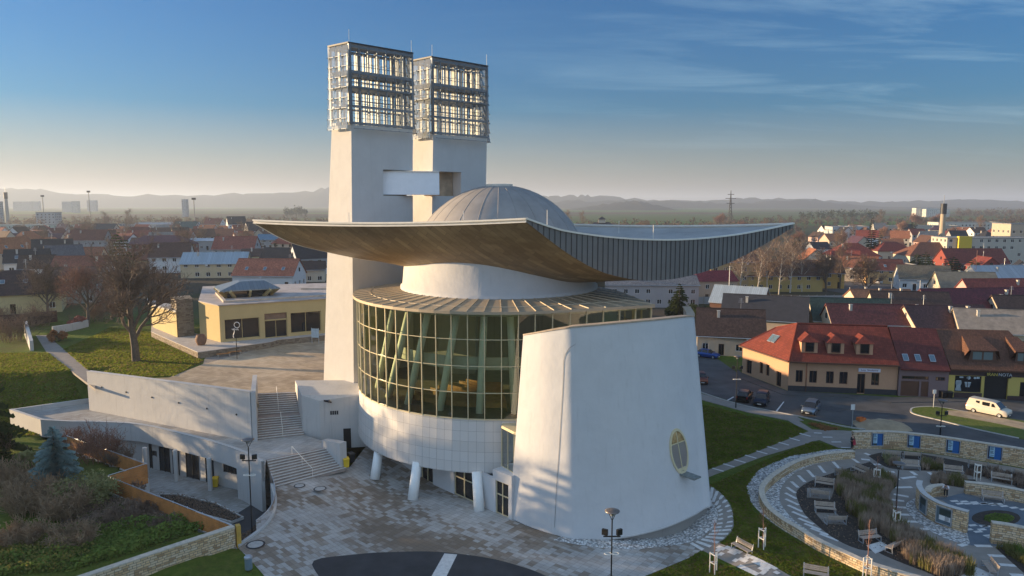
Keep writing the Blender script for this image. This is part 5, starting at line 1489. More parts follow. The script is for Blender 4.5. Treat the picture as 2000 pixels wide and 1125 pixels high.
# ---------------------------------------------------------------- vehicles
def make_car(loc, rz, label, paint, kind='hatch', cat='car', plate=True):
    o = empty('parked_van' if kind == 'van' else 'parked_car', loc, rz, label, cat)
    # body sections along x (front +x): (x, z low, z shoulder, half width low, half width shoulder)
    if kind == 'van':
        Lh, W_, Hs, Ht = 2.45, .95, 1.12, 1.93
        belt = [(2.45, .42, .72, .80), (2.38, .30, .98, .88), (1.75, .27, 1.10, .94), (1.2, .26, 1.14, .95), (-1.0, .26, 1.14, .95), (-2.3, .28, 1.14, .95), (-2.45, .38, 1.10, .92)]
        cabin = [(1.75, 1.08, .86), (1.02, 1.84, .76), (.6, 1.93, .75), (-2.15, 1.93, .76), (-2.42, 1.10, .90)]
    else:
        belt = [(2.12, .38, .62, .68), (2.02, .26, .76, .80), (1.35, .24, .90, .87), (.9, .23, .95, .88), (-.8, .23, .98, .89), (-1.85, .25, 1.0, .86), (-2.1, .36, .95, .78)]
        cabin = [(1.05, .93, .78), (.30, 1.44, .62), (-.1, 1.50, .61), (-1.35, 1.46, .61), (-1.98, .98, .74)]
        if kind == 'mpv': cabin = [(1.25, .94, .78), (.45, 1.52, .64), (.0, 1.60, .63), (-1.6, 1.55, .63), (-2.02, 1.0, .76)]
    mb = MB()
    rows = []
    for x, zl_, zs, w in belt:
        rows.append([(x, -w * .92, zl_), (x, -w, (zl_ + zs) / 2), (x, -w * .96, zs), (x, -w * .7, zs + .035), (x, 0, zs + .06), (x, w * .7, zs + .035), (x, w * .96, zs), (x, w, (zl_ + zs) / 2), (x, w * .92, zl_)])
    mb.grid(rows, flip=False)
    for r_ in (rows[0], rows[-1]): mb.add(r_, [tuple(range(len(r_)))])
    mb.add([p for r_ in rows for p in (r_[0], r_[-1])], [(2 * i, 2 * i + 1, 2 * i + 3, 2 * i + 2) for i in range(len(rows) - 1)])
    mb.build('body', paint, o, smooth=True, fix=True)
    # cabin: roof in paint, glass band below
    x0, z0, w0 = cabin[0]; x1, z1, w1 = cabin[1]; x2, z2, w2 = cabin[2]; x3, z3, w3 = cabin[3]; x4, z4, w4 = cabin[4]
    g = MB()
    g.quad((x0, -w0, z0), (x0, w0, z0), (x1, w1, z1), (x1, -w1, z1)); g.build('windscreen', M['dark_glass'], o)
    g = MB(); g.quad((x4, w4, z4), (x4, -w4, z4), (x3, -w3, z3), (x3, w3, z3)); g.build('rear_window' if kind != 'van' else 'rear_panel', M['dark_glass'] if kind != 'van' else paint, o)
    for s in (-1, 1):
        g = MB(); g.add([(x0, s * w0, z0), (x1, s * w1, z1), (x2, s * w2, z2), (x3, s * w3, z3), (x4, s * w4, z4)], [(0, 1, 2, 3, 4) if s > 0 else (4, 3, 2, 1, 0)])
        if kind == 'van':
            g.build('side_panel', paint, o)
            for xa, xb in ((1.05, .55), (.35, -.55), (-.85, -1.3)):
                wq = MB(); wy = lambda z: w1 + (w0 - w1) * (z2 - z) / (z2 - z0) + .012
                za, zb2 = 1.28, 1.74 if xa < 1 else 1.70
                off = .25 if xa > 1 else 0
                wq.quad((xa, s * wy(za), za), (xb, s * wy(za), za), (xb, s * wy(zb2), zb2), (xa - off, s * wy(zb2), zb2)); wq.build('side_window', M['dark_glass'], o, fix=False)
        else: g.build('side_window', M['dark_glass'], o)
        for xp in ((x1 + .02, x3 + .55) if kind != 'van' else ()):
            pm = MB(); pm.bar((xp - .05, s * (w2 + .012), z2 - .05), (xp + .0, s * (w0 + .015), z0), .07, .03, up=(0, s, 0)); pm.build('pillar', paint, o, fix=True)
        mm = MB(); mm.box((x0 - .18, s * (w0 + .17), z0 + .10), (.14, .2, .13)); mm.build('wing_mirror', paint, o)
        hl = MB(); xx, hz_, hw = belt[1][0] + .045, belt[1][2] - .14, belt[1][3]
        hl.add([(xx + .05, s * hw * .45, hz_ - .07), (xx - .06, s * hw * .95, hz_ - .05), (xx - .14, s * hw * .97, hz_ + .10), (xx - .0, s * hw * .5, hz_ + .08)], [(0, 1, 2, 3) if s > 0 else (3, 2, 1, 0)]); hl.build('headlight', plain('lamp_lens', (.7, .7, .68), .15), o)
        tl = MB(); tl.box((belt[-1][0] + .02, s * belt[-1][3] * .9, belt[-1][2] - .12), (.1, .16, .26)); tl.build('tail_light', plain('tail_lens', (.35, .02, .015), .25), o)
        for xw in ((1.35, -1.3) if kind != 'van' else (1.55, -1.5)):
            w_ = MB(); r_ = .33; yw = s * (belt[2][3] - .10)
            w_.lathe([(r_ * .55, -.10), (r_ * .95, -.11), (r_, -.06), (r_, .06), (r_ * .95, .11), (r_ * .55, .10)], 20)
            w_.v = [(x + xw, z + yw, y + r_) for x, y, z in w_.v]
            wo_ = w_.build('wheel', M['black'], o, smooth=True)
            h_ = MB(); h_.lathe([(0, .085 * s), (r_ * .60, .10 * s)], 14); h_.v = [(x + xw, z + yw, y + r_) for x, y, z in h_.v]; h_.build('hub', M['bench_steel'], wo_)
    rf = MB(); 
    rf.grid([[(x1, -w1, z1), (x1, 0, z1 + .04), (x1, w1, z1)], [(x2, -w2, z2), (x2, 0, z2 + .05), (x2, w2, z2)], [(x3, -w3, z3), (x3, 0, z3 + .04), (x3, w3, z3)]], flip=False)
    rf.build('roof', paint, o, smooth=True, fix=True)
    fb = MB(); fb.box((belt[0][0] - .02, 0, .46), (.10, 1.15, .20)); fb.build('grille', M['black'], o)
    if plate: npm = MB(); npm.box((belt[0][0] + .035, 0, .42), (.02, .5, .11)); npm.build('number_plate', M['white_frame'], o)
    return o
def carpaint(name, c, met=.4): return plain(name, c, .28, met, .04, 1, 0)
def put_car(pf, pr, *a, **k):
    f_, r_ = at(*pf), at(*pr); c_ = (f_ + r_) / 2; d = f_ - r_; return make_car((c_.x, c_.y, .035), math.atan2(d.y, d.x), *a, **k)
put_car((1462, 772), (1446, 791), 'black hatchback parked nose away beside the street lamp', carpaint('car_black', (.012, .012, .014)))
put_car((1481, 798), (1494, 779), 'dark blue people carrier parked facing the park beside the black hatchback', carpaint('car_navy', (.012, .018, .035)), 'mpv')
put_car((1574, 816), (1592, 796), 'silver grey car facing the kerb in front of the peach house', carpaint('car_silver', (.22, .27, .32), .7), 'mpv')
put_car((1962, 816), (1900, 803), 'cream van parked on the grass island by the shop', carpaint('van_cream', (.60, .53, .43), .05), 'van', 'van')
put_car((1393, 700), (1371, 697), 'blue car parked by the small house behind the shield wall', carpaint('car_blue', (.015, .07, .28)))
put_car((1730, 552), (1705, 557), 'white car parked at the far street before the orange house', carpaint('car_white', (.62, .62, .62), .1))
put_car((1398, 580), (1420, 578), 'white car parked under the tree beside the red roofed beige house', carpaint('car_pearl', (.55, .56, .58), .1), 'mpv')
put_car((1372, 752), (1366, 741), 'car half hidden behind the foot of the shield wall', carpaint('car_rust', (.20, .06, .03), .3))
put_car((1386, 583), (1408, 583), 'dark green car in front of the white one by the red roofed beige house', carpaint('car_green', (.02, .06, .06), .3))
# ---------------------------------------------------------------- people
def skin(name, J, E_, mat, parent, levels=2):
    """continuous figure: joints with radii, grown by a Skin modifier"""
    me = bpy.data.meshes.new(name); keys = list(J)
    me.from_pydata([J[k][0] for k in keys], [(keys.index(a), keys.index(b_)) for a, b_ in E_], [])
    me.materials.append(mat)
    o = bpy.data.objects.new(name, me); COL.objects.link(o); o.parent = parent
    sk = o.modifiers.new('skin', 'SKIN')
    for i, k in enumerate(keys):
        r_ = J[k][1]; sv = me.skin_vertices[0].data[i]
        sv.radius = r_ if hasattr(r_, '__len__') else (r_, r_); sv.use_root = (i == 0)
    sk.use_smooth_shade = True
    ss = o.modifiers.new('sub', 'SUBSURF'); ss.levels = ss.render_levels = levels
    dg = bpy.context.evaluated_depsgraph_get()
    me2 = bpy.data.meshes.new_from_object(o.evaluated_get(dg)); o.modifiers.clear(); o.data = me2
    for p in me2.polygons: p.use_smooth = True
    return o
def person(loc, rz, label, pose, top_mat, leg_mat, hair_mat, top_name):
    o = empty('person', loc, rz, label, 'person')
    sk_m = plain('skin_tone' + str(len(bpy.data.materials)), (.52, .31, .22), .55, 0, .05)
    P = pose
    J, E_ = {}, []
    def add(k, p, r_, to=None):
        J[k] = (Vector(p), r_)
        if to: E_.append((to, k))
    add('pelvis', P['pelvis'], (.145, .11)); add('waist', P['waist'], (.13, .095), 'pelvis'); add('chest', P['chest'], (.165, .11), 'waist')
    add('neckb', P['neck'], (.065, .06), 'chest'); add('jaw', P['jaw'], (.07, .085), 'neckb'); add('skull', P['head'], (.085, .10), 'jaw'); add('crown', P['top'], (.055, .065), 'skull')
    add('nose', P['nose'], .018, 'skull')
    for s in ('l', 'r'):
        sh, el, wr, hd = P['arm_' + s]; hp, kn, an_, to = P['leg_' + s]
        add('sh' + s, sh, .062, 'chest'); add('el' + s, el, .047, 'sh' + s); add('wr' + s, wr, .033, 'el' + s); add('palm' + s, hd, (.042, .022), 'wr' + s)
        d = (Vector(hd) - Vector(wr)).normalized(); side_ = d.cross(Vector((0, 0, 1)))
        side_ = side_.normalized() if side_.length > .1 else Vector((1, 0, 0))
        nrm_ = d.cross(side_)
        for q, (off, L) in enumerate(((-.030, .070), (-.010, .085), (.010, .080), (.028, .062))):
            b0 = Vector(hd) + d * .03 + side_ * off
            add('f%s%d' % (s, q), b0 + d * L * .5 + nrm_ * .006, .009, 'palm' + s); add('g%s%d' % (s, q), b0 + d * L + nrm_ * .022, .008, 'f%s%d' % (s, q))
        add('t' + s, Vector(hd) + side_ * -.05 + d * .0, .010, 'palm' + s); add('u' + s, Vector(hd) + side_ * -.062 + d * .035, .009, 't' + s)
        add('hp' + s, hp, .092, 'pelvis'); add('kn' + s, kn, .060, 'hp' + s); add('an' + s, an_, .042, 'kn' + s); add('to' + s, to, (.042, .032), 'an' + s)
    skin('body', J, E_, sk_m, o)
    # clothes follow the same joints a little larger
    JT = {k: (J[k][0], tuple(x + .022 for x in J[k][1])) for k in ('chest', 'waist', 'pelvis')}
    JT['neckc'] = (J['neckb'][0].lerp(J['chest'][0], .35), (.085, .078)); ET = [('chest', 'waist'), ('waist', 'pelvis'), ('chest', 'neckc')]
    for s in 'lr':
        JT['sh' + s] = (J['sh' + s][0], (.078, .078)); JT['el' + s] = (J['el' + s][0], (.062, .062)); JT['cf' + s] = (J['el' + s][0].lerp(J['wr' + s][0], P.get('sleeve', .9)), (.052, .052))
        ET += [('chest', 'sh' + s), ('sh' + s, 'el' + s), ('el' + s, 'cf' + s)]
    skin(top_name, JT, ET, top_mat, o)
    JL = {'pelvis': (J['pelvis'][0] - Vector((0, 0, .03)), (.158, .122))}; EL = []
    for s in 'lr':
        JL['hp' + s] = (J['hp' + s][0], (.108, .108)); JL['kn' + s] = (J['kn' + s][0], (.078, .078)); JL['an' + s] = (J['kn' + s][0].lerp(J['an' + s][0], .92), (.062, .062)); EL += [('pelvis', 'hp' + s), ('hp' + s, 'kn' + s), ('kn' + s, 'an' + s)]
    skin('trousers', JL, EL, leg_mat, o)
    for s in 'lr':
        JS = {'heel': (J['an' + s][0] - Vector((0, 0, .045)), (.05, .042)), 'toe': (J['to' + s][0] - Vector((0, 0, .0)), (.05, .036))}; skin('shoe', JS, [('heel', 'toe')], M['black'], o, 1)
    hp_ = Vector(P['head']); tp_ = Vector(P['top']); bk_ = (hp_ - Vector(P['nose'])).normalized()
    skin('hair', {'a': (hp_ + bk_ * .045 + (tp_ - hp_) * .2, (.088, .09)), 'b': (tp_ + bk_ * .01, (.078, .085)), 'c': (tp_ - bk_ * .045, (.05, .04))}, [('a', 'b'), ('b', 'c')], hair_mat, o)
    f = -bk_; up_ = (tp_ - hp_).normalized(); sd_ = f.cross(up_)
    for s in (-1, 1):
        mb = MB(); c_ = hp_ + f * .088 + sd_ * .032 * s + up_ * .012; mb.lathe([(0, -.009), (.009, 0), (0, .009)], 8, c_); mb.build('eye', M['black'], o)
        mb = MB(); c_ = hp_ + sd_ * .090 * s; mb.lathe([(0, -.03), (.016, 0), (0, .03)], 8, c_); mb.build('ear', sk_m, o)
    mb = MB(); c_ = Vector(P['jaw']) + f * .088 + up_ * .01; mb.bar(c_ - sd_ * .025, c_ + sd_ * .025, .006, .01); mb.build('mouth', plain('lips' + str(len(bpy.data.materials)), (.35, .12, .10)), o, fix=True)
    return o
# both look along local -y
stand = dict(pelvis=(0, 0, .95), waist=(0, .01, 1.12), chest=(0, 0, 1.34), neck=(0, .0, 1.50), jaw=(0, -.03, 1.57), head=(0, -.01, 1.65), top=(0, 0, 1.73), nose=(0, -.115, 1.635),
             arm_l=((-.19, 0, 1.43), (-.25, .02, 1.16), (-.12, -.20, 1.10), (-.05, -.25, 1.10)), arm_r=((.19, 0, 1.43), (.25, .02, 1.16), (.13, -.20, 1.06), (.06, -.25, 1.05)),
             leg_l=((-.095, 0, .88), (-.10, -.02, .49), (-.105, .02, .09), (-.12, -.13, .04)), leg_r=((.095, 0, .88), (.10, -.03, .49), (.11, .02, .09), (.13, -.13, .04)))
pm_ = person(at(1664, 878) + Vector((0, 0, .03)), R(20), 'person in dark clothes standing beside the tall stone wall holding a red jacket', stand, plain('dark_coat', (.018, .018, .022), .8), plain('dark_trousers', (.012, .012, .016), .8), plain('dark_hair', (.02, .014, .01), .6), 'coat')
hj = empty('red_jacket', pm_.location + Vector((.08, -.30, 0)), .3, 'red jacket held folded by the person in dark clothes', 'jacket')
mb = MB(); mb.grid([[( -.16 + .08 * j + .015 * math.sin(i * 2 + j), -.04 - .05 * math.sin(i * 1.1 + j * .9), 1.22 - .12 * i) for j in range(5)] for i in range(6)]); mb.grid([[(-.15 + .075 * j, .05 + .03 * math.sin(i + j), 1.22 - .11 * i) for j in range(5)] for i in range(6)], flip=True)
mb.build('cloth', plain('red_cloth', (.40, .035, .06), .8), hj, smooth=True)
lean = dict(pelvis=(0, .30, .93), waist=(0, .20, 1.06), chest=(0, -.02, 1.20), neck=(0, -.20, 1.29), jaw=(0, -.29, 1.30), head=(0, -.33, 1.37), top=(0, -.36, 1.45), nose=(0, -.43, 1.32),
            arm_l=((-.18, -.06, 1.26), (-.24, -.16, 1.04), (-.14, -.36, 1.08), (-.10, -.43, 1.09)), arm_r=((.18, -.06, 1.26), (.24, -.16, 1.04), (.14, -.36, 1.08), (.10, -.43, 1.09)),
            leg_l=((-.09, .30, .87), (-.10, .26, .48), (-.10, .36, .09), (-.11, .22, .04)), leg_r=((.09, .32, .87), (.11, .38, .48), (.11, .52, .09), (.12, .38, .04)), sleeve=.15)
person(at(1848, 974) + Vector((-.1, 0, .03)), R(-35), 'person in white shirt and black trousers leaning forward over the low stone wall', lean, plain('white_shirt', (.78, .76, .80), .8), plain('black_trousers', (.012, .012, .014), .8), plain('black_hair', (.012, .010, .009), .6), 'shirt')
# ================================================================== TREES AND SHRUBS
def grow(tr, tw, rg, p, d, L, r, lvl, spec):
    """one limb: a bent tapered tube, then its children"""
    n = 4 if lvl <= 1 else 3
    pts, rr, q, dd = [p.copy()], [r], p.copy(), d.copy()
    for i in range(n):
        dd = (dd + Vector((rg.gauss(0, 1), rg.gauss(0, 1), rg.gauss(0, 1))) * spec['wob'] * (.3 if lvl == 0 else 1) + Vector((0, 0, spec['up'] if lvl else .1))).normalized()
        q = q + dd * (L / n); pts.append(q.copy()); rr.append(r * (1 - (1 - spec['tap']) * (i + 1) / n))
    last = lvl >= spec['lv']
    (tr if lvl < spec['twig_at'] else tw).tube(pts, [max(x, spec['minr']) for x in rr], 7 if lvl == 0 else 5 if lvl < 2 else 3, caps=lvl == 0)
    if last: return
    k = spec['kids'][lvl]
    for j in range(k):
        t = spec['from'][lvl] + (1 - spec['from'][lvl]) * (j + rg.random()) / k
        x = min(t, .999) * n; i = int(x); b_ = pts[i].lerp(pts[i + 1], x - i)
        ax = (pts[i + 1] - pts[i]).normalized()
        ref = ax.orthogonal().normalized(); az = j * 2.4 + rg.random() * 1.2
        side_ = Matrix.Rotation(az, 3, ax) @ ref
        ang = spec['ang'][lvl] * (.75 + .5 * rg.random())
        nd = (ax * math.cos(ang) + side_ * math.sin(ang)).normalized()
        grow(tr, tw, rg, b_, nd, L * spec['len'][lvl] * (.7 + .6 * rg.random()) * (1.15 - .45 * t), max(rr[i] * spec['rad'], spec['minr']), lvl + 1, spec)
def bare(name, seed, spec, H, r, trunk_m, twig_m, label, loc=(0, 0, 0), group=None):
    rg = random.Random(seed); o = empty(name, loc, 0, label, 'tree', group)
    tr, tw = MB(), MB()
    grow(tr, tw, rg, Vector((0, 0, -.2)), Vector((.03, .0, 1)).normalized(), H, r, 0, spec)
    tr.build('trunk', trunk_m, o); tw.build('crown', twig_m, o)
    return o
SP_WIDE = dict(wob=.11, up=.07, tap=.45, lv=4, twig_at=3, minr=.026, kids=(10, 9, 7, 7), **{'from': (.30, .25, .15, .1)}, ang=(.62, .70, .75, .7), len=(.85, .55, .50, .48), rad=.55)
SP_TALL = dict(wob=.10, up=.10, tap=.25, lv=3, twig_at=2, minr=.026, kids=(18, 8, 7), **{'from': (.25, .15, .1)}, ang=(.75, .7, .7), len=(.36, .5, .5), rad=.42)
SP_BIRCH = dict(wob=.09, up=.03, tap=.2, lv=3, twig_at=2, minr=.024, kids=(17, 9, 6), **{'from': (.28, .15, .1)}, ang=(.65, .7, .8), len=(.40, .5, .55), rad=.40)
SP_BUSH = dict(wob=.2, up=.05, tap=.4, lv=2, twig_at=0, minr=.008, kids=(7, 5), **{'from': (.2, .15)}, ang=(.5, .7), len=(.6, .5), rad=.6)
def bush_mesh(seed, n, R_, H, minr=.010, spread=.6):
    rg = random.Random(seed); tw = MB()
    sp_ = dict(SP_BUSH); sp_['minr'] = minr
    for k in range(n):
        a = rg.random() * 6.283; rad = R_ * .5 * math.sqrt(rg.random())
        d = Vector((math.cos(a) * spread * rg.random(), math.sin(a) * spread * rg.random(), 1)).normalized()
        grow(tw, tw, rg, Vector((rad * math.cos(a), rad * math.sin(a), -.1)), d, H * (.6 + .5 * rg.random()), minr * 2, 0, sp_)
    return tw
def leaf_cloud(mb, rg, n, cen, rad, size, shell=.55, flat=0):
    for i in range(n):
        v_ = Vector((rg.gauss(0, 1), rg.gauss(0, 1), rg.gauss(0, 1))).normalized() * (shell + (1 - shell) * rg.random())
        p = Vector((cen[0] + v_.x * rad[0], cen[1] + v_.y * rad[1], cen[2] + v_.z * rad[2]))
        a = Vector((rg.gauss(0, 1), rg.gauss(0, 1), rg.gauss(0, .6))).normalized(); b_ = a.orthogonal().normalized()
        s_ = size * (.6 + .8 * rg.random()); a *= s_; b_ *= s_ * .55
        mb.quad(p - a, p - b_, p + a, p + b_)
def shrub(name, loc, seed, clumps, n, R_, H, size, mat, label, cat='shrub', group=None, stems=True):
    """leafy shrub: many leaf faces in uneven clumps over thin stems"""
    rg = random.Random(seed); o = empty(name, loc, 0, label, cat, group)
    lf = MB()
    for k in range(clumps):
        a = rg.random() * 6.283; q = math.sqrt(rg.random()) * R_ * .75; z = H * (.25 + .6 * rg.random() * (1 - .45 * q / R_))
        c_ = (q * math.cos(a), q * math.sin(a), z); s_ = R_ * (.26 + .2 * rg.random())
        leaf_cloud(lf, rg, n, c_, (s_, s_, s_ * .8), size, .35)
    lf.build('foliage', mat, o)
    if stems:
        st_ = bush_mesh(seed + 5, 7, R_ * .8, H * .62, .012); st_.build('stems', M['twig'], o)
    return o
def conifer(name, seed, H, R_, mat, label, loc=(0, 0, 0), group=None, tiers=17, per=13, droop=.25, dens=1.0, base=.06, narrow=1.0):
    """spruce: whorls of drooping boughs, each a fan of needle sprays"""
    rg = random.Random(seed); o = empty(name, loc, 0, label, 'tree', group)
    tk = MB(); tk.tube([(0, 0, -.2), (0, 0, H * .5), (0, 0, H * .98)], [H * .018, H * .012, .02], 7); tk.build('trunk', M['bark'], o)
    cr = MB()
    for t in range(tiers):
        u = t / (tiers - 1); z = H * (base + (.97 - base) * u ** .92)
        rad = R_ * (1 - u) ** (.82 * narrow) + .06 * R_
        for k in range(max(4, int(per * (1 - .55 * u)))):
            a = rg.random() * 6.283; L = rad * (.72 + .42 * rg.random())
            dx, dy = math.cos(a), math.sin(a); up_ = .10 + .5 * u
            ns = max(3, int(L / H * 42 * dens))
            for s_ in range(ns):
                f = (s_ + .6) / ns; p = Vector((dx * L * f, dy * L * f, z + L * (up_ * f - (droop + .25) * f * f)))
                w = L * .26 * (1.15 - f) + .05 * R_
                for sd_ in (-1, 1):
                    q = p + Vector((-dy * sd_, dx * sd_, 0)) * w * (.7 + .6 * rg.random()) + Vector((dx, dy, 0)) * w * .5 + Vector((0, 0, -.28 * w + rg.gauss(0, .05) * w))
                    n_ = Vector((dx, dy, 0)) * (.10 * R_ * (1.1 - .5 * u))
                    cr.add([p - n_ * .6, p + n_ * .9 + Vector((0, 0, .04 * R_)), q + n_ * .25, q - n_ * .2 + Vector((0, 0, -.03 * R_))], [(0, 1, 2, 3)])
    cr.build('crown', mat, o)
    return o
M['spruce_blue'] = leafy('blue_spruce_needles', ((.13, .19, .19), (.24, .34, .33), (.36, .48, .46)), 1.4)
M['spruce'] = leafy('spruce_needles', ((.018, .032, .010), (.042, .060, .018), (.085, .095, .028)), 1.0)
M['dark_fir'] = leafy('fir_needles', ((.012, .020, .012), (.026, .038, .022), (.04, .052, .03)), .8)
M['evergreen'] = leafy('evergreen_leaves', ((.020, .036, .010), (.048, .070, .018), (.095, .11, .03)), .8)
M['olive_leaf'] = leafy('olive_leaves', ((.15, .16, .06), (.28, .28, .115), (.42, .39, .19)), 1.2)
M['yellow_leaf'] = leafy('yellowing_leaves', ((.12, .12, .03), (.24, .21, .05), (.32, .27, .08)), 1.0)
M['dry'] = leafy('dry_stalks', ((.24, .16, .10), (.42, .30, .19), (.56, .43, .29)), 1.3)
M['dry_dark'] = leafy('dark_stalks', ((.16, .11, .08), (.27, .195, .145), (.37, .27, .20)), 1.0)
M['rust_leaf'] = leafy('rusty_leaves', ((.20, .08, .03), (.33, .15, .06), (.40, .20, .09)), 1.0)
M['nettle'] = leafy('nettle_leaves', ((.07, .11, .022), (.15, .22, .042), (.27, .32, .07)), .7)

# --- the big bare tree on the lawn and its neighbours
bare('bare_tree', 5, SP_WIDE, 10.0, .60, M['bark'], M['twig'], 'big leafless tree with a broad brown crown on the lawn by the yellow pavilion', at(266, 706, 5.0))
bare('bare_tree', 21, SP_WIDE, 6.8, .34, M['bark'], M['twig_red'], 'leafless dark tree behind the big lawn tree, towards the grey house', at(172, 634, 5.0))
bare('bare_tree', 23, SP_WIDE, 6.5, .30, M['bark'], M['twig'], 'leafless tree between the dark roofed yellow house and the grey house', at(93, 618, 4.8))
bare('bare_tree', 27, SP_TALL, 9.0, .2, M['bark'], M['twig'], 'leafless slender tree beside the raised stone apron of the yellow pavilion', at(318, 640, 5.2))
for (px, py, s_, lab) in ((25, 668, 41, 'bramble thicket at the picture edge below the dark roofed yellow house'), (70, 640, 42, 'bare bramble bush under the fence of the dark roofed yellow house'), (200, 628, 43, 'bare bush at the back of the lawn beside the big tree'), (-10, 640, 44, 'tall bare bush at the picture edge left of the lawn wall')):
    o = empty('bare_bush', at(px, py, 4.8), 0, lab, 'shrub'); bush_mesh(s_, 34, 4.5, 3.4, .016).build('stems', M['dry_dark'], o)
shrub('rusty_shrub', at(112, 668, 4.9), 51, 9, 130, 1.7, 2.6, .16, M['rust_leaf'], 'round rusty brown shrub beside the lawn path')
shrub('rusty_shrub', at(150, 640, 5.0), 52, 9, 130, 1.9, 2.8, .17, plain('red_leaf', (.28, .085, .06), .8, 0, .4, 1), 'reddish shrub in front of the shadowed hedge at the back of the lawn')
# --- left garden
conifer('blue_spruce', 7, 7.2, 2.7, M['spruce_blue'], 'blue grey spruce in the overgrown garden beside the curved annex', at(113, 975, .2), tiers=20, per=15, dens=1.25)
shrub('olive_shrub', at(165, 985, .2), 61, 26, 230, 3.1, 3.3, .11, M['olive_leaf'], 'olive green shrub beside the blue spruce')
shrub('young_pine', at(52, 935, .3), 62, 10, 120, 1.3, 3.6, .14, M['olive_leaf'], 'thin yellow green bush behind the blue spruce')
shrub('dark_evergreen', at(-6, 900, .3), 63, 14, 200, 2.2, 5.2, .16, M['spruce'], 'dark evergreen bush at the picture edge beside the annex corner')
for i, (px, py, n, R_, H, mt, lab) in enumerate(((60, 1000, 44, 3.4, 2.4, 'dry', 'pale dry shrub at the picture edge below the blue spruce'), (128, 1010, 30, 2.6, 2.0, 'dry', 'pale dry stalks in front of the olive shrub'), (190, 900, 30, 3.2, 2.8, 'twig_red', 'reddish bare bush behind the spruce against the dark fence'),
        (232, 905, 26, 2.6, 1.3, 'dry_dark', 'brown bare bush along the dark fence near the orange corner'), (256, 965, 20, 2.0, .8, 'dry_dark', 'low dark bush along the long orange fence'), (302, 996, 20, 2.0, .7, 'dry_dark', 'low dark bush halfway along the long orange fence'), (240, 1015, 30, 3.2, 1.1, 'dry_dark', 'dark brambles in the middle of the garden'),
        (325, 1030, 22, 2.0, .8, 'dry_dark', 'brambles behind the stone wall end'), (140, 1065, 36, 3.2, 1.2, 'dry', 'straw coloured weeds near the bottom edge of the garden'), (40, 1062, 34, 3.0, 1.3, 'dry', 'straw coloured weeds at the picture corner of the garden'), (140, 862, 10, 1.6, 1.3, 'twig_red', 'bare reddish shrub against the annex parapet'), (20, 955, 24, 2.6, 2.2, 'dry', 'pale dry grass clump at the picture edge'))):
    o = empty('bare_bush', at(px, py, .2), 0, lab, 'shrub'); bush_mesh(70 + i, int(n * (2.2 if mt == 'dry' else 1.3)), R_, H, .022 if mt == 'dry' else .016).build('stems', M[mt], o)
def ground_leaves(name, poly, n, z, size, mat, h=.35, seed=3, zf=None):
    rg = random.Random(seed); xs = [p[0] for p in poly]; ys = [p[1] for p in poly]; mb = MB(); k = 0
    while k < n:
        x, y = rg.uniform(min(xs), max(xs)), rg.uniform(min(ys), max(ys))
        if not inside(x, y, poly): continue
        k += 1; q = .5 + .5 * math.sin(x * 1.3 + 2 * math.sin(y * .9)) * math.sin(y * 1.1 + x * .4); zz = z + h * rg.random() * (.3 + q)
        a = Vector((rg.gauss(0, 1), rg.gauss(0, 1), rg.gauss(0, .7))).normalized(); b_ = a.orthogonal().normalized(); s_ = size * (.6 + .9 * rg.random())
        p = Vector((x, y, zz)); a *= s_; b_ *= s_ * .6; mb.quad(p - a, p - b_, p + a, p + b_)
    o = mb.build(name, mat); tag(o, kind='stuff'); return o
gpoly = xy([at(-60, 1130, .2), at(150, 1115, .2), at(300, 1070, .2), at(400, 1035, .2), at(330, 1010, .2), at(230, 1030, .2), at(100, 1045, .2), at(-60, 1060, .2)])
ground_leaves('ivy_ground_cover', gpoly, 12000, .2, .12, M['nettle'], .75, 3)
gpoly2 = xy([at(-60, 1130, .2), at(120, 1120, .2), at(190, 1075, .2), at(60, 1050, .2), at(-60, 1050, .2)])
ground_leaves('yellow_ground_cover', gpoly2, 1800, .5, .09, M['yellow_leaf'], .7, 4)
gpoly3 = xy([at(-60, 980, .2), at(60, 985, .2), at(120, 935, .2), at(90, 890, .2), at(-60, 890, .2)])
ground_leaves('weedy_ground_cover', gpoly3, 7000, .2, .10, M['nettle'], .6, 5)
gpoly4 = xy([at(120, 1040, .2), at(400, 1030, .2), at(300, 985, .2), at(200, 975, .2), at(120, 1000, .2)])
ground_leaves('dead_ground_cover', gpoly4, 7000, .2, .09, M['dry_dark'], .5, 6)
ground_leaves('courtyard_bed_plants', xy(pbp), 1500, -2.9, .07, M['dry_dark'], .35, 7)
ground_leaves('drive_bed_plants', xy([at(*p, -3.0) for p in ((455, 1058), (500, 1030), (520, 1015), (470, 1065))]), 700, -2.9, .07, M['dry_dark'], .3, 8)
# --- turf: upright blades that catch the low sun
def turf(name, poly, n, mats, seed, h=.16, holes=()):
    rg = random.Random(seed); xs = [p[0] for p in poly]; ys = [p[1] for p in poly]; mb = MB(); k = 0
    while k < n:
        x, y = rg.uniform(min(xs), max(xs)), rg.uniform(min(ys), max(ys))
        if not inside(x, y, poly) or any(inside(x, y, q) for q in holes): k += .1; continue
        k += 1; z = hterr(x, y); a = rg.random() * 3.14; d = Vector((math.cos(a), math.sin(a), 0)) * (.10 + .16 * rg.random()); hh = h * (.5 + rg.random()); l = Vector((rg.gauss(0, .05), rg.gauss(0, .05), hh))
        p = Vector((x, y, z - .02)); mb.add([p - d, p + d, p + d * .6 + l, p - d * .5 + l * .8], [(0, 1, 2, 3)], 0 if rg.random() < .8 else 1)
    o = mb.build(name, mats); tag(o, kind='stuff')
M['turf'] = leafy('turf_blades', trans=.5, cols=((.11, .15, .018), (.18, .22, .026), (.26, .265, .055)), scale=.5)
M['turf_dry'] = leafy('dry_turf_blades', trans=.5, cols=((.16, .12, .04), (.24, .18, .07), (.30, .22, .10)), scale=.5)
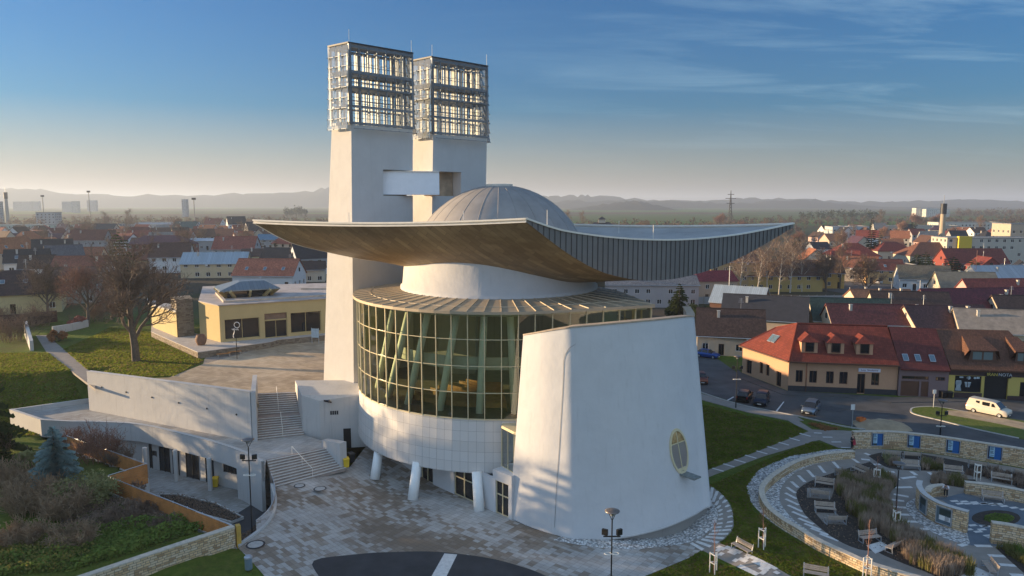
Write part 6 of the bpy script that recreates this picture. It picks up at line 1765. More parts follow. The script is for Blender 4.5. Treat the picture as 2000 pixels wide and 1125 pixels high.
LP_ = [xy(gpts([(70, 655), (92, 655), (124, 682), (186, 735), (186, 760), (90, 687)], 5))]
TH = [xy([gat(*zA(*p)) for p in ((100, 528), (400, 414), (700, 296), (760, 350), (440, 449), (110, 576))]), xy([gat(*p) for p in ((1364, 1072), (1405, 1062), (1542, 1125), (1620, 1160), (1540, 1160), (1473, 1125))]), xy(cur + cui[::-1])]
turf('lawn_turf', xy([at(-40, 690, 5), at(60, 690, 5), at(108, 690, 5), at(175, 660, 5), at(215, 640, 5), at(300, 650, 5), at(395, 705, 5), at(340, 735, 5), at(178, 742, 5), at(176, 790, 4), at(80, 800, 3.4), at(-40, 815, 3)]), 60000, [M['turf'], M['turf_dry']], 1, .14, LP_)
turf('park_turf', xy([gat(1375, 935), gat(1372, 790), gat(1460, 812), gat(1548, 828), gat(1572, 842), gat(1500, 880)]), 16000, [M['turf'], M['turf_dry']], 2, .12, TH)
turf('ring_turf', xy([gat(1386, 950), gat(1500, 898), gat(1590, 862), gat(1635, 876), gat(1540, 892), gat(1480, 918), gat(1458, 950), gat(1470, 1000), gat(1530, 1042), gat(1620, 1095), gat(1690, 1125), gat(1545, 1125), gat(1408, 1062), gat(1436, 1030), gat(1430, 985)]), 24000, [M['turf'], M['turf_dry']], 3, .10, TH)
turf('corner_turf', xy([gat(1262, 1128), gat(1366, 1080), gat(1470, 1128), gat(1480, 1180), gat(1240, 1180)]), 8000, [M['turf'], M['turf_dry']], 4, .10, TH)
ground_leaves('fallen_leaves', xy([at(*p, 5) for p in ((255, 720), (300, 690), (360, 690), (398, 706), (340, 730))]), 2600, 5.02, .07, M['rust_leaf'], .06, 21)
# --- ornamental grasses of the park
def grasses(name, poly, n, hgt, mats, seed, dens=None):
    rg = random.Random(seed); xs = [p[0] for p in poly]; ys = [p[1] for p in poly]; mb = MB(); k = 0; tries = 0
    while k < n and tries < n * 30:
        tries += 1
        x, y = rg.uniform(min(xs), max(xs)), rg.uniform(min(ys), max(ys))
        if not inside(x, y, poly): continue
        k += 1; mi = 0 if math.sin(x * 1.7 + 1.5 * math.sin(y * 1.3)) + .8 * rg.random() < .95 else 1
        for b_ in range(9):
            a = rg.random() * 6.283; h = hgt * (.55 + .6 * rg.random()); l = .10 + .26 * rg.random(); w = .021
            p = Vector((x + rg.gauss(0, .07), y + rg.gauss(0, .07), .03)); d = Vector((math.cos(a), math.sin(a), 0)); s_ = Vector((-d.y, d.x, 0)) * w
            m_ = p + d * l * .35 + Vector((0, 0, h * .6)); e = p + d * l + Vector((0, 0, h))
            mb.add([p - s_, p + s_, m_ + s_ * 1.3, m_ - s_ * 1.3, e], [(0, 1, 2, 3), (3, 2, 4)], mi)
    o = mb.build(name, mats); tag(o, kind='stuff'); return o
M['grass_brown'] = leafy('brown_grass_blades', ((.25, .175, .12), (.40, .30, .215), (.54, .42, .32)), .7)
M['grass_olive'] = leafy('olive_grass_blades', ((.12, .13, .04), (.20, .19, .06), (.28, .25, .09)), .7)
GM = [M['grass_brown'], M['grass_olive']]
GP1 = xy([at(*zA(*p)) for p in ((880, 560), (1010, 590), (1100, 555), (1160, 580), (1200, 610), (1160, 650), (1150, 710), (1195, 815), (1300, 905), (1450, 985), (1620, 1070), (1640, 1130), (1430, 1130), (1280, 1060), (1180, 940), (1100, 870), (980, 870), (1000, 800), (925, 780), (910, 700), (850, 640))])
grasses('ornamental_grass', GP1, 2500, 1.12, GM, 5)
GP2 = xy([at(*zA(*p)) for p in ((1120, 455), (1215, 470), (1220, 500), (1150, 495))]); grasses('tall_pale_grass', GP2, 90, .75, [plain('pale_grass', (.24, .24, .11), .8, 0, .3), M['grass_brown']], 6)
GP3 = xy([at(*zA(*p)) for p in ((1345, 480), (1465, 490), (1462, 525), (1345, 520))]); grasses('brown_back_grass', GP3, 110, .8, GM, 7)
GP4 = xy([at(*zA(*p)) for p in ((1400, 575), (1440, 562), (1560, 578), (1600, 590), (1600, 625), (1520, 612), (1400, 600))]); grasses('spiral_grass', GP4, 170, .85, GM, 8)
GP5 = xy([at(*zA(*p)) for p in ((1770, 965), (1860, 965), (1929, 985), (2050, 1040), (2050, 1150))]); grasses('side_grass', GP5, 220, .6, [M['grass_olive'], M['nettle']], 9)
GP6 = xy([at(*zA(*p)) for p in ((1590, 550), (1720, 575), (1860, 610), (1929, 640), (1929, 560), (1750, 520))]); grasses('dark_back_grass', GP6, 160, .7, [M['dry_dark'], M['grass_brown']], 10)
ground_leaves('round_bed_moss', xy([at(*zA(1785 + 90 * math.cos(t * math.pi / 6), 800 + 28 * math.sin(t * math.pi / 6))) for t in range(12)]), 1600, .05, .05, M['nettle'], .12, 11)
ground_leaves('bed_weeds', xy([at(*p) for p in BED1]), 1600, .05, .06, M['dry_dark'], .2, 12)
ground_leaves('street_edge_weeds', xy([at(*zA(*p)) for p in ((690, 258), (760, 262), (885, 290), (790, 300))]), 700, .03, .08, M['rust_leaf'], .3, 13)
# sand heap behind the tall wall
sm_ = MB(); rg = random.Random(4); rows = []
a0s, a1s = at(*zA(985, 292)), at(*zA(1320, 305))
ax_ = (a1s - a0s); L = ax_.length; ax_.normalize(); nx = Vector((-ax_.y, ax_.x, 0))
for j in range(8):
    rows.append([a0s + ax_ * (L * i / 14) + nx * (-.2 + 4.6 * j / 7) + Vector((0, 0, -.05 + .85 * math.sin(math.pi * j / 7) * (math.sin(math.pi * i / 14) ** .7) * (.85 + .3 * rg.random()))) for i in range(15)])
o = MB().grid(rows).build('sand_heap', M['dirt'], smooth=True); tag(o, 'sandy earth heap behind the tall stone wall by the street', 'earth heap')
o = empty('crate', at(*zA(1033, 285)) + Vector((.2, 2.0, .42)), .2, 'orange crate on the sand heap behind the first poster', 'crate')
mb = MB(); 
for s_ in (-1, 1): mb.box((0, s_ * .35, .2), (.9, .04, .42)); mb.box((s_ * .45, 0, .2), (.04, .7, .42))
mb.box((0, 0, .02), (.9, .7, .04)); mb.build('shell', plain('orange_plastic', (.62, .17, .04), .5), o)
# --- trees right of the church
conifer('green_spruce', 9, 9.0, 3.6, M['spruce'], 'dark green spruce behind the coping of the shield wall', at(1326, 626) * Vector((1, 1, 0)), tiers=16, per=14)
shrub('dark_evergreen', at(1372, 668), 64, 16, 220, 1.6, 5.0, .15, M['spruce'], 'dark evergreen bush just beside the edge of the shield wall')
shrub('dark_evergreen', at(1365, 618), 65, 14, 200, 3.0, 3.4, .18, M['spruce'], 'low dark evergreen beside the green spruce')
BR = bare('birch_tree', 31, SP_BIRCH, 12.5, .20, M['birch'], M['birch_twig'], 'birch', group='birches by the concrete fence')
BR2 = bare('birch_tree', 32, SP_BIRCH, 12.0, .18, M['birch'], M['birch_twig'], 'birch', group='birches by the concrete fence')
for i, (px, py, s_, lab) in enumerate(((1444, 583, 1.0, 'white stemmed birch nearest the church, just right of a pale post'), (1479, 577, 1.05, 'white stemmed birch second from the church in the row'), (1498, 573, .95, 'leaning white birch before the yellow window'), (1521, 575, 1.1, 'white stemmed birch fourth in the row, by the fence'), (1543, 572, 1.12, 'white stemmed birch fifth in the row, standing straight'), (1566, 570, 1.15, 'white birch with pale drooping twigs last in the row beside the dark tree'))):
    q = at(px, py); src = BR if i % 2 == 0 else BR2
    if i < 2: src.location = q; src.scale = (s_,) * 3; src['label'] = lab
    else: dup(src, q, i * 1.7, lab, 'birches by the concrete fence', s_)
TB = bare('bare_tree', 36, SP_WIDE, 7.4, .36, M['bark'], M['twig'], 'tree')
TB2 = bare('bare_tree', 38, SP_TALL, 13, .25, M['bark'], M['twig'], 'tree')
TB.location = at(1613, 570); TB['label'] = 'dark leafless tree beside the last birch on the green'
TB2.location = at(1640, 564); TB2['label'] = 'tall slender leafless tree behind the dark one on the green'
dup(TB, at(1692, 581), 2.0, 'leafless tree with a forked dark trunk at the far street before the orange house', None, .95)
conifer('tall_fir', 12, 22, 4.2, M['dark_fir'], 'tall dark fir rising between two red hipped roofs', at(1699, 519), tiers=22, per=13, narrow=1.15)
CF = None
for i, (px, py, H, R_, m_, lab) in enumerate(((1789, 534, 8, 4.0, 'spruce', 'round dark conifer in front of the brown hipped house, nearer the flat box house'), (1806, 541, 9.5, 4.2, 'spruce', 'bright green conifer in front of the brown hipped house, nearer the red house'), (1860, 550, 9, 4.6, 'dark_fir', 'broad dark conifer before the red house'), (1900, 548, 8, 4.0, 'spruce', 'conifer before the porch of the red house'), (1783, 462, 13, 5, 'dark_fir', 'distant dark conifer behind the brown hipped house'), (1555, 488, 8, 4.5, 'dark_fir', 'dark conifer at the tip of the saucer roof'))):
    conifer('conifer_tree', 80 + i, H, R_, M[m_], lab, at(px, py), tiers=11, per=10, narrow=.7)
shrub('garden_shrub', at(1843, 548), 66, 12, 160, 4.0, 4.5, .25, M['evergreen'], 'olive bush below the blue shed by the dark conifers')
shrub('garden_shrub', at(1960, 548), 67, 12, 160, 4.0, 5.0, .25, M['yellow_leaf'], 'yellow green bush at the foot of the yellow stair tower')
# left town evergreens
conifer('tall_pine', 14, 15, 5.2, M['evergreen'], 'tall green pine standing above the crown of the big lawn tree', at(236, 524, 5) * Vector((1, 1, 0)) + Vector((0, 0, 3)), tiers=14, per=12, narrow=.7)
for i, (px, py, H, R_, lab) in enumerate(((268, 470, 8, 5, 'dark round conifer to the right of the tall green pine'), (427, 478, 8, 4, 'dark conifer in front of the far purple roof'), (193, 492, 7, 3.2, 'small dark conifer by the pink wall left of the tall pine'), (330, 468, 6, 5, 'pale green tree by the dark roofed house far behind the lawn'), (5, 478, 8, 4, 'dark conifer at the picture edge behind the orange roof'))):
    conifer('conifer_tree', 90 + i, H, R_, M['evergreen' if i == 3 else 'dark_fir'], lab, at(px, py, 4) * Vector((1, 1, 0)) + Vector((0, 0, 2.5)), tiers=10, per=10, narrow=.7)
# the row of trees west of the frame whose shade lies across the plaza
WT = bare('bare_tree', 45, SP_WIDE, 10.0, .5, M['bark'], M['twig'], 'tree')
WS = conifer('tall_pine', 46, 17, 5.0, M['evergreen'], 'pine', tiers=16, per=14)
WT.location = (-88, 68, 0); WT['label'] = 'leafless tree in the row of tall trees west of the garden'; WT['group'] = 'trees west of the garden'
WS.location = (-92, 80, 0); WS['label'] = 'green pine in the row of tall trees west of the garden'; WS['group'] = 'trees west of the garden'
# ================================================================== TOWN
def openings_wall(mb, A, B_, z0, z1, ops, dep=.16, mi=0):
    """vertical wall A->B (2D, outside on the right) with real rectangular openings and reveals"""
    A, B_ = Vector(A), Vector(B_); d = B_ - A; L = d.length; d.normalize(); n = Vector((d.y, -d.x))
    us = sorted({0, L} | {u for o in ops for u in o[:2]}); zs = sorted({z0, z1} | {z for o in ops for z in o[2:4]})
    P = lambda u, z, i=0: (A.x + d.x * u - n.x * i, A.y + d.y * u - n.y * i, z)
    for i in range(len(us) - 1):
        for j in range(len(zs) - 1):
            um, zm = (us[i] + us[i + 1]) / 2, (zs[j] + zs[j + 1]) / 2
            if any(o[0] < um < o[1] and o[2] < zm < o[3] for o in ops): continue
            mb.quad(P(us[i], zs[j]), P(us[i + 1], zs[j]), P(us[i + 1], zs[j + 1]), P(us[i], zs[j + 1]), mi)
    for u0, u1, a, b_ in ops:
        for q in ((P(u0, a), P(u0, a, dep), P(u0, b_, dep), P(u0, b_)), (P(u1, a, dep), P(u1, a), P(u1, b_), P(u1, b_, dep)), (P(u0, a), P(u1, a), P(u1, a, dep), P(u0, a, dep)), (P(u0, b_, dep), P(u1, b_, dep), P(u1, b_), P(u0, b_))):
            mb.quad(*q, mi)
def window_in(A, B_, o_, parent, detail, frame='white_frame', glass='dark_glass', dep=.13, kind='window', MM=None):
    A, B_ = Vector(A), Vector(B_); d = (B_ - A).normalized(); n = Vector((d.y, -d.x)); u0, u1, z0, z1 = o_
    P = lambda u, z, i=dep: Vector((A.x + d.x * u - n.x * i, A.y + d.y * u - n.y * i, z))
    mb = MB(); mb.quad(P(u0, z0), P(u1, z0), P(u1, z1), P(u0, z1)); w = mb.build(kind, M[glass] if isinstance(glass, str) else glass, parent, M=MM)
    if detail and frame:
        f = MB(); up3 = (n.x, n.y, 0)
        for u in (u0 + .04, u1 - .04) + (((u0 + u1) / 2,) if u1 - u0 > .8 else ()): f.bar(P(u, z0, dep - .03), P(u, z1, dep - .03), .08, .05, up=up3)
        for z in (z0 + .04, z1 - .04): f.bar(P(u0, z, dep - .03), P(u1, z, dep - .03), .05, .08)
        f.build(kind + '_frame', M[frame] if isinstance(frame, str) else frame, w, fix=True, M=MM)
    return w
WALLS, ROOFS = {}, {}
def wall_m(c):
    c = tuple(round(x, 3) for x in c)
    if c not in WALLS: WALLS[c] = plaster('house_render_%d' % len(WALLS), c, tuple(x * .55 for x in c), .35)
    return WALLS[c]
def roof_m(c, kind='tile'):
    k = (tuple(round(x, 3) for x in c), kind)
    if k not in ROOFS:
        nm = 'house_roof_%d' % len(ROOFS)
        ROOFS[k] = tiles(nm, c) if kind == 'tile' else seamed(nm, c, .5, .4, .25) if kind == 'metal' else plain(nm, c, .8, 0, .25, 1, .2)
    return ROOFS[k]
def skylight_on(parent, p0, p1, p2, u, v_, w, h, name='roof_window'):
    """p0->p1 along the eave, p0->p2 up the slope"""
    e = (p1 - p0).normalized(); s_ = (p2 - p0); s_ = (s_ - e * s_.dot(e)).normalized(); n = e.cross(s_)
    if n.z < 0: n = -n
    c_ = p0 + e * u + s_ * v_
    mb = MB(); q = [c_ - e * w / 2 - s_ * h / 2, c_ + e * w / 2 - s_ * h / 2, c_ + e * w / 2 + s_ * h / 2, c_ - e * w / 2 + s_ * h / 2]
    mb.add([p + n * .02 for p in q] + [p + n * .10 for p in q], [(4, 5, 6, 7), (0, 1, 5, 4), (1, 2, 6, 5), (2, 3, 7, 6), (3, 0, 4, 7)]); k = mb.build(name, M['bench_steel'], parent, fix=True)
    g = MB(); g.add([p.lerp(c_, .12) + n * .115 for p in q], [(0, 1, 2, 3)]); g.build('pane', M['blue_glass'], k)
def slope_ok(t): return t in ('gable', 'hip', 'half')
def house(loc, rz, L, W_, he, hr, label, wall, roof, typ='gable', detail=1, chim=1, sky=0, rk='tile', ov=.4, wins=True, seed=0, cat='house', plinth=True, name='house', group=None, frame='white_frame', doorside=None):
    rg = random.Random(seed * 7 + 3); o = empty(name, loc, rz, label, cat, group)
    l, w = L / 2, W_ / 2; wm = wall_m(wall) if isinstance(wall, tuple) else wall; rm = roof_m(roof, rk) if isinstance(roof, tuple) else roof
    cor = [(-l, -w), (l, -w), (l, w), (-l, w)]
    wb = MB(); opl = []
    for s_ in range(4):
        A, B_ = cor[s_], cor[(s_ + 1) % 4]; ln = L if s_ % 2 == 0 else W_; ops = []
        if wins:
            floors = [(.95, 2.25)] if he < 4.6 else [(.95, 2.25), (3.75, 5.0)] if he < 7.4 else [(1.0 + 2.8 * f, 2.3 + 2.8 * f) for f in range(int(he / 2.8))]
            n_ = max(1, int(ln / (2.9 if detail else 3.4)))
            for z0, z1 in floors:
                if z1 > he - .25: z1 = he - .3
                if z1 - z0 < .6: continue
                for k in range(n_):
                    if rg.random() < .12: continue
                    c_ = ln * (k + .5) / n_; ww = .55 + .12 * rg.random(); ops.append((c_ - ww, c_ + ww, z0, z1))
            if detail and s_ == (doorside if doorside is not None else 0) and ops:
                i = rg.randrange(len(ops)); a = ops[i]
                if a[2] < 1.2: ops[i] = (a[0], a[0] + 1.0, .06, 2.2)
        openings_wall(wb, A, B_, -1.5, he, ops); opl.append(ops)
    if typ in ('gable',):
        for s_ in (1, -1): wb.tri((s_ * l, -s_ * w, he), (s_ * l, s_ * w, he), (s_ * l, 0, he + hr))
    if typ == 'flat':
        wb.quad((-l, -w, he - .1), (l, -w, he - .1), (l, w, he - .1), (-l, w, he - .1))
    wb.build('wall', wm, o)
    for s_ in range(4):
        for q in opl[s_]: window_in(cor[s_], cor[(s_ + 1) % 4], q, o, detail, frame if q[2] > .2 else 'brown_frame', kind='window' if q[2] > .2 else 'door')
    if typ == 'gable' and detail and hr > 2.2 and wins:
        for s_ in (-1, 1):
            g = MB(); g.box((s_ * (l + .01), 0, he + hr * .30), (.06, 1.0, 1.1)); g.build('gable_window', M['dark_glass'], o)
    t = .16; rb = MB(); sl = hr / w
    if typ == 'gable':
        xl = l + ov * .7; ze = he - ov * sl
        sec = [(-w - ov, ze), (0, he + hr), (w + ov, ze)]; up_ = [(y, z + t * math.sqrt(1 + sl * sl)) for y, z in sec]
        vs = [(x, y, z) for x in (-xl, xl) for y, z in sec + up_[::-1]]
        rb.add(vs, [(0, 1, 7, 6), (1, 2, 8, 7), (2, 3, 9, 8), (3, 4, 10, 9), (4, 5, 11, 10), (5, 0, 6, 11), (5, 4, 1, 0), (4, 3, 2, 1), (6, 7, 10, 11), (7, 8, 9, 10)])
        slope = (Vector((-xl, -w - ov, ze + t)), Vector((xl, -w - ov, ze + t)), Vector((-xl, 0, he + hr + t)))
    elif typ in ('hip', 'half'):
        xl, yl = l + ov, w + ov; ze = he - ov * sl * .6; rx = max(.3, l - w * .95)
        rl_ = -rx; rr__ = rx if typ == 'hip' else l
        vs = [(-xl, -yl, ze), (xl, -yl, ze), (xl, yl, ze), (-xl, yl, ze), (rl_, 0, he + hr), (rr__, 0, he + hr)]
        rb.add(vs, [(0, 1, 5, 4), (1, 2, 5), (2, 3, 4, 5), (3, 0, 4), (3, 2, 1, 0)])
        slope = (Vector((-xl, -yl, ze)), Vector((xl, -yl, ze)), Vector((rl_, 0, he + hr)))
    elif typ == 'flat':
        for s_ in range(4):
            a, b_ = Vector(cor[s_]), Vector(cor[(s_ + 1) % 4]); rb.bar((a.x, a.y, he + .05), (b_.x, b_.y, he + .05), .3, .35)
        slope = None
    elif typ == 'mono':
        xl, yl = l + ov, w + ov; rb.add([(-xl, -yl, he), (xl, -yl, he), (xl, yl, he + hr), (-xl, yl, he + hr), (-xl, -yl, he + t), (xl, -yl, he + t), (xl, yl, he + hr + t), (-xl, yl, he + hr + t)], [(3, 2, 1, 0), (4, 5, 6, 7), (0, 1, 5, 4), (1, 2, 6, 5), (2, 3, 7, 6), (3, 0, 4, 7)])
        slope = (Vector((-xl, -yl, he + t)), Vector((xl, -yl, he + t)), Vector((-xl, yl, he + hr + t)))
    ro_ = rb.build('roof', rm, o)
    if typ == 'gable' and detail:
        rd = MB(); rd.tube([(-l - ov * .7, 0, he + hr + t * 1.25), (l + ov * .7, 0, he + hr + t * 1.25)], .11, 6); rd.build('ridge_tiles', rm, ro_)
        gt = MB()
        for s_ in (-1, 1): gt.tube([(-l - .3, s_ * (w + ov + .05), he - ov * sl + .05), (l + .3, s_ * (w + ov + .05), he - ov * sl + .05)], .06, 5)
        gt.build('gutter', M['bench_steel'], ro_)
    if detail and slope_ok(typ) and rg.random() < .6:
        ab_ = MB(); x = rg.uniform(-.7, .7) * l; z = he + hr; ab_.tube([(x, 0, z), (x, 0, z + 2.3)], .035, 5)
        for q in range(4): ab_.bar((x - .5 + .06 * q, .0, z + 1.5 + .22 * q), (x + .5 - .06 * q, .0, z + 1.5 + .22 * q), .035, .035)
        ab_.build('aerial', M['bench_steel'], ro_)
    if detail and rg.random() < .45:
        ds = MB(); ds.lathe([(.42, 0), (.30, .07), (0, .12)], 14); xx = rg.uniform(-.6, .6) * l; cy_ = -w - .25; ds.v = [(a + xx, -c_ + cy_, b_ + he - .5) for a, b_, c_ in ds.v]; ds.build('satellite_dish', M['white_frame'], o)
    for k in range(chim):
        x = (-l * .5, l * .55, 0)[k % 3] + rg.uniform(-.8, .8) * min(1, l / 4); y = rg.choice((-.16, .16)) * W_; zt = he + hr * (1 - abs(y) / w) if typ != 'flat' else he
        cb = MB(); cb.box((x, y, zt + .35), (.5, .5, 1.7)); cb.box((x, y, zt + 1.25), (.64, .64, .12)); cb.build('chimney', M['stone_cap'] if k % 2 else wall_m((.50, .47, .42)), ro_)
    if slope and sky:
        for k in range(sky): skylight_on(ro_, *slope, (slope[1] - slope[0]).length * (k + .7) / (sky + .4), (slope[2] - slope[0]).length * .42, .85, 1.25)
    return o
def Hh(px, py, z, rzd, L, W_, he, hr, label, wall, roof, **k):
    """a house whose ground centre lies at that picture point"""
    g = at(px, py, z); return house((g.x, g.y, z), R(rzd), L, W_, he, hr, label, wall, roof, seed=int(px + py), **k)
RED, DRED, BRN, DBRN, ORG, TERR, GRY, BLU, DGRN, PURP, BLK = (.22, .048, .032), (.13, .030, .028), (.12, .060, .040), (.065, .040, .032), (.36, .135, .065), (.28, .10, .055), (.20, .19, .18), (.12, .20, .27), (.035, .060, .050), (.085, .040, .060), (.028, .028, .034)
CRM, WHT, GRE, BEI, YEL, PCH, PNK, LGN = (.58, .50, .38), (.66, .65, .63), (.36, .35, .34), (.50, .42, .32), (.62, .47, .17), (.62, .38, .17), (.50, .34, .30), (.38, .45, .34)

# ---------------------------------------------------------------- street front on the right
M['tile_red'] = tiles('front_roof_tile', (.19, .040, .024), .36, .28, .22)
M['tile_dred'] = tiles('plum_roof_tile', (.13, .032, .026), .36, .28, .22)
M['tile_brn'] = tiles('shop_roof_tile', (.13, .06, .035), .30, .22, .25)
M['peach'] = plaster('peach_render', (.56, .33, .20), (.36, .20, .12), .25)
M['dark_base'] = plain('dark_base', (.035, .035, .042), .7)
M['plum'] = plaster('plum_render', (.22, .16, .16), (.12, .09, .09), .25)
M['shop_yellow'] = plaster('shop_yellow_render', (.58, .46, .13), (.36, .28, .09), .2)
def text(body, size, loc_fn, mat, parent, name='lettering', ext=.01):
    cu = bpy.data.curves.new(name, 'FONT'); cu.body = body; cu.size = size; cu.extrude = ext; cu.align_x = 'CENTER'; cu.align_y = 'CENTER'
    cu.materials.append(mat); o = bpy.data.objects.new(name, cu); COL.objects.link(o); o.parent = parent
    me = bpy.data.meshes.new_from_object(o.evaluated_get(bpy.context.evaluated_depsgraph_get())); bpy.data.objects.remove(o)
    o = bpy.data.objects.new(name, me); COL.objects.link(o); o.parent = parent; o.matrix_local = loc_fn; return o
HF = [at(1538.5, 763), at(1751, 772), None, at(1449, 728)]
fd = (HF[1] - HF[0]).normalized(); fn3 = Vector((-fd.y, fd.x, 0))
HF[2] = HF[1] + fn3 * 10.5; bk0 = HF[3]
ph = empty('corner_house', HF[0], 0, 'peach corner house with a red hipped roof, three dormers and a white sign', 'house')
MP = Matrix.Translation(-HF[0])
EV, RG = 4.6, 9.4
wb = MB(); Lf = (HF[1] - HF[0]).length
def fu(px): p = at(px, 768); return Lf * (px - 1538.5) / (1751 - 1538.5)
fops = [(fu(a), fu(b_), 1.35, 3.2) for a, b_ in ((1553, 1567), (1580, 1595), (1613, 1628), (1639, 1655), (1701, 1716))] + [(fu(1674), fu(1689), .05, 3.0)]
openings_wall(wb, v2(HF[0]), v2(HF[1]), 0, EV, fops, .25)
Lw = (HF[0] - HF[3]).length
wops = [(Lw * .10, Lw * .22, .3, 2.5), (Lw * .40, Lw * .47, 1.1, 2.9), (Lw * .54, Lw * .61, 1.1, 2.9), (Lw * .76, Lw * .86, .1, 2.4)]
openings_wall(wb, v2(HF[3]), v2(HF[0]), 0, EV, wops, .25)
openings_wall(wb, v2(HF[1]), v2(HF[2]), 0, EV, []); bkp = HF[3] + fd * 3 + fn3 * 2
openings_wall(wb, v2(HF[2]), v2(bkp), 0, EV, []); openings_wall(wb, v2(bkp), v2(HF[3]), 0, EV, [])
wb.build('wall', M['peach'], ph, M=MP)
for q in fops: window_in(v2(HF[0]), v2(HF[1]), q, ph, 1, 'brown_frame', kind='window' if q[2] > .2 else 'door', dep=.2, MM=MP)
for i, q in enumerate(wops): window_in(v2(HF[3]), v2(HF[0]), q, ph, 1, 'brown_frame', kind='window' if 0 < i < 3 else 'door', dep=.2, MM=MP)
bs = MB(); n_ = Vector((fd.y, -fd.x, 0))
for a, b_ in ((0, fu(1674)), (fu(1689), Lf)): bs.bar(HF[0] + fd * a + n_ * .03 + Vector((0, 0, .4)), HF[0] + fd * b_ + n_ * .03 + Vector((0, 0, .4)), .10, .82)
bs.build('base_course', M['dark_base'], ph, fix=True, M=MP)
# roof: eave line, ridge, hip end over the sunlit side
ovf = .45
E0 = HF[0] + Vector((0, 0, EV)) + n_ * ovf + (HF[0] - HF[1]).normalized() * .1; E1 = HF[1] + Vector((0, 0, EV)) + n_ * ovf
wd2 = (HF[0] - HF[3]).normalized(); E3 = HF[3] + Vector((0, 0, EV)) - wd2 * .3 + Vector((wd2.y, -wd2.x, 0)) * .4
R0 = pd(1557, 632, 110.6); R1 = HF[1] + fn3 * 5.6 + Vector((0, 0, R0.z)); R1.z = R0.z
Rl = pd(1516, 640, 116.5)
B1 = HF[2] + Vector((0, 0, EV)); B0_ = bkp + Vector((0, 0, EV))
rb = MB(); rb.quad(E0, E1, R1, R0); rb.add([E3, E0, R0, Rl], [(0, 1, 2, 3)]); rb.add([B1, B0_, Rl, R0, R1], [(0, 1, 2, 3, 4)]); rb.add([B0_, E3, Rl], [(0, 1, 2)])
rb.add([E0, E1, R1, R0], [(3, 2, 1, 0)]) if False else None
rfo = rb.build('roof', M['tile_red'], ph, M=MP)
eb = MB(); eb.bar(E0 + Vector((0, 0, -.10)), E1 + Vector((0, 0, -.10)), .5, .18); eb.bar(E3 + Vector((0, 0, -.10)), E0 + Vector((0, 0, -.10)), .5, .18); eb.build('eave_board', M['brown_frame'], rfo, fix=True, M=MP)
rd = MB()
for a, b_ in ((R0, R1), (R0, E0), (R0, Rl), (Rl, E3)): rd.tube([a + Vector((0, 0, .05)), b_ + Vector((0, 0, .05))], .12, 6)
rd.build('ridge_tiles', M['tile_red'], rfo, M=MP)
sv = (R0 - E0); sv = (sv - fd * sv.dot(fd))
for px in (1582, 1634, 1690):
    u = fu(px); base = E0 + fd * u + sv * .24; zb_ = base.z; w2 = 1.15; hh = 1.7
    f0 = base + n_ * .15
    def Q(a, b_, z): return f0 + fd * a - n_ * b_ + Vector((0, 0, z))
    run = hh / (sv.z / Vector((sv.x, sv.y, 0)).length) + .2
    db_ = MB(); db_.quad(Q(-w2, 0, 0), Q(w2, 0, 0), Q(w2, 0, hh), Q(-w2, 0, hh))
    for s_ in (-1, 1): db_.tri(Q(s_ * w2, 0, 0), Q(s_ * w2, 0, hh), Q(s_ * w2, run, hh))
    dm = db_.build('dormer', M['peach'], ph, M=MP)
    dw = MB(); dw.quad(Q(-.55, -.02, .25), Q(.55, -.02, .25), Q(.55, -.02, hh - .15), Q(-.55, -.02, hh - .15)); dw.build('window', M['dark_glass'], dm, M=MP)
    fr_ = MB()
    for a in (-.6, .6): fr_.bar(Q(a, -.05, .2), Q(a, -.05, hh - .1), .10, .08, up=n_)
    fr_.bar(Q(-.6, -.05, .2), Q(.6, -.05, .2), .08, .10); fr_.bar(Q(-.6, -.05, hh - .1), Q(.6, -.05, hh - .1), .08, .10); fr_.build('window_frame', M['brown_frame'], dm, fix=True, M=MP)
    dr = MB(); o2 = .25; pk = hh + .95; rn2 = run + 1.6
    dr.add([Q(-w2 - o2, -o2, hh - .08), Q(w2 + o2, -o2, hh - .08), Q(0, .9, pk), Q(0, rn2, pk), Q(-w2 - o2, run, hh - .08), Q(w2 + o2, run, hh - .08)], [(0, 1, 2), (1, 5, 3, 2), (4, 0, 2, 3), (1, 0, 4, 5)]); dr.build('dormer_roof', M['tile_red'], dm, M=MP)
mm_ = (E3 + E0) / 2
# skylight pair on the sunlit hip
hipe = (E0 - E3).normalized(); hs = (R0 - E0); hs = (hs - hipe * hs.dot(hipe)); hn = hipe.cross(hs.normalized())
for k in (0, 1):
    c_ = E3 + hipe * (Lw * .46 + .95 * k) + hs * .44; hsn = hs.normalized()
    q = [c_ - hipe * .42 - hsn * .75, c_ + hipe * .42 - hsn * .75, c_ + hipe * .42 + hsn * .75, c_ - hipe * .42 + hsn * .75]
    sk_ = MB(); sk_.add([p + hn * .03 for p in q] + [p + hn * .14 for p in q], [(4, 5, 6, 7), (0, 1, 5, 4), (1, 2, 6, 5), (2, 3, 7, 6), (3, 0, 4, 7)]); w_ = sk_.build('roof_window', M['bench_steel'], rfo, fix=True, M=MP)
    g = MB(); g.add([p.lerp(c_, .14) + hn * .16 for p in q], [(0, 1, 2, 3)]); g.build('pane', M['blue_glass'], w_, M=MP)
dp = MB(); p = HF[0] + fd * fu(1574) + n_ * .08; dp.tube([p, p + Vector((0, 0, EV))], .06, 6); dp.build('downpipe', M['brown_frame'], ph, M=MP)
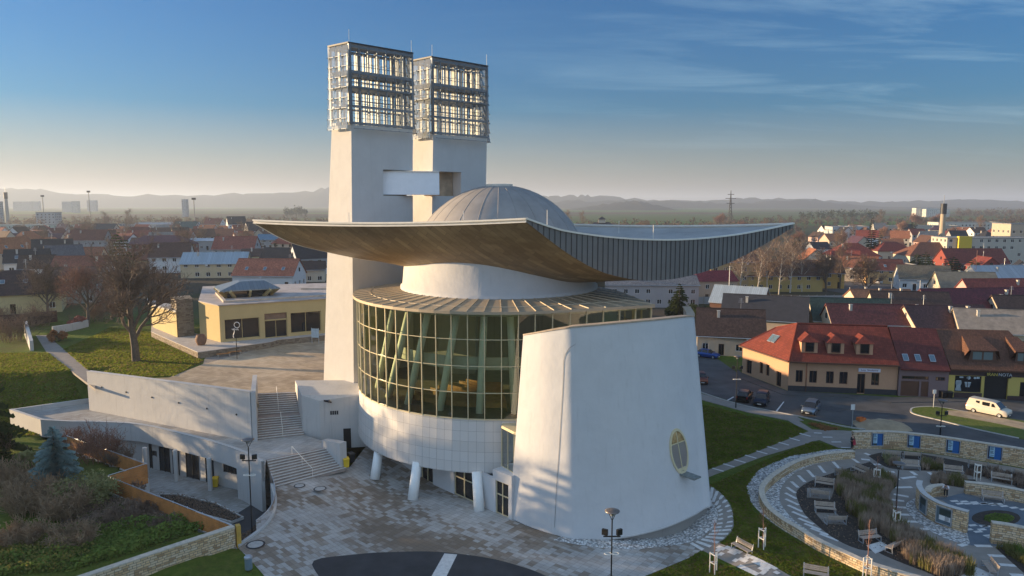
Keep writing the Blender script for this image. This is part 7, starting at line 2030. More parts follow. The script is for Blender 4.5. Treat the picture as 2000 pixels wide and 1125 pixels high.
# its sign
sc_ = HF[0] + fd * (fu(1675) + fu(1717)) / 2 + n_ * .10 + Vector((0, 0, 3.62))
sg = MB(); sw = (fu(1717) - fu(1675)) / 2; sg.bar(sc_ - fd * sw, sc_ + fd * sw, .10, .52); sgo = sg.build('shop_sign', plain('sign_white', (.70, .72, .80), .5, 0, .04), ph, fix=True, M=MP)
rotm = Matrix((fd.to_4d(), Vector((0, 0, 1, 0)), n_.to_4d(), Vector((0, 0, 0, 1)))).transposed()
for i in range(3): rotm[3][i] = 0
text('Lesy  Smolenice', .36, Matrix.Translation(sc_ + n_ * .06 - HF[0]) @ rotm, plain('sign_ink', (.16, .03, .10), .6), sgo)

# garage house
G0_, G1_ = HF[1] + fd * .05 + n_ * .35, at(1848, 776)
gfd = fd; G1_ = G0_ + gfd * (G1_ - G0_).dot(gfd)
gh = empty('garage_house', G0_, 0, 'plum grey house with a brown garage door and three roof windows in a row', 'house'); MGh = Matrix.Translation(-G0_)
Lg = (G1_ - G0_).length; wb = MB(); gops = [(Lg * .05, Lg * .42, .05, 2.3), (Lg * .46, Lg * .61, .05, 2.3), (Lg * .06, Lg * .60, 2.55, 3.05), (Lg * .74, Lg * .93, 2.5, 3.05)]
openings_wall(wb, v2(G0_), v2(G1_), 0, 4.3, gops, .2); g2 = G1_ + fn3 * 10; g3 = G0_ + fn3 * 10
for a, b_ in ((G1_, g2), (g2, g3), (g3, G0_)): openings_wall(wb, v2(a), v2(b_), 0, 4.3, [])
wb.build('wall', M['plum'], gh, M=MGh)
window_in(v2(G0_), v2(G1_), gops[0], gh, 0, None, 'brown_frame', kind='garage_door', dep=.12, MM=MGh); window_in(v2(G0_), v2(G1_), gops[1], gh, 0, None, 'brown_frame', kind='door', dep=.12, MM=MGh)
for q in gops[2:]: window_in(v2(G0_), v2(G1_), q, gh, 1, 'brown_frame', dep=.12, MM=MGh)
GE0, GE1 = G0_ + n_ * .5 + Vector((0, 0, 4.15)), G1_ + n_ * .5 + Vector((0, 0, 4.15)); GR0, GR1 = G0_ + fn3 * 5.6 + Vector((0, 0, R0.z + .05)), G1_ + fn3 * 5.6 + Vector((0, 0, R0.z - .1))
rb = MB(); rb.quad(GE0, GE1, GR1, GR0); rb.quad(g2 + Vector((0, 0, 4.2)), g3 + Vector((0, 0, 4.2)), GR0, GR1); rb.quad(GE0 - Vector((0, 0, .2)), GE1 - Vector((0, 0, .2)), GE1, GE0); rb.tri(G1_ + Vector((0, 0, 4.2)), g2 + Vector((0, 0, 4.2)), GR1)
gro = rb.build('roof', M['tile_dred'], gh, M=MGh)
for px in (1770, 1793, 1820):
    skylight_on(gro, GE0 - G0_, GE1 - G0_, GR0 - G0_, Lg * (px - 1755) / 92, 2.1, .75, 1.25)
# shop
S0_, S1_ = G1_ + gfd * .06 - n_ * .1, at(2003, 774); S1_ = S0_ + gfd * 12.6
shp = empty('shop_house', S0_, 0, 'yellow shop with a dark window front and a brown roof with two dormers', 'shop'); MSh = Matrix.Translation(-S0_)
Ls = (S1_ - S0_).length; wb = MB()
def su(px): return Ls * (px - 1846) / (2001 - 1846)
sops = [(su(1856), su(1899), .95, 3.35), (su(1904), su(1942), .1, 3.35), (su(1961), su(1980), .15, 2.75)]
openings_wall(wb, v2(S0_), v2(S1_), 0, 4.5, sops, .3); s2 = S1_ + fn3 * 11; s3 = S0_ + fn3 * 11
for a, b_ in ((S1_, s2), (s2, s3), (s3, S0_)): openings_wall(wb, v2(a), v2(b_), 0, 4.5, [])
wb.build('wall', M['shop_yellow'], shp, M=MSh)
band_ = MB()
for a, b_, z0, z1, w_ in ((0, Ls, 3.42, 4.5, .06), (su(1856), su(1901), .0, .9, .08), (su(1942), Ls, 0, .7, .05)): band_.bar(S0_ + fd * a + n_ * .03 + Vector((0, 0, (z0 + z1) / 2)), S0_ + fd * b_ + n_ * .03 + Vector((0, 0, (z0 + z1) / 2)), w_, z1 - z0)
band_.build('fascia_band', plain('shop_band', (.055, .030, .028), .7), shp, fix=True, M=MSh)
sw_ = window_in(v2(S0_), v2(S1_), sops[0], shp, 1, 'dark_steel', kind='shop_window', dep=.15, MM=MSh)
rg = random.Random(8)
def on_shop(u, z, d=.14): return S0_ + fd * u - n_ * d + Vector((0, 0, z))
lt = MB(); pale = plain('window_lettering', (.45, .55, .60), .6)
for (u, z, w_, h_, k) in [(su(1863), 2.55 - .17 * i, .34 + .06 * math.sin(i), .055, 0) for i in range(9)] + [(su(1878), 2.35 - .2 * i, .42 - .05 * i, .07, 0) for i in range(4)] + [(su(1867), 3.1, .25, .10, 0), (su(1894), 3.1, .2, .14, 0)]:
    lt.quad(on_shop(u - w_, z - h_), on_shop(u + w_, z - h_), on_shop(u + w_, z + h_), on_shop(u - w_, z + h_))
for (u, z, r_) in ((su(1879), 3.05, .26), (su(1889), 3.05, .17)): lt.add([on_shop(u + r_ * math.cos(t * .524), z + r_ * math.sin(t * .524)) for t in range(12)], [tuple(range(12))])
lt.build('window_lettering', pale, sw_, M=MSh)
window_in(v2(S0_), v2(S1_), sops[1], shp, 0, None, 'black', kind='entrance', dep=.28, MM=MSh); window_in(v2(S0_), v2(S1_), sops[2], shp, 1, 'brown_frame', kind='door', dep=.2, MM=MSh)
sc2 = S0_ + fd * su(1925) + n_ * .14 + Vector((0, 0, 3.72)); sg = MB(); sw = su(1945) - su(1925); sg.bar(sc2 - fd * sw, sc2 + fd * sw, .12, .92); sgo = sg.build('shop_sign', M['black'], shp, fix=True, M=MSh)
text('IRAN', .62, Matrix.Translation(sc2 + n_ * .07 - fd * .86 - S0_) @ rotm, plain('sign_yellow', (.62, .52, .10), .5), sgo)
text('NOTA', .62, Matrix.Translation(sc2 + n_ * .07 + fd * .82 - S0_) @ rotm, plain('sign_pale', (.55, .58, .62), .5), sgo)
SE0, SE1 = S0_ + n_ * .5 + Vector((0, 0, 4.4)), S1_ + n_ * .5 + Vector((0, 0, 4.4)); SR0, SR1 = S0_ + fn3 * 5.8 + Vector((0, 0, 9.2)), S1_ - fd * 2.6 + fn3 * 5.8 + Vector((0, 0, 9.2))
rb = MB(); rb.quad(SE0, SE1, SR1, SR0); rb.quad(s2 + Vector((0, 0, 4.4)), s3 + Vector((0, 0, 4.4)), SR0, SR1); rb.tri(SE1, s2 + Vector((0, 0, 4.4)), SR1); rb.quad(SE0 - Vector((0, 0, .25)), SE1 - Vector((0, 0, .25)), SE1, SE0)
sro = rb.build('roof', M['tile_brn'], shp, M=MSh)
ssv = SR0 - SE0; ssv -= fd * ssv.dot(fd)
for px, w2 in ((1902, 1.9), (1968, 1.2)):
    f0 = SE0 + fd * su(px) + ssv * .20 + n_ * .05; hh = 1.6
    def Q(a, b_, z): return f0 + fd * a - n_ * b_ + Vector((0, 0, z))
    run = hh / (ssv.z / Vector((ssv.x, ssv.y, 0)).length); run3 = run * 2.1; top_ = hh + run3 * .0
    db_ = MB(); db_.add([Q(-w2, 0, 0), Q(w2, 0, 0), Q(w2 * .82, 0, hh), Q(-w2 * .82, 0, hh)], [(0, 1, 2, 3)]); dm = db_.build('dormer', M['brown_frame'], shp, M=MSh)
    nb_ = 2
    for k in range(nb_):
        a0 = -w2 * .7 + k * w2 * .75; dw = MB(); dw.quad(Q(a0, -.03, .3), Q(a0 + w2 * .62, -.03, .3), Q(a0 + w2 * .62, -.03, hh - .2), Q(a0, -.03, hh - .2)); dw.build('window', darkglass('curtain_glass%d' % (k + px), (.16, .20, .20), .1), dm, M=MSh)
    dr = MB(); zt = hh + .05; dr.add([Q(-w2 * 1.02, -.2, zt), Q(w2 * 1.02, -.2, zt), Q(w2 * .7, run + 1.9, zt + 1.45), Q(-w2 * .7, run + 1.9, zt + 1.45), Q(-w2 * 1.3, .4, .35), Q(w2 * 1.3, .4, .35)], [(0, 1, 2, 3), (1, 5, 2), (4, 0, 3)]); dr.build('dormer_roof', M['tile_brn'], dm, M=MSh)
wheelie(at(1841, 778), M['black'], 'black wheelie bin by the yellow shop wall, the one nearer the garage', s=1.2, rz=.1)
wheelie(at(1853, 778), M['black'], 'black wheelie bin by the yellow shop wall, the one nearer the shop window', s=1.2, rz=-.1)

# ---------------------------------------------------------------- named houses, right half
Hh(1424, 686, 0, -14, 12, 9, 3.8, 4.2, 'cream house with a dark brown roof and white framed windows behind the peach house', BEI, DBRN, chim=1)
Hh(1445, 612, 0, -32, 13, 9, 3.2, 3.6, 'brick gabled barn with a pale blue metal roof beyond the green spruce', (.16, .085, .06), (.36, .42, .46), rk='metal', chim=0, wins=False)
Hh(1492, 652, 0, -22, 17, 11, 4.0, 4.2, 'peach gabled house with a near black roof behind the cream house', (.55, .42, .30), BLK, chim=1, rk='flatp')
Hh(1600, 626, 0, -8, 11, 7, 3.4, .6, 'small white flat shed with a dark grey roof among the gardens', WHT, (.10, .12, .13), typ='mono', chim=0, rk='flatp')
Hh(1655, 652, 0, -10, 16, 9, 3.6, 4.0, 'cream gabled house with a dark green roof behind the peach house ridge', CRM, DGRN, chim=1)
Hh(1770, 640, 0, -10, 16, 10, 3.8, 4.3, 'cream gabled house with a dark brown roof between the green and burgundy roofs', CRM, DBRN, chim=2)
Hh(1700, 664, 0, -6, 18, 8, 4.0, 3.3, 'small gabled house with a dull red roof right behind the dormers', CRM, (.14, .04, .035), chim=1)
Hh(1895, 632, 0, 6, 26, 11, 3.8, 4.4, 'long house with a burgundy roof and a satellite dish', PNK, (.12, .026, .034), chim=2)
Hh(1937, 606, 0, 3, 17, 9, 4.0, 4.2, 'pink gabled house with a bright red roof behind the burgundy roof', PNK, (.24, .05, .036), chim=2)
Hh(1838, 668, 0, 2, 16, 9, 3.8, 3.6, 'house with a plum brown roof and two stout chimneys behind the garage house', CRM, (.10, .045, .04), chim=3)
Hh(1960, 678, 0, -16, 18, 10, 3.6, 3.6, 'house with a weathered grey roof and a pale chimney behind the shop', BEI, (.24, .20, .16), chim=1, rk='flatp')
Hh(1990, 640, 0, -8, 12, 9, 3.6, 3.6, 'dark brown roofed house at the picture edge below the grey roofed hall', BEI, DBRN, chim=1)
Hh(1716, 606, 0, -3, 15, 8, 3.2, 2.2, 'low house with a faded orange roof beside the green container', CRM, (.30, .13, .065), chim=3)
Hh(1880, 590, 0, -12, 15, 11, 4.2, 4.3, 'cream house with a mossy grey brown roof at the far street', CRM, (.15, .135, .10), chim=1, rk='flatp')
Hh(1975, 578, 0, 4, 27, 12, 4.6, 4.6, 'long pale house with a blue grey metal roof beside the mossy roof', (.50, .50, .48), (.37, .39, .41), chim=1, rk='metal')
Hh(1800, 565, 0, -18, 15, 10, 3.8, 3.9, 'white gabled cottage with a dark mossy roof on the far street', WHT, (.13, .115, .085), chim=1)
Hh(1722, 552, 0, -12, 12, 9, 4.8, 3.4, 'orange house with a dark red roof and roof window on the far street', PCH, (.16, .05, .035), chim=1, sky=1)
Hh(1673, 548, 0, -24, 13, 9, 5.2, 3.5, 'beige house with a worn orange roof behind the forked bare tree', BEI, (.28, .11, .06), chim=1)
Hh(1742, 545, 0, -4, 13, 9, 5.6, .3, 'modern brown flat roofed box house with a big dark window', (.20, .10, .055), (.25, .25, .26), typ='flat', chim=0)
Hh(1660, 527, 0, -6, 19, 14, 6.4, 5.0, 'two storey house with a dark red hipped roof nearer the saucer roof tip', WHT, RED, typ='hip', chim=1)
Hh(1737, 520, 0, -2, 17, 13, 7.2, 3.8, 'cream two storey house with a red hipped roof behind the tall fir', CRM, (.19, .042, .032), typ='hip', chim=0)
Hh(1812, 529, 0, -4, 22, 15, 6.8, 5.2, 'cream two storey house with a brown hipped roof below the tall brick chimney', CRM, (.18, .075, .045), typ='hip', chim=1)
Hh(1893, 540, 0, -3, 22, 12, 5.6, 5.0, 'red house with a red gabled roof and white porch windows', (.25, .065, .05), (.18, .04, .03), chim=1)
Hh(1920, 547, 0, 85, 9, 8, 5.2, 3.2, 'red gabled annex standing in front of the red house', (.26, .06, .05), (.19, .042, .032), chim=0)
Hh(1830, 552, 0, -4, 16, 8, 4.0, .3, 'pale blue flat roofed house below the brown hipped roof', (.25, .36, .42), (.3, .34, .36), typ='flat', chim=0)
Hh(1990, 556, 0, 60, 10, 8, 4.2, 4.0, 'black roofed gabled house at the picture edge in front of the apartment block', GRE, BLK, chim=0)
Hh(1250, 596, 0, -2, 30, 9, 6.2, 2.0, 'long grey two storey house seen under the saucer roof', (.40, .37, .36), (.22, .20, .19), chim=1, typ='gable')
Hh(1381, 585, 0, 4, 14, 10, 6.0, 2.6, 'beige house with a crimson roof edge under the end of the saucer roof', (.48, .34, .24), (.20, .03, .035), chim=0, typ='half')
Hh(1420, 566, 0, 6, 16, 12, 9.5, 3.0, 'tall ochre house wall behind the first birch', (.42, .32, .17), (.18, .08, .05), chim=0)
Hh(1520, 566, 0, 0, 24, 11, 5.2, 3.6, 'ochre house behind the birches with one bright yellow window bay', (.50, .36, .13), BRN, chim=1)
Hh(1590, 560, 0, -6, 16, 10, 5.2, 3.6, 'orange walled house hidden behind the dark bare tree', (.55, .33, .10), BRN, chim=1)
# apartment block with a yellow stair tower
ab = at(1945, 532); APT = house((ab.x + 6, ab.y + 6, 0), R(-2), 52, 12, 14, .3, 'pale four storey apartment block with flat roof and a yellow stair tower', (.50, .46, .38), (.3, .3, .3), 'flat', 1, 0, seed=5)
ys = MB(); ys.box((-19.5, -6.6, 7.3), (5.2, 1.6, 14.8)); ys.build('stair_tower', wall_m((.68, .50, .06)), APT)
ys = MB(); ys.box((14, -6.4, 7.0), (3.0, 1.2, 14.2)); ys.build('stair_tower', wall_m((.60, .45, .16)), APT)
for px, lab in ((1990, 'tall pale apartment block rising at the picture edge behind the yellow stair tower'),): Hh(px + 14, 520, 0, -4, 24, 14, 19, .3, lab, (.42, .36, .28), (.3, .3, .3), typ='flat', chim=0)
# concrete panel fence and green container
fa, fb2 = at(1340, 594), at(1712, 590)
o, MM = world_thing('concrete_fence', 'grey concrete panel fence in front of the birches', 'fence', v2(fa) + (0,))
mb = MB(); nseg = 22
for i in range(nseg):
    a, b_ = fa.lerp(fb2, i / nseg), fa.lerp(fb2, (i + .94) / nseg); mb.bar(a + Vector((0, 0, 1.0)), b_ + Vector((0, 0, 1.0 + .02 * (i % 3))), .14, 2.0)
mb.build('panels', plaster('fence_panel', (.34, .34, .33), (.16, .15, .14), .8), o, fix=True, M=MM)
mb = MB()
for i in range(nseg + 1): a = fa.lerp(fb2, i / nseg); mb.box((a.x, a.y, 1.1), (.22, .22, 2.25))
mb.build('posts', M['grey_concrete'], o, M=MM)
p = at(1751, 592); o = empty('container', p, R(-5), 'green metal container by the far street', 'container')
mb = MB(); mb.box((0, 0, 1.3), (6.0, 2.4, 2.4)); 
for k in range(14): mb.box((-2.8 + .43 * k, -1.22, 1.3), (.16, .06, 2.2))
mb.build('body', plain('green_paint', (.015, .13, .085), .5, 0, .1), o); mb = MB(); mb.box((0, 0, 2.56), (6.1, 2.5, .1)); mb.build('lid', plain('green_lid', (.02, .16, .10), .5), o)
# poles
def pole(px, py, h, label, z=0, r_=.12, mat='trim', arms=0):
    q = at(px, py, z); o = empty('utility_pole', q, 0, label, 'pole'); mb = MB(); mb.tube([(0, 0, 0), (0, 0, h)], [r_, r_ * .7], 8); mb.build('shaft', M[mat], o)
    for k in range(arms): mb = MB(); mb.bar((-.9, 0, h - .4 - .5 * k), (.9, 0, h - .4 - .5 * k), .08, .08); mb.build('crossarm', M['dark_steel'], o, fix=True)
pole(1423, 592, 10.5, 'pale post beside the first birch under the roof end', arms=1); pole(1934, 590, 8, 'white pole before the blue grey metal roof', arms=1); pole(1985, 592, 6.5, 'white pole at the picture edge before the long pale house')
pole(1795, 588, 6, 'thin pole on the far street by the white cottage', r_=.07, mat='bench_steel'); pole(1658, 596, 5, 'pole with a white plate by the concrete fence', r_=.07, mat='bench_steel'); pole(1902, 580, 14, 'rusty thin mast before the mossy roof', r_=.08, mat='twig_red')

# ---------------------------------------------------------------- yellow pavilion (left)
ZP = 6.0
K0 = at(431, 669, ZP); Kr = K0 + (at(624, 652, ZP) - K0).normalized() * 26; Kl = at(380, 655, ZP)
pv, MV = world_thing('yellow_pavilion', 'flat roofed yellow pavilion with dark windows and a blue pyramid rooflight', 'building', v2(K0) + (ZP,))
vd = (Kr - K0).normalized(); vn = Vector((vd.y, -vd.x, 0)); vb = -vn
ld = (Kl - K0).normalized()
Hp = 5.9; M['pav_yellow'] = plaster('pavilion_yellow', (.53, .42, .21), (.36, .28, .13), .3); M['pav_bright'] = M['pav_yellow']
def K(a, b_=0): return K0 + vd * a + vb * b_
def vu(px): return 26 * 0 + (at(px, 665 - (px - 431) * .088, ZP) - K0).dot(vd)
pops = [(vu(437), vu(504), .35, 3.6), (vu(514), vu(557), .05, 2.9), (vu(514), vu(557), 3.05, 4.1), (vu(564), vu(622), .5, 3.9)]
wb = MB(); openings_wall(wb, v2(K(0)), v2(K(26)), ZP, ZP + Hp, [(a, b_, c_ + ZP, d_ + ZP) for a, b_, c_, d_ in pops], .4)
Kl = K0 + ld * 7.2; Kb = Kl + vd * 3 + vb * 18
openings_wall(wb, v2(Kl), v2(K0), ZP, ZP + Hp, []); openings_wall(wb, v2(K(26)), v2(K(26, 22)), ZP, ZP + Hp, []); openings_wall(wb, v2(Kb), v2(Kl), ZP, ZP + Hp, [])
wb.build('wall', M['pav_yellow'], pv, M=MV)
for i, (a, b_, c_, d_) in enumerate(pops):
    window_in(v2(K(0)), v2(K(26)), (a, b_, c_ + ZP, d_ + ZP), pv, 1 if i != 2 else 0, M['pav_yellow'], plain('pav_panel', (.22, .15, .11), .8) if i == 2 else 'dark_glass', dep=.35, kind=('window', 'door', 'relief_panel', 'window')[i], MM=MV)
mb = MB(); rp_ = [K(-.2, -.2), K(26.2, -.2), K(26.2, 22), Kb + vb * 4, Kl - vn * -.1]
mb.prism([v2(p) for p in rp_], ZP + Hp, ZP + Hp + .16); mb.build('roof', plain('pav_roof', (.42, .37, .34), .9, 0, .25, .5), pv, M=MV)
mb = MB()
for a, b_ in ((K(1.2, 2.2), K(24, 2.2)), (K(1.2, 2.2), K(1.6, 16)), (K(16, 14), K(26, 9))): mb.bar(a + Vector((0, 0, ZP + Hp + .3)) - Vector((0, 0, a.z)), b_ + Vector((0, 0, ZP + Hp + .3)) - Vector((0, 0, b_.z)), .5, .35)
mb.build('roof_upstand', plain('pav_kerb', (.50, .42, .34), .9), pv, fix=True, M=MV)
# raised rooflight: a metal pyramid on slanted struts
def pz(p, z): return Vector((p.x, p.y, z))
zz = ZP + Hp
c1 = [K(1.0, 6.5), K(10.8, 6.5), K(10.8, 14.5), K(1.0, 14.5)]; c2 = [K(4.6, 9), K(8.6, 9), K(8.6, 12), K(4.6, 12)]
mb = MB(); mb.add([pz(p, zz + 1.55) for p in c1] + [pz(p, zz + 2.75) for p in c2] + [pz(p, zz + 1.4) for p in c1], [(0, 1, 5, 4), (1, 2, 6, 5), (2, 3, 7, 6), (3, 0, 4, 7), (4, 5, 6, 7), (8, 9, 1, 0), (9, 10, 2, 1), (10, 11, 3, 2), (11, 8, 0, 3), (11, 10, 9, 8)])
sk_ = mb.build('rooflight_roof', seamed('rooflight_metal', (.23, .27, .29), .6, .4, .35), pv, M=MV)
mb = MB(); i1 = [K(2.4, 8), K(9.4, 8), K(9.4, 13), K(2.4, 13)]
for a, b_ in zip(i1, i1[1:] + i1[:1]): mb.quad(pz(a, zz), pz(b_, zz), pz(b_, zz + 1.45), pz(a, zz + 1.45))
mb.build('rooflight_glazing', M['dark_glass'], sk_, M=MV)
mb = MB()
for i in range(4):
    for k in range(3):
        a = c1[i].lerp(c1[(i + 1) % 4], (k + .5) / 3); b_ = i1[i].lerp(i1[(i + 1) % 4], (k + .5) / 3); mb.bar(pz(a, zz + 1.45), pz(b_, zz + .1), .35, .5)
mb.build('rooflight_strut', M['pav_yellow'], sk_, fix=True, M=MV)
# tall brown stone corner pier and lower side wing
q0 = at(348, 659, ZP); q1 = at(380, 655.5, ZP)
mb = MB(); mb.prism([v2(q0), v2(q1), v2(q1 + vb * 5), v2(q0 + vb * 5 - vd * .5)], ZP - .1, ZP + Hp + .35); mb.build('stone_pier', M['plinth_stone'], pv, M=MV)
w0_ = at(300, 640, ZP); mb = MB(); mb.prism([v2(w0_), v2(q0 - vd * .1), v2(q0 + vb * 8), v2(w0_ + vb * 8)], ZP - .1, ZP + 4.2); mb.build('side_wing', M['pav_yellow'], pv, M=MV)
mb = MB(); mb.prism([v2(w0_ - vd * .6 + vn * .6), v2(q0 - vd * .15 + vn * .6), v2(q0 + vb * 8 - vd * .15), v2(w0_ + vb * 8 - vd * .6)], ZP + 4.2, ZP + 4.5); mb.build('side_roof', M['deck'], pv, M=MV)
# apron with a rubble retaining face
apn, MAp = world_thing('pavilion_terrace', 'raised pale terrace with a dark rubble edge round the yellow pavilion', 'terrace', v2(K0) + (5,))
ap = [at(295, 648, ZP), at(340, 668, ZP), at(386, 688, ZP), at(430, 682, ZP), at(527, 668, ZP), at(545, 663, ZP), K(26, -1), K(26, 3), K(0, 3), Kl + vb * 3, w0_ + vb * 6]
mb = MB(); mb.prism([v2(p) for p in ap], 4.6, ZP - .06); mb.build('rubble_face', M['plinth_stone'], apn, M=MAp)
mb = MB(); mb.prism([v2(p) for p in ap], ZP - .06 + .002, ZP + .03); mb.build('slab', plain('terrace_slab', (.46, .42, .38), .85, 0, .15, 1), apn, M=MAp)
p = at(393, 674, ZP); o = empty('clay_urn', p + Vector((0, 0, .03)), 0, 'big brown clay urn on the corner of the pavilion terrace', 'urn')
mb = MB(); mb.lathe([(0, 0), (.5, 0), (.55, .05), (.80, .55), (.86, .95), (.72, 1.35), (.58, 1.5), (.66, 1.62), (.62, 1.66), (.5, 1.5)], 24); mb.build('vessel', plain('urn_clay', (.20, .11, .07), .8, 0, .2, 2), o, smooth=True)
# festive lamp post, benches and notice board by the pavilion
q = at(463, 701, 5.05); o = empty('street_lamp', q, 0, 'old lamp post with a white festive star in front of the pavilion window', 'street lamp')
mb = MB(); mb.tube([(0, 0, 0), (0, 0, 4.4)], .06, 8); mb.build('pole', M['black'], o)
mb = MB(); mb.tube([(.2 + .42 * math.cos(t * .393), 0, 5.1 + .42 * math.sin(t * .393)) for t in range(17)], .05, 5); mb.tube([(-.3 + .1 * math.sin(t), 0, 4.5 - .22 * t) for t in range(7)], .06, 5); mb.tube([(.45 * math.cos(t * .4) - .1, 0, 4.3 + .25 * abs(math.sin(t))) for t in range(9)], .05, 5); mb.build('light_garland', M['white_frame'], o)
mb = MB(); mb.tube([(-.45, 0, 2.5), (.45, 0, 2.5)], .05, 6); mb.build('band', M['trim'], o)
for (px, py, lab) in ((447, 692, 'wooden block bench before the pavilion, nearer the lawn'), (468, 688, 'wooden block bench before the pavilion, nearer the lamp post')):
    q = at(px - 10, py + 4, 5.03); o = empty('garden_bench', q, R(32), lab, 'bench')
    for i in range(4): mb = MB(); mb.box((0, -.22 + .15 * i, .44), (2.0, .13, .05)); mb.build('seat_slat', M['timber'], o)
    for s_ in (-1, 1): mb = MB(); mb.box((s_ * .8, 0, .21), (.18, .55, .42)); mb.build('leg', M['grey_concrete'], o)
q = at(616, 671, 5.03); o = empty('notice_board', q, R(-10), 'pale blue notice board on two posts beside the tower', 'board')
mb = MB(); mb.box((0, 0, 1.75), (1.3, .06, 1.5)); mb.build('panel', plain('notice_blue', (.40, .52, .60), .5, 0, .2, 3), o)
for s_ in (-1, 1): mb = MB(); mb.tube([(s_ * .6, .04, 0), (s_ * .6, .04, 2.6)], .05, 6); mb.build('post', M['bench_steel'], o)

# ---------------------------------------------------------------- named houses, left half
ZL = 5.0
hy = at(20, 612, ZL)
YH = house((hy.x - 1.0, hy.y + 4, ZL), R(28), 17, 13, 4.2, 4.6, 'yellow bungalow with a dark hipped roof, tall chimney and four roof windows', (.62, .50, .26), (.055, .032, .030), 'hip', 1, 1, 4, seed=3)
HL = [(150, 592, 12, 14, 11, 6.2, 2.2, 'grey rendered two storey house half hidden by the bare tree', (.33, .34, .30), (.16, .09, .065), {'chim': 1}),
      (165, 572, 8, 15, 10, 6.0, 3.6, 'house with a rusty red roof and a white gable dormer behind the grey house', (.5, .45, .4), (.24, .09, .055), {'chim': 2}),
      (58, 552, 28, 13, 9, 6.4, 3.4, 'white walled house with a black roof and two roof windows behind the yellow bungalow', WHT, BLK, {'sky': 2, 'chim': 1}),
      (78, 560, 24, 10, 8, 5.6, 3.2, 'plain white house beside the bare trees with a dark window in its gable', WHT, DBRN, {}),
      (22, 520, 62, 15, 11, 5.4, 5.2, 'house at the picture edge with a bright terracotta roof and white chimney', (.55, .42, .30), (.34, .13, .06), {'chim': 1, 'sky': 2}),
      (106, 520, 30, 15, 11, 5.4, 4.6, 'house with a black roof and pale pink gable left of the tall pine', (.52, .42, .40), BLK, {'chim': 2}),
      (128, 540, 40, 12, 10, 6.2, 3.8, 'pale blue gabled house with a wide dark window', (.30, .42, .52), (.10, .10, .11), {'chim': 0}),
      (165, 535, 10, 15, 10, 5.2, 3.6, 'house with a terracotta roof and white chimney just left of the tall pine', BEI, (.30, .115, .06), {'chim': 1}),
      (338, 530, 14, 15, 11, 5.4, 4.4, 'white gabled house with a dark brown roof right of the big bare tree', WHT, (.10, .05, .038), {'chim': 1}),
      (425, 543, 7, 23, 9, 5.0, 3.0, 'long cream house with a pale blue metal roof behind the pavilion', (.58, .47, .30), (.36, .43, .47), {'rk': 'metal', 'chim': 1}),
      (528, 562, -4, 20, 11, 4.0, 4.0, 'white house with a clean terracotta roof and three roof windows behind the pavilion', WHT, (.36, .125, .075), {'sky': 3, 'chim': 0}),
      (464, 512, 4, 19, 12, 5.6, 4.6, 'house with a large faded red roof and white porch posts above the blue metal roof', (.42, .42, .42), (.28, .085, .06), {'chim': 1}),
      (512, 530, 16, 15, 9, 5.4, 2.2, 'pale green house with a sloping brown roof', LGN, DBRN, {'chim': 2, 'typ': 'mono'}),
      (560, 535, -6, 17, 10, 5.2, 3.4, 'house with a black roof, white dormers and a steel flue near the tower', WHT, BLK, {'chim': 3}),
      (608, 535, 34, 14, 10, 5.6, 4.4, 'white gabled house with a slate blue roof edge beside the tower', (.5, .54, .58), BLK, {'chim': 2}),
      (596, 552, 12, 14, 8, 4.2, 2.0, 'low cream house with columns and a terrace beside the tower', CRM, DBRN, {'chim': 1}),
      (545, 486, 0, 24, 10, 5.0, 2.4, 'house with a bright blue metal roof under the edge of the saucer roof', GRE, (.10, .22, .31), {'rk': 'metal', 'chim': 0}),
      (500, 466, 40, 15, 11, 5.6, 5.4, 'white gabled house with a black and green roof below the saucer roof tip', WHT, BLK, {'chim': 0}),
      (462, 452, 30, 17, 13, 6.4, 6.0, 'large white gabled house with a near black roof left of the saucer roof tip', WHT, BLK, {'chim': 1}),
      (420, 450, -8, 18, 11, 5.6, 4.6, 'house with a dark red roof and two white gables', WHT, (.15, .045, .04), {'chim': 1}),
      (365, 458, -2, 20, 11, 5.2, 4.4, 'house with a green grey roof among the haze', GRE, (.07, .11, .10), {'chim': 1}),
      (320, 500, -3, 32, 12, 5.6, 3.6, 'long house with a purple brown hipped roof behind the big lawn tree', (.22, .09, .07), PURP, {'typ': 'hip', 'chim': 1}),
      (400, 488, 2, 18, 9, 4.6, 1.0, 'low pale house with a light flat roof and a white pipe', GRE, (.38, .42, .45), {'typ': 'mono', 'chim': 1, 'rk': 'flatp'}),
      (180, 492, 3, 19, 11, 6.0, 4.6, 'house with a dark brown red roof left of the tall pine', GRE, (.15, .055, .04), {'chim': 1}),
      (208, 470, -6, 17, 10, 6.0, 4.6, 'house with a dark slate roof just behind the tall pine', GRE, (.05, .055, .065), {'chim': 0})]
for px, py, a, L, W_, he, hr, lab, wl_, rf, kw in HL: Hh(px, py, 4.5, a, L * .85, W_ * .9, he, hr, lab, wl_, rf, **kw)
# dark hedge and yard walls below the yellow bungalow
o, MM = world_thing('garden_wall', 'dark red brown yard wall below the yellow bungalow', 'wall', v2(at(90, 640, ZL)) + (ZL,))
mb = MB(); wallmesh(mb, [v2(at(-20, 640, ZL)), v2(at(60, 634, ZL)), v2(at(112, 628, ZL))], .3, ZL - .5, ZL + 2.2); mb.build('panels', plain('yard_wall', (.07, .035, .03), .8), o, fix=True, M=MM)
o, MM = world_thing('garden_wall', 'low pale wall behind the lawn beside the reddish shrub', 'wall', v2(at(140, 640, ZL)) + (ZL,))
mb = MB(); wallmesh(mb, [v2(at(103, 652, ZL)), v2(at(140, 646, ZL)), v2(at(172, 638, ZL))], .3, ZL - .5, ZL + 1.3); mb.build('panels', M['concrete'], o, fix=True, M=MM)

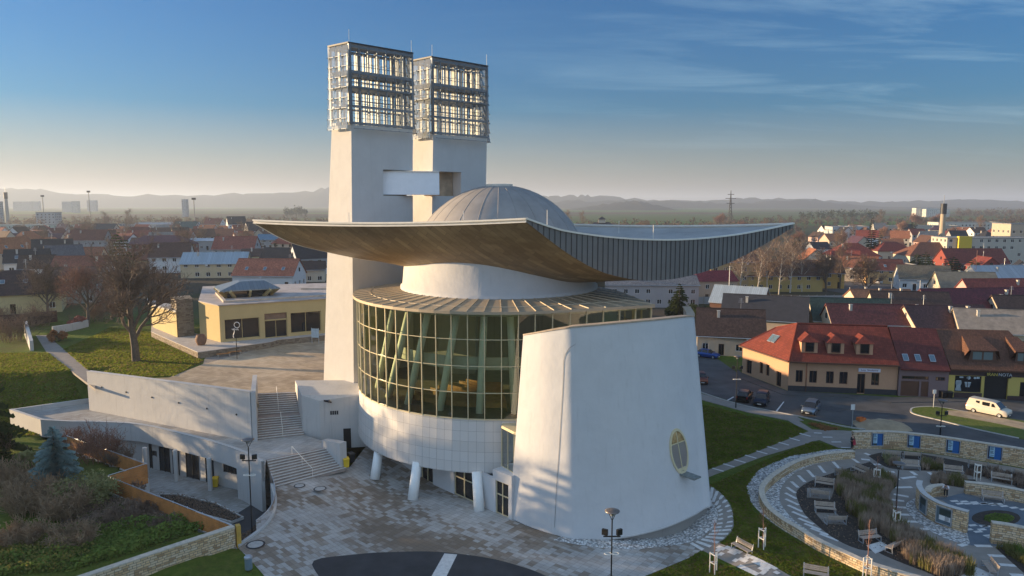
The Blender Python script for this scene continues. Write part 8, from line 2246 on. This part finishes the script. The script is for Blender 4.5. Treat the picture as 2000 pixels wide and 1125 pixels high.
# ---------------------------------------------------------------- the rest of the town: rows of houses fading into the haze
ORD = ['first', 'second', 'third', 'fourth', 'fifth', 'sixth', 'seventh', 'eighth', 'ninth', 'tenth', 'eleventh', 'twelfth', 'thirteenth', 'fourteenth', 'fifteenth', 'sixteenth', '17th', '18th', '19th', '20th', '21st', '22nd']
CN = {RED: 'red', DRED: 'dark red', BRN: 'brown', DBRN: 'dark brown', ORG: 'orange', TERR: 'terracotta', GRY: 'grey', BLU: 'blue', PURP: 'purple', BLK: 'black', CRM: 'cream', WHT: 'white', GRE: 'grey', BEI: 'beige', PNK: 'pink', YEL: 'yellow'}
rg = random.Random(77)
def townrow(D, x0, x1, step, z, rown, where, types=('gable', 'gable', 'gable', 'hip'), rl=(RED, BRN, DBRN, BRN, ORG, GRY, DRED, PURP, BLK, BRN), wl_=(WHT, CRM, GRE, BEI, PNK, WHT)):
    px = x0; k = 0
    while px < x1:
        w = step * rg.uniform(.8, 1.25); c_ = px + w / 2; y = D * rg.uniform(.96, 1.04)
        r_ = rg.choice(rl); wa = rg.choice(wl_); L = rg.uniform(9.5, 14.5); W_ = rg.uniform(7.5, 9.5)
        x = (c_ - 1000) / F * y
        lab = '%s roofed %s house, %s from left in %s row %s' % (CN[r_], CN[wa], ORD[k], rown, where)
        house((x, y, z), R(rg.choice((0, 8, -10, 80, 95, 35, 20, -25))), L, W_, rg.choice((3.6, 5.4, 5.8)), rg.uniform(3.2, 4.8), lab, wa, r_, rg.choice(types), 0, rg.choice((0, 1, 1, 2)), seed=rg.randrange(9999), group='far houses ' + where)
        k += 1; px += w
WL, WR = 'beyond the big pine', 'beyond the hipped roofs'
townrow(345, -20, 330, 44, 4.2, 'nearest', WL); townrow(400, 20, 340, 40, 3.5, 'second', WL); townrow(460, -20, 640, 42, 2.5, 'third', WL); townrow(530, -20, 640, 38, 1.5, 'fourth', WL); townrow(620, -20, 600, 38, .5, 'fifth', WL)
townrow(330, 540, 640, 46, 4, 'nearest', 'under the saucer roof edge'); townrow(390, 545, 640, 44, 3, 'second', 'under the saucer roof edge')
townrow(400, 1560, 2010, 62, 0, 'nearest', WR); townrow(480, 1590, 2010, 58, 0, 'second', WR); townrow(620, 1580, 2010, 54, 0, 'third', WR, wl_=(WHT, CRM, WHT, BEI))
townrow(290, 1560, 1640, 60, 0, 'nearest', 'beside the saucer roof tip'); townrow(430, 340, 560, 40, 3, 'extra', WL, rl=(RED, ORG, BRN, TERR)); townrow(505, 300, 640, 40, 2, 'middle', WL, rl=(RED, ORG, BRN, TERR, BLK)); townrow(540, 1570, 2010, 52, 0, 'middle', WR)
# blocks and sheds in the haze
def block(px, py, D, w, h, label, wall, z=0, W_=14, wins=True, name='apartment_block', cat='building'):
    return house(((px - 1000) / F * D, D, z), R(rg.uniform(-6, 6)), w, W_, h, .3, label, wall, (.3, .3, .3), 'flat', 0, 0, seed=int(px), name=name, cat=cat, wins=wins)
for i, (px, D, w, h, lab) in enumerate(((-4, 900, 12, 30, 'hazy tower block at the picture edge above the town'), (52, 2700, 70, 34, 'long hazy block of flats, the one nearest the picture edge'), (76, 2700, 30, 35, 'hazy block of flats beside the long one'), (138, 2300, 30, 33, 'pair of hazy flats behind the dark conifers, paler one'), (154, 2100, 16, 34, 'hazy dark tower block left of the poplar'), (186, 2500, 30, 38, 'tall faint block of flats near the bare treetops'), (100, 800, 20, 18, 'grey factory hall with two dark roof boxes'), (366, 1500, 8, 36, 'slim hazy silo tower near the town edge'))):
    block(px, 0, D, w, h, lab, (.40, .39, .38))
for i, (px, D, w, h, lab, cl) in enumerate(((25, 640, 70, 9, 'long pale green hall in the haze', (.34, .42, .38)), (60, 560, 60, 7, 'long blue grey hall with a reddish roof in the haze', (.32, .40, .46)), (200, 640, 44, 9, 'long grey green block of flats with white ends', (.40, .46, .44)), (270, 640, 50, 9, 'long beige block of flats with sunlit ends', (.46, .44, .40)), (330, 760, 60, 8, 'pale hall with a light blue roof in the haze', (.48, .52, .58)), (1785, 650, 70, 8, 'long low hall before the green fields', (.45, .42, .34)), (1880, 690, 60, 10, 'white arched hall right of the brick chimney', (.58, .54, .46)), (1640, 560, 18, 10, 'small pale cube building right of the saucer tip', (.5, .52, .5)), (1665, 570, 16, 10, 'small grey cube building beside the pale one', (.46, .50, .52)), (1800, 1500, 40, 18, 'white house on the field ridge nearer the chimney', (.6, .58, .52)), (1823, 1480, 46, 16, 'second white house on the field ridge', (.6, .58, .52)))):
    block(px, 0, D, w, h, lab, cl, W_=18, name='long_hall')
# manor with a hipped roof behind the dome
mh = house((.125 * 520, 520, 0), R(-6), 26, 16, 8.5, 6.0, 'white manor with a dark hipped roof and lantern behind the saucer deck', WHT, (.06, .05, .055), 'hip', 0, 0, seed=9)
mb = MB(); mb.box((0, 0, 15.2), (5, 4, 2.6)); mb.build('lantern', wall_m(CRM), mh); mb = MB(); mb.add([(-3, -2.5, 16.5), (3, -2.5, 16.5), (3, 2.5, 16.5), (-3, 2.5, 16.5), (0, 0, 18.6)], [(0, 1, 4), (1, 2, 4), (2, 3, 4), (3, 0, 4)]); mb.build('lantern_roof', roof_m((.06, .05, .055)), mh)
# chimneys, masts, pylon
def stack(px, D, h, r_, label, mat, top='dark_steel'):
    o = empty('factory_chimney', ((px - 1000) / F * D, D, 0), 0, label, 'chimney'); mb = MB(); mb.tube([(0, 0, 0), (0, 0, h)], [r_, r_ * .72], 14); mb.build('shaft', mat, o)
    mb = MB(); mb.tube([(0, 0, h - r_ * 3.4), (0, 0, h + .3)], [r_ * .95, r_ * 1.0], 14); mb.build('collar', M[top], o)
    mb = MB(); mb.tube([(0, 0, h), (0, 0, h + r_ * 3)], r_ * .12, 6); mb.build('mast', M['bench_steel'], o)
stack(1838, 520, 27.5, 2.1, 'tall brick factory chimney with a dark collar on the skyline', plaster('chimney_brick', (.42, .34, .24), (.2, .15, .1), .5))
stack(19, 950, 42, 2.4, 'thin dark factory chimney at the picture edge skyline', M['grey_concrete'])
def mast(px, D, h, label, head=True):
    o = empty('floodlight_mast', ((px - 1000) / F * D, D, 0), 0, label, 'mast'); mb = MB(); mb.tube([(0, 0, 0), (0, 0, h)], [.7, .4], 6); mb.build('shaft', M['grey_concrete'], o)
    if head: mb = MB(); mb.box((0, 0, h), (4.5, 1, 2.4)); mb.build('head', M['dark_steel'], o)
mast(90, 1000, 38, 'hazy mast above the grey factory hall'); mast(180, 1000, 44, 'tall hazy mast near the bare treetops'); mast(383, 820, 33, 'hazy mast right of the slim silo tower')
o = empty('power_pylon', ((1424 - 1000) / F * 900, 900, 0), 0, 'lattice power pylon above the saucer roof deck', 'pylon')
mb = MB()
for sx, sy in ((-1, -1), (1, -1), (1, 1), (-1, 1)): mb.tube([(sx * 2.4, sy * 2.4, 0), (sx * .5, sy * .5, 34), (0, 0, 44)], .26, 4)
for k in range(9):
    z0, z1 = k * 4, k * 4 + 4; a, b_ = 2.4 - 1.9 * z0 / 34, 2.4 - 1.9 * min(z1, 34) / 34
    for (p_, q_) in (((-a, -a), (b_, -b_)), ((a, -a), (-b_, -b_)), ((a, -a), (b_, b_)), ((-a, a), (b_, b_))): mb.tube([(*p_, z0), (*q_, z1)], .15, 3)
mb.build('lattice', M['dark_steel'], o)
for z, w_ in ((28, 5.0), (34, 6.5), (39, 4.0)): mb = MB(); mb.bar((-w_, 0, z), (w_, 0, z), .5, .7); mb.build('crossarm', M['dark_steel'], o, fix=True)
# ---------------------------------------------------------------- trees through the town, far woods, hills
FT = bare('bare_tree', 55, SP_TALL, 13, .26, M['bark'], M['twig'], 't'); FT.hide_render = False
spots = []
for i in range(80):
    D = rg.choice((300, 340, 380, 440, 520, 600, 700)) * rg.uniform(.93, 1.07); px = rg.uniform(-10, 640); spots.append((px, D, 'L'))
for i in range(52):
    D = rg.choice((330, 420, 520, 640, 760)) * rg.uniform(.93, 1.07); px = rg.uniform(1090, 2010); spots.append((px, D, 'R'))
spots += [(205, 820, 'L'), (212, 840, 'L'), (258, 760, 'L'), (408, 760, 'L'), (540, 620, 'L')]
spots.sort()
FC = conifer('conifer_tree', 99, 10, 3.2, M['dark_fir'], 'c', tiers=9, per=9)
FR = bare('bare_tree', 57, SP_WIDE, 6.5, .3, M['bark'], M['twig_red'], 't')
cnt = {'L': 0, 'R': 0}; first = {}
for i, (px, D, sd_) in enumerate(spots):
    kind = rg.choice('TTRRC'); src = {'T': FT, 'R': FR, 'C': FC}[kind]
    base = max(0, min(5, 5 * (420 - D) / 200)) if sd_ == 'L' and D > 170 else 0
    cnt[sd_] += 1
    lab = '%s, number %d from left in the %s' % ({'T': 'slender leafless tree', 'R': 'spreading leafless tree', 'C': 'dark conifer'}[kind], cnt[sd_], 'hazy town left of the towers' if sd_ == 'L' else 'town right of the dome')
    q = Vector(((px - 1000) / F * D, D, base)); sc_ = rg.uniform(.7, 1.15) * (1.7 if D > 750 and kind != 'C' else 1)
    if kind not in first: first[kind] = 1; src.location = q; src['label'] = lab; src['group'] = 'trees through the town'; src.scale = (sc_,) * 3
    else: dup(src, q, rg.random() * 6.28, lab, 'trees through the town', sc_)
for i, (x, y) in enumerate(((-84, 60), (-90, 88), (-96, 74))): dup(WT, (x, y, 0), i * 2.1, 'leafless tree in the row of tall trees west of the garden', 'trees west of the garden', 1.0 + .06 * i)
for i, (x, y) in enumerate(((-86, 73), (-57.5, 73.6))): dup(WS, (x, y, 0), i * 1.3, 'green pine in the row of tall trees west of the garden', 'trees west of the garden', .95 + .05 * i)
def wood(name, x0, x1, D0, D1, n, h, mat, seed, z=0):
    """far wood that reads as one mass: stems and clumped crowns as one body of leaf faces"""
    rg_ = random.Random(seed); mb = MB()
    for i in range(n):
        y = rg_.uniform(D0, D1); x = (rg_.uniform(x0, x1) - 1000) / F * y; H_ = h * rg_.uniform(.55, 1.2)
        mb.tube([(x, y, z), (x, y, z + H_ * .6)], [.35, .2], 4)
        leaf_cloud(mb, rg_, 34, (x, y, z + H_ * .62), (H_ * .36, H_ * .36, H_ * .42), h * .085, .3)
    o = mb.build(name, mat); tag(o, kind='stuff')
WB, WG = leafy('far_bare_wood', ((.07, .055, .045), (.12, .09, .075), (.16, .12, .10)), .1), leafy('far_green_wood', ((.02, .03, .018), (.04, .05, .03), (.06, .065, .04)), .1)
wood('far_wood', 1090, 1560, 560, 760, 200, 12, WB, 1); wood('far_wood', 1400, 2010, 800, 1000, 170, 12, WB, 2); wood('far_wood', -20, 640, 780, 1000, 230, 11, WB, 3); wood('far_wood', 1560, 1720, 1150, 1350, 60, 16, WG, 4); wood('far_wood', 560, 600, 1500, 1600, 34, 20, WG, 5); wood('far_wood', 1860, 2010, 1400, 1700, 80, 16, WB, 6); wood('far_hedgerow', 200, 560, 420, 470, 60, 6, WB, 8, 2); wood('far_hedgerow', 1110, 1240, 430, 520, 40, 9, WB, 9)
def ridge(name, D, prof, depth, mat, seed, rough=6):
    """a long hill: prof gives (picture x, height above the plain) along it"""
    rg_ = random.Random(seed); pr = smooth([Vector((a, h_, 0)) for a, h_ in prof], 8); rows = []
    for j in range(9):
        t = j / 8; prf = math.sin(math.pi * t) ** 1.2; y = D + depth * (t - .5)
        rows.append([((p.x - 1000) / F * D, y, -4 + max(0, p.y) * prf + (rg_.gauss(0, rough) if 0 < j < 8 else 0) * prf * min(1, p.y / 40)) for p in pr])
    o = MB().grid(rows).build(name, mat, smooth=True); tag(o, kind='structure')
HM = leafy('hill_wood', ((.040, .042, .036), (.060, .058, .046), (.078, .07, .052)), .004)
HF_ = leafy('hill_field', ((.05, .06, .035), (.09, .085, .055), (.07, .095, .04)), .0012)
def hgt(D, y): return 28 + (397 - y) / F * D
def pr(D, pts): return [(x, max(0, hgt(D, y))) for x, y in pts]
ridge('near_hill', 3200, pr(3200, ((1090, 412), (1150, 402), (1200, 395), (1240, 393), (1280, 400), (1310, 409), (1340, 414))), 900, HM, 1, 4)
ridge('middle_hills', 4200, pr(4200, ((1000, 410), (1060, 396), (1200, 390), (1330, 392), (1420, 396), (1560, 391), (1660, 399), (1760, 403), (2010, 404), (2200, 408))), 700, HM, 2, 6)
ridge('far_hills', 5200, pr(5200, ((960, 396), (1040, 384), (1120, 381), (1170, 383), (1300, 391), (1400, 390), (1500, 387), (1650, 392), (1760, 393), (1880, 390), (2020, 393), (2300, 396))), 1000, HM, 3, 7)
ridge('far_hills', 5400, pr(5400, ((-300, 378), (-80, 372), (60, 369), (120, 376), (200, 380), (330, 382), (480, 379), (600, 374), (660, 366), (760, 378), (900, 384), (1000, 392))), 1000, HM, 4, 7)
# ---------------------------------------------------------------- haze: one even box of air round the whole place
hz = MB(); hz.box((0, 6500, 76), (21000, 15000, 166)); ho = hz.build('haze', bpy.data.materials.new('haze_air')); tag(ho, kind='stuff')
hm_ = ho.data.materials[0]; hm_.use_nodes = True; nt = hm_.node_tree; nt.nodes.clear()
vo_ = nt.nodes.new('ShaderNodeOutputMaterial'); pv_ = nt.nodes.new('ShaderNodeVolumePrincipled')
pv_.inputs['Color'].default_value = (.72, .84, 1.0, 1); pv_.inputs['Density'].default_value = .00016; pv_.inputs['Anisotropy'].default_value = .25
nt.links.new(pv_.outputs[0], vo_.inputs['Volume'])
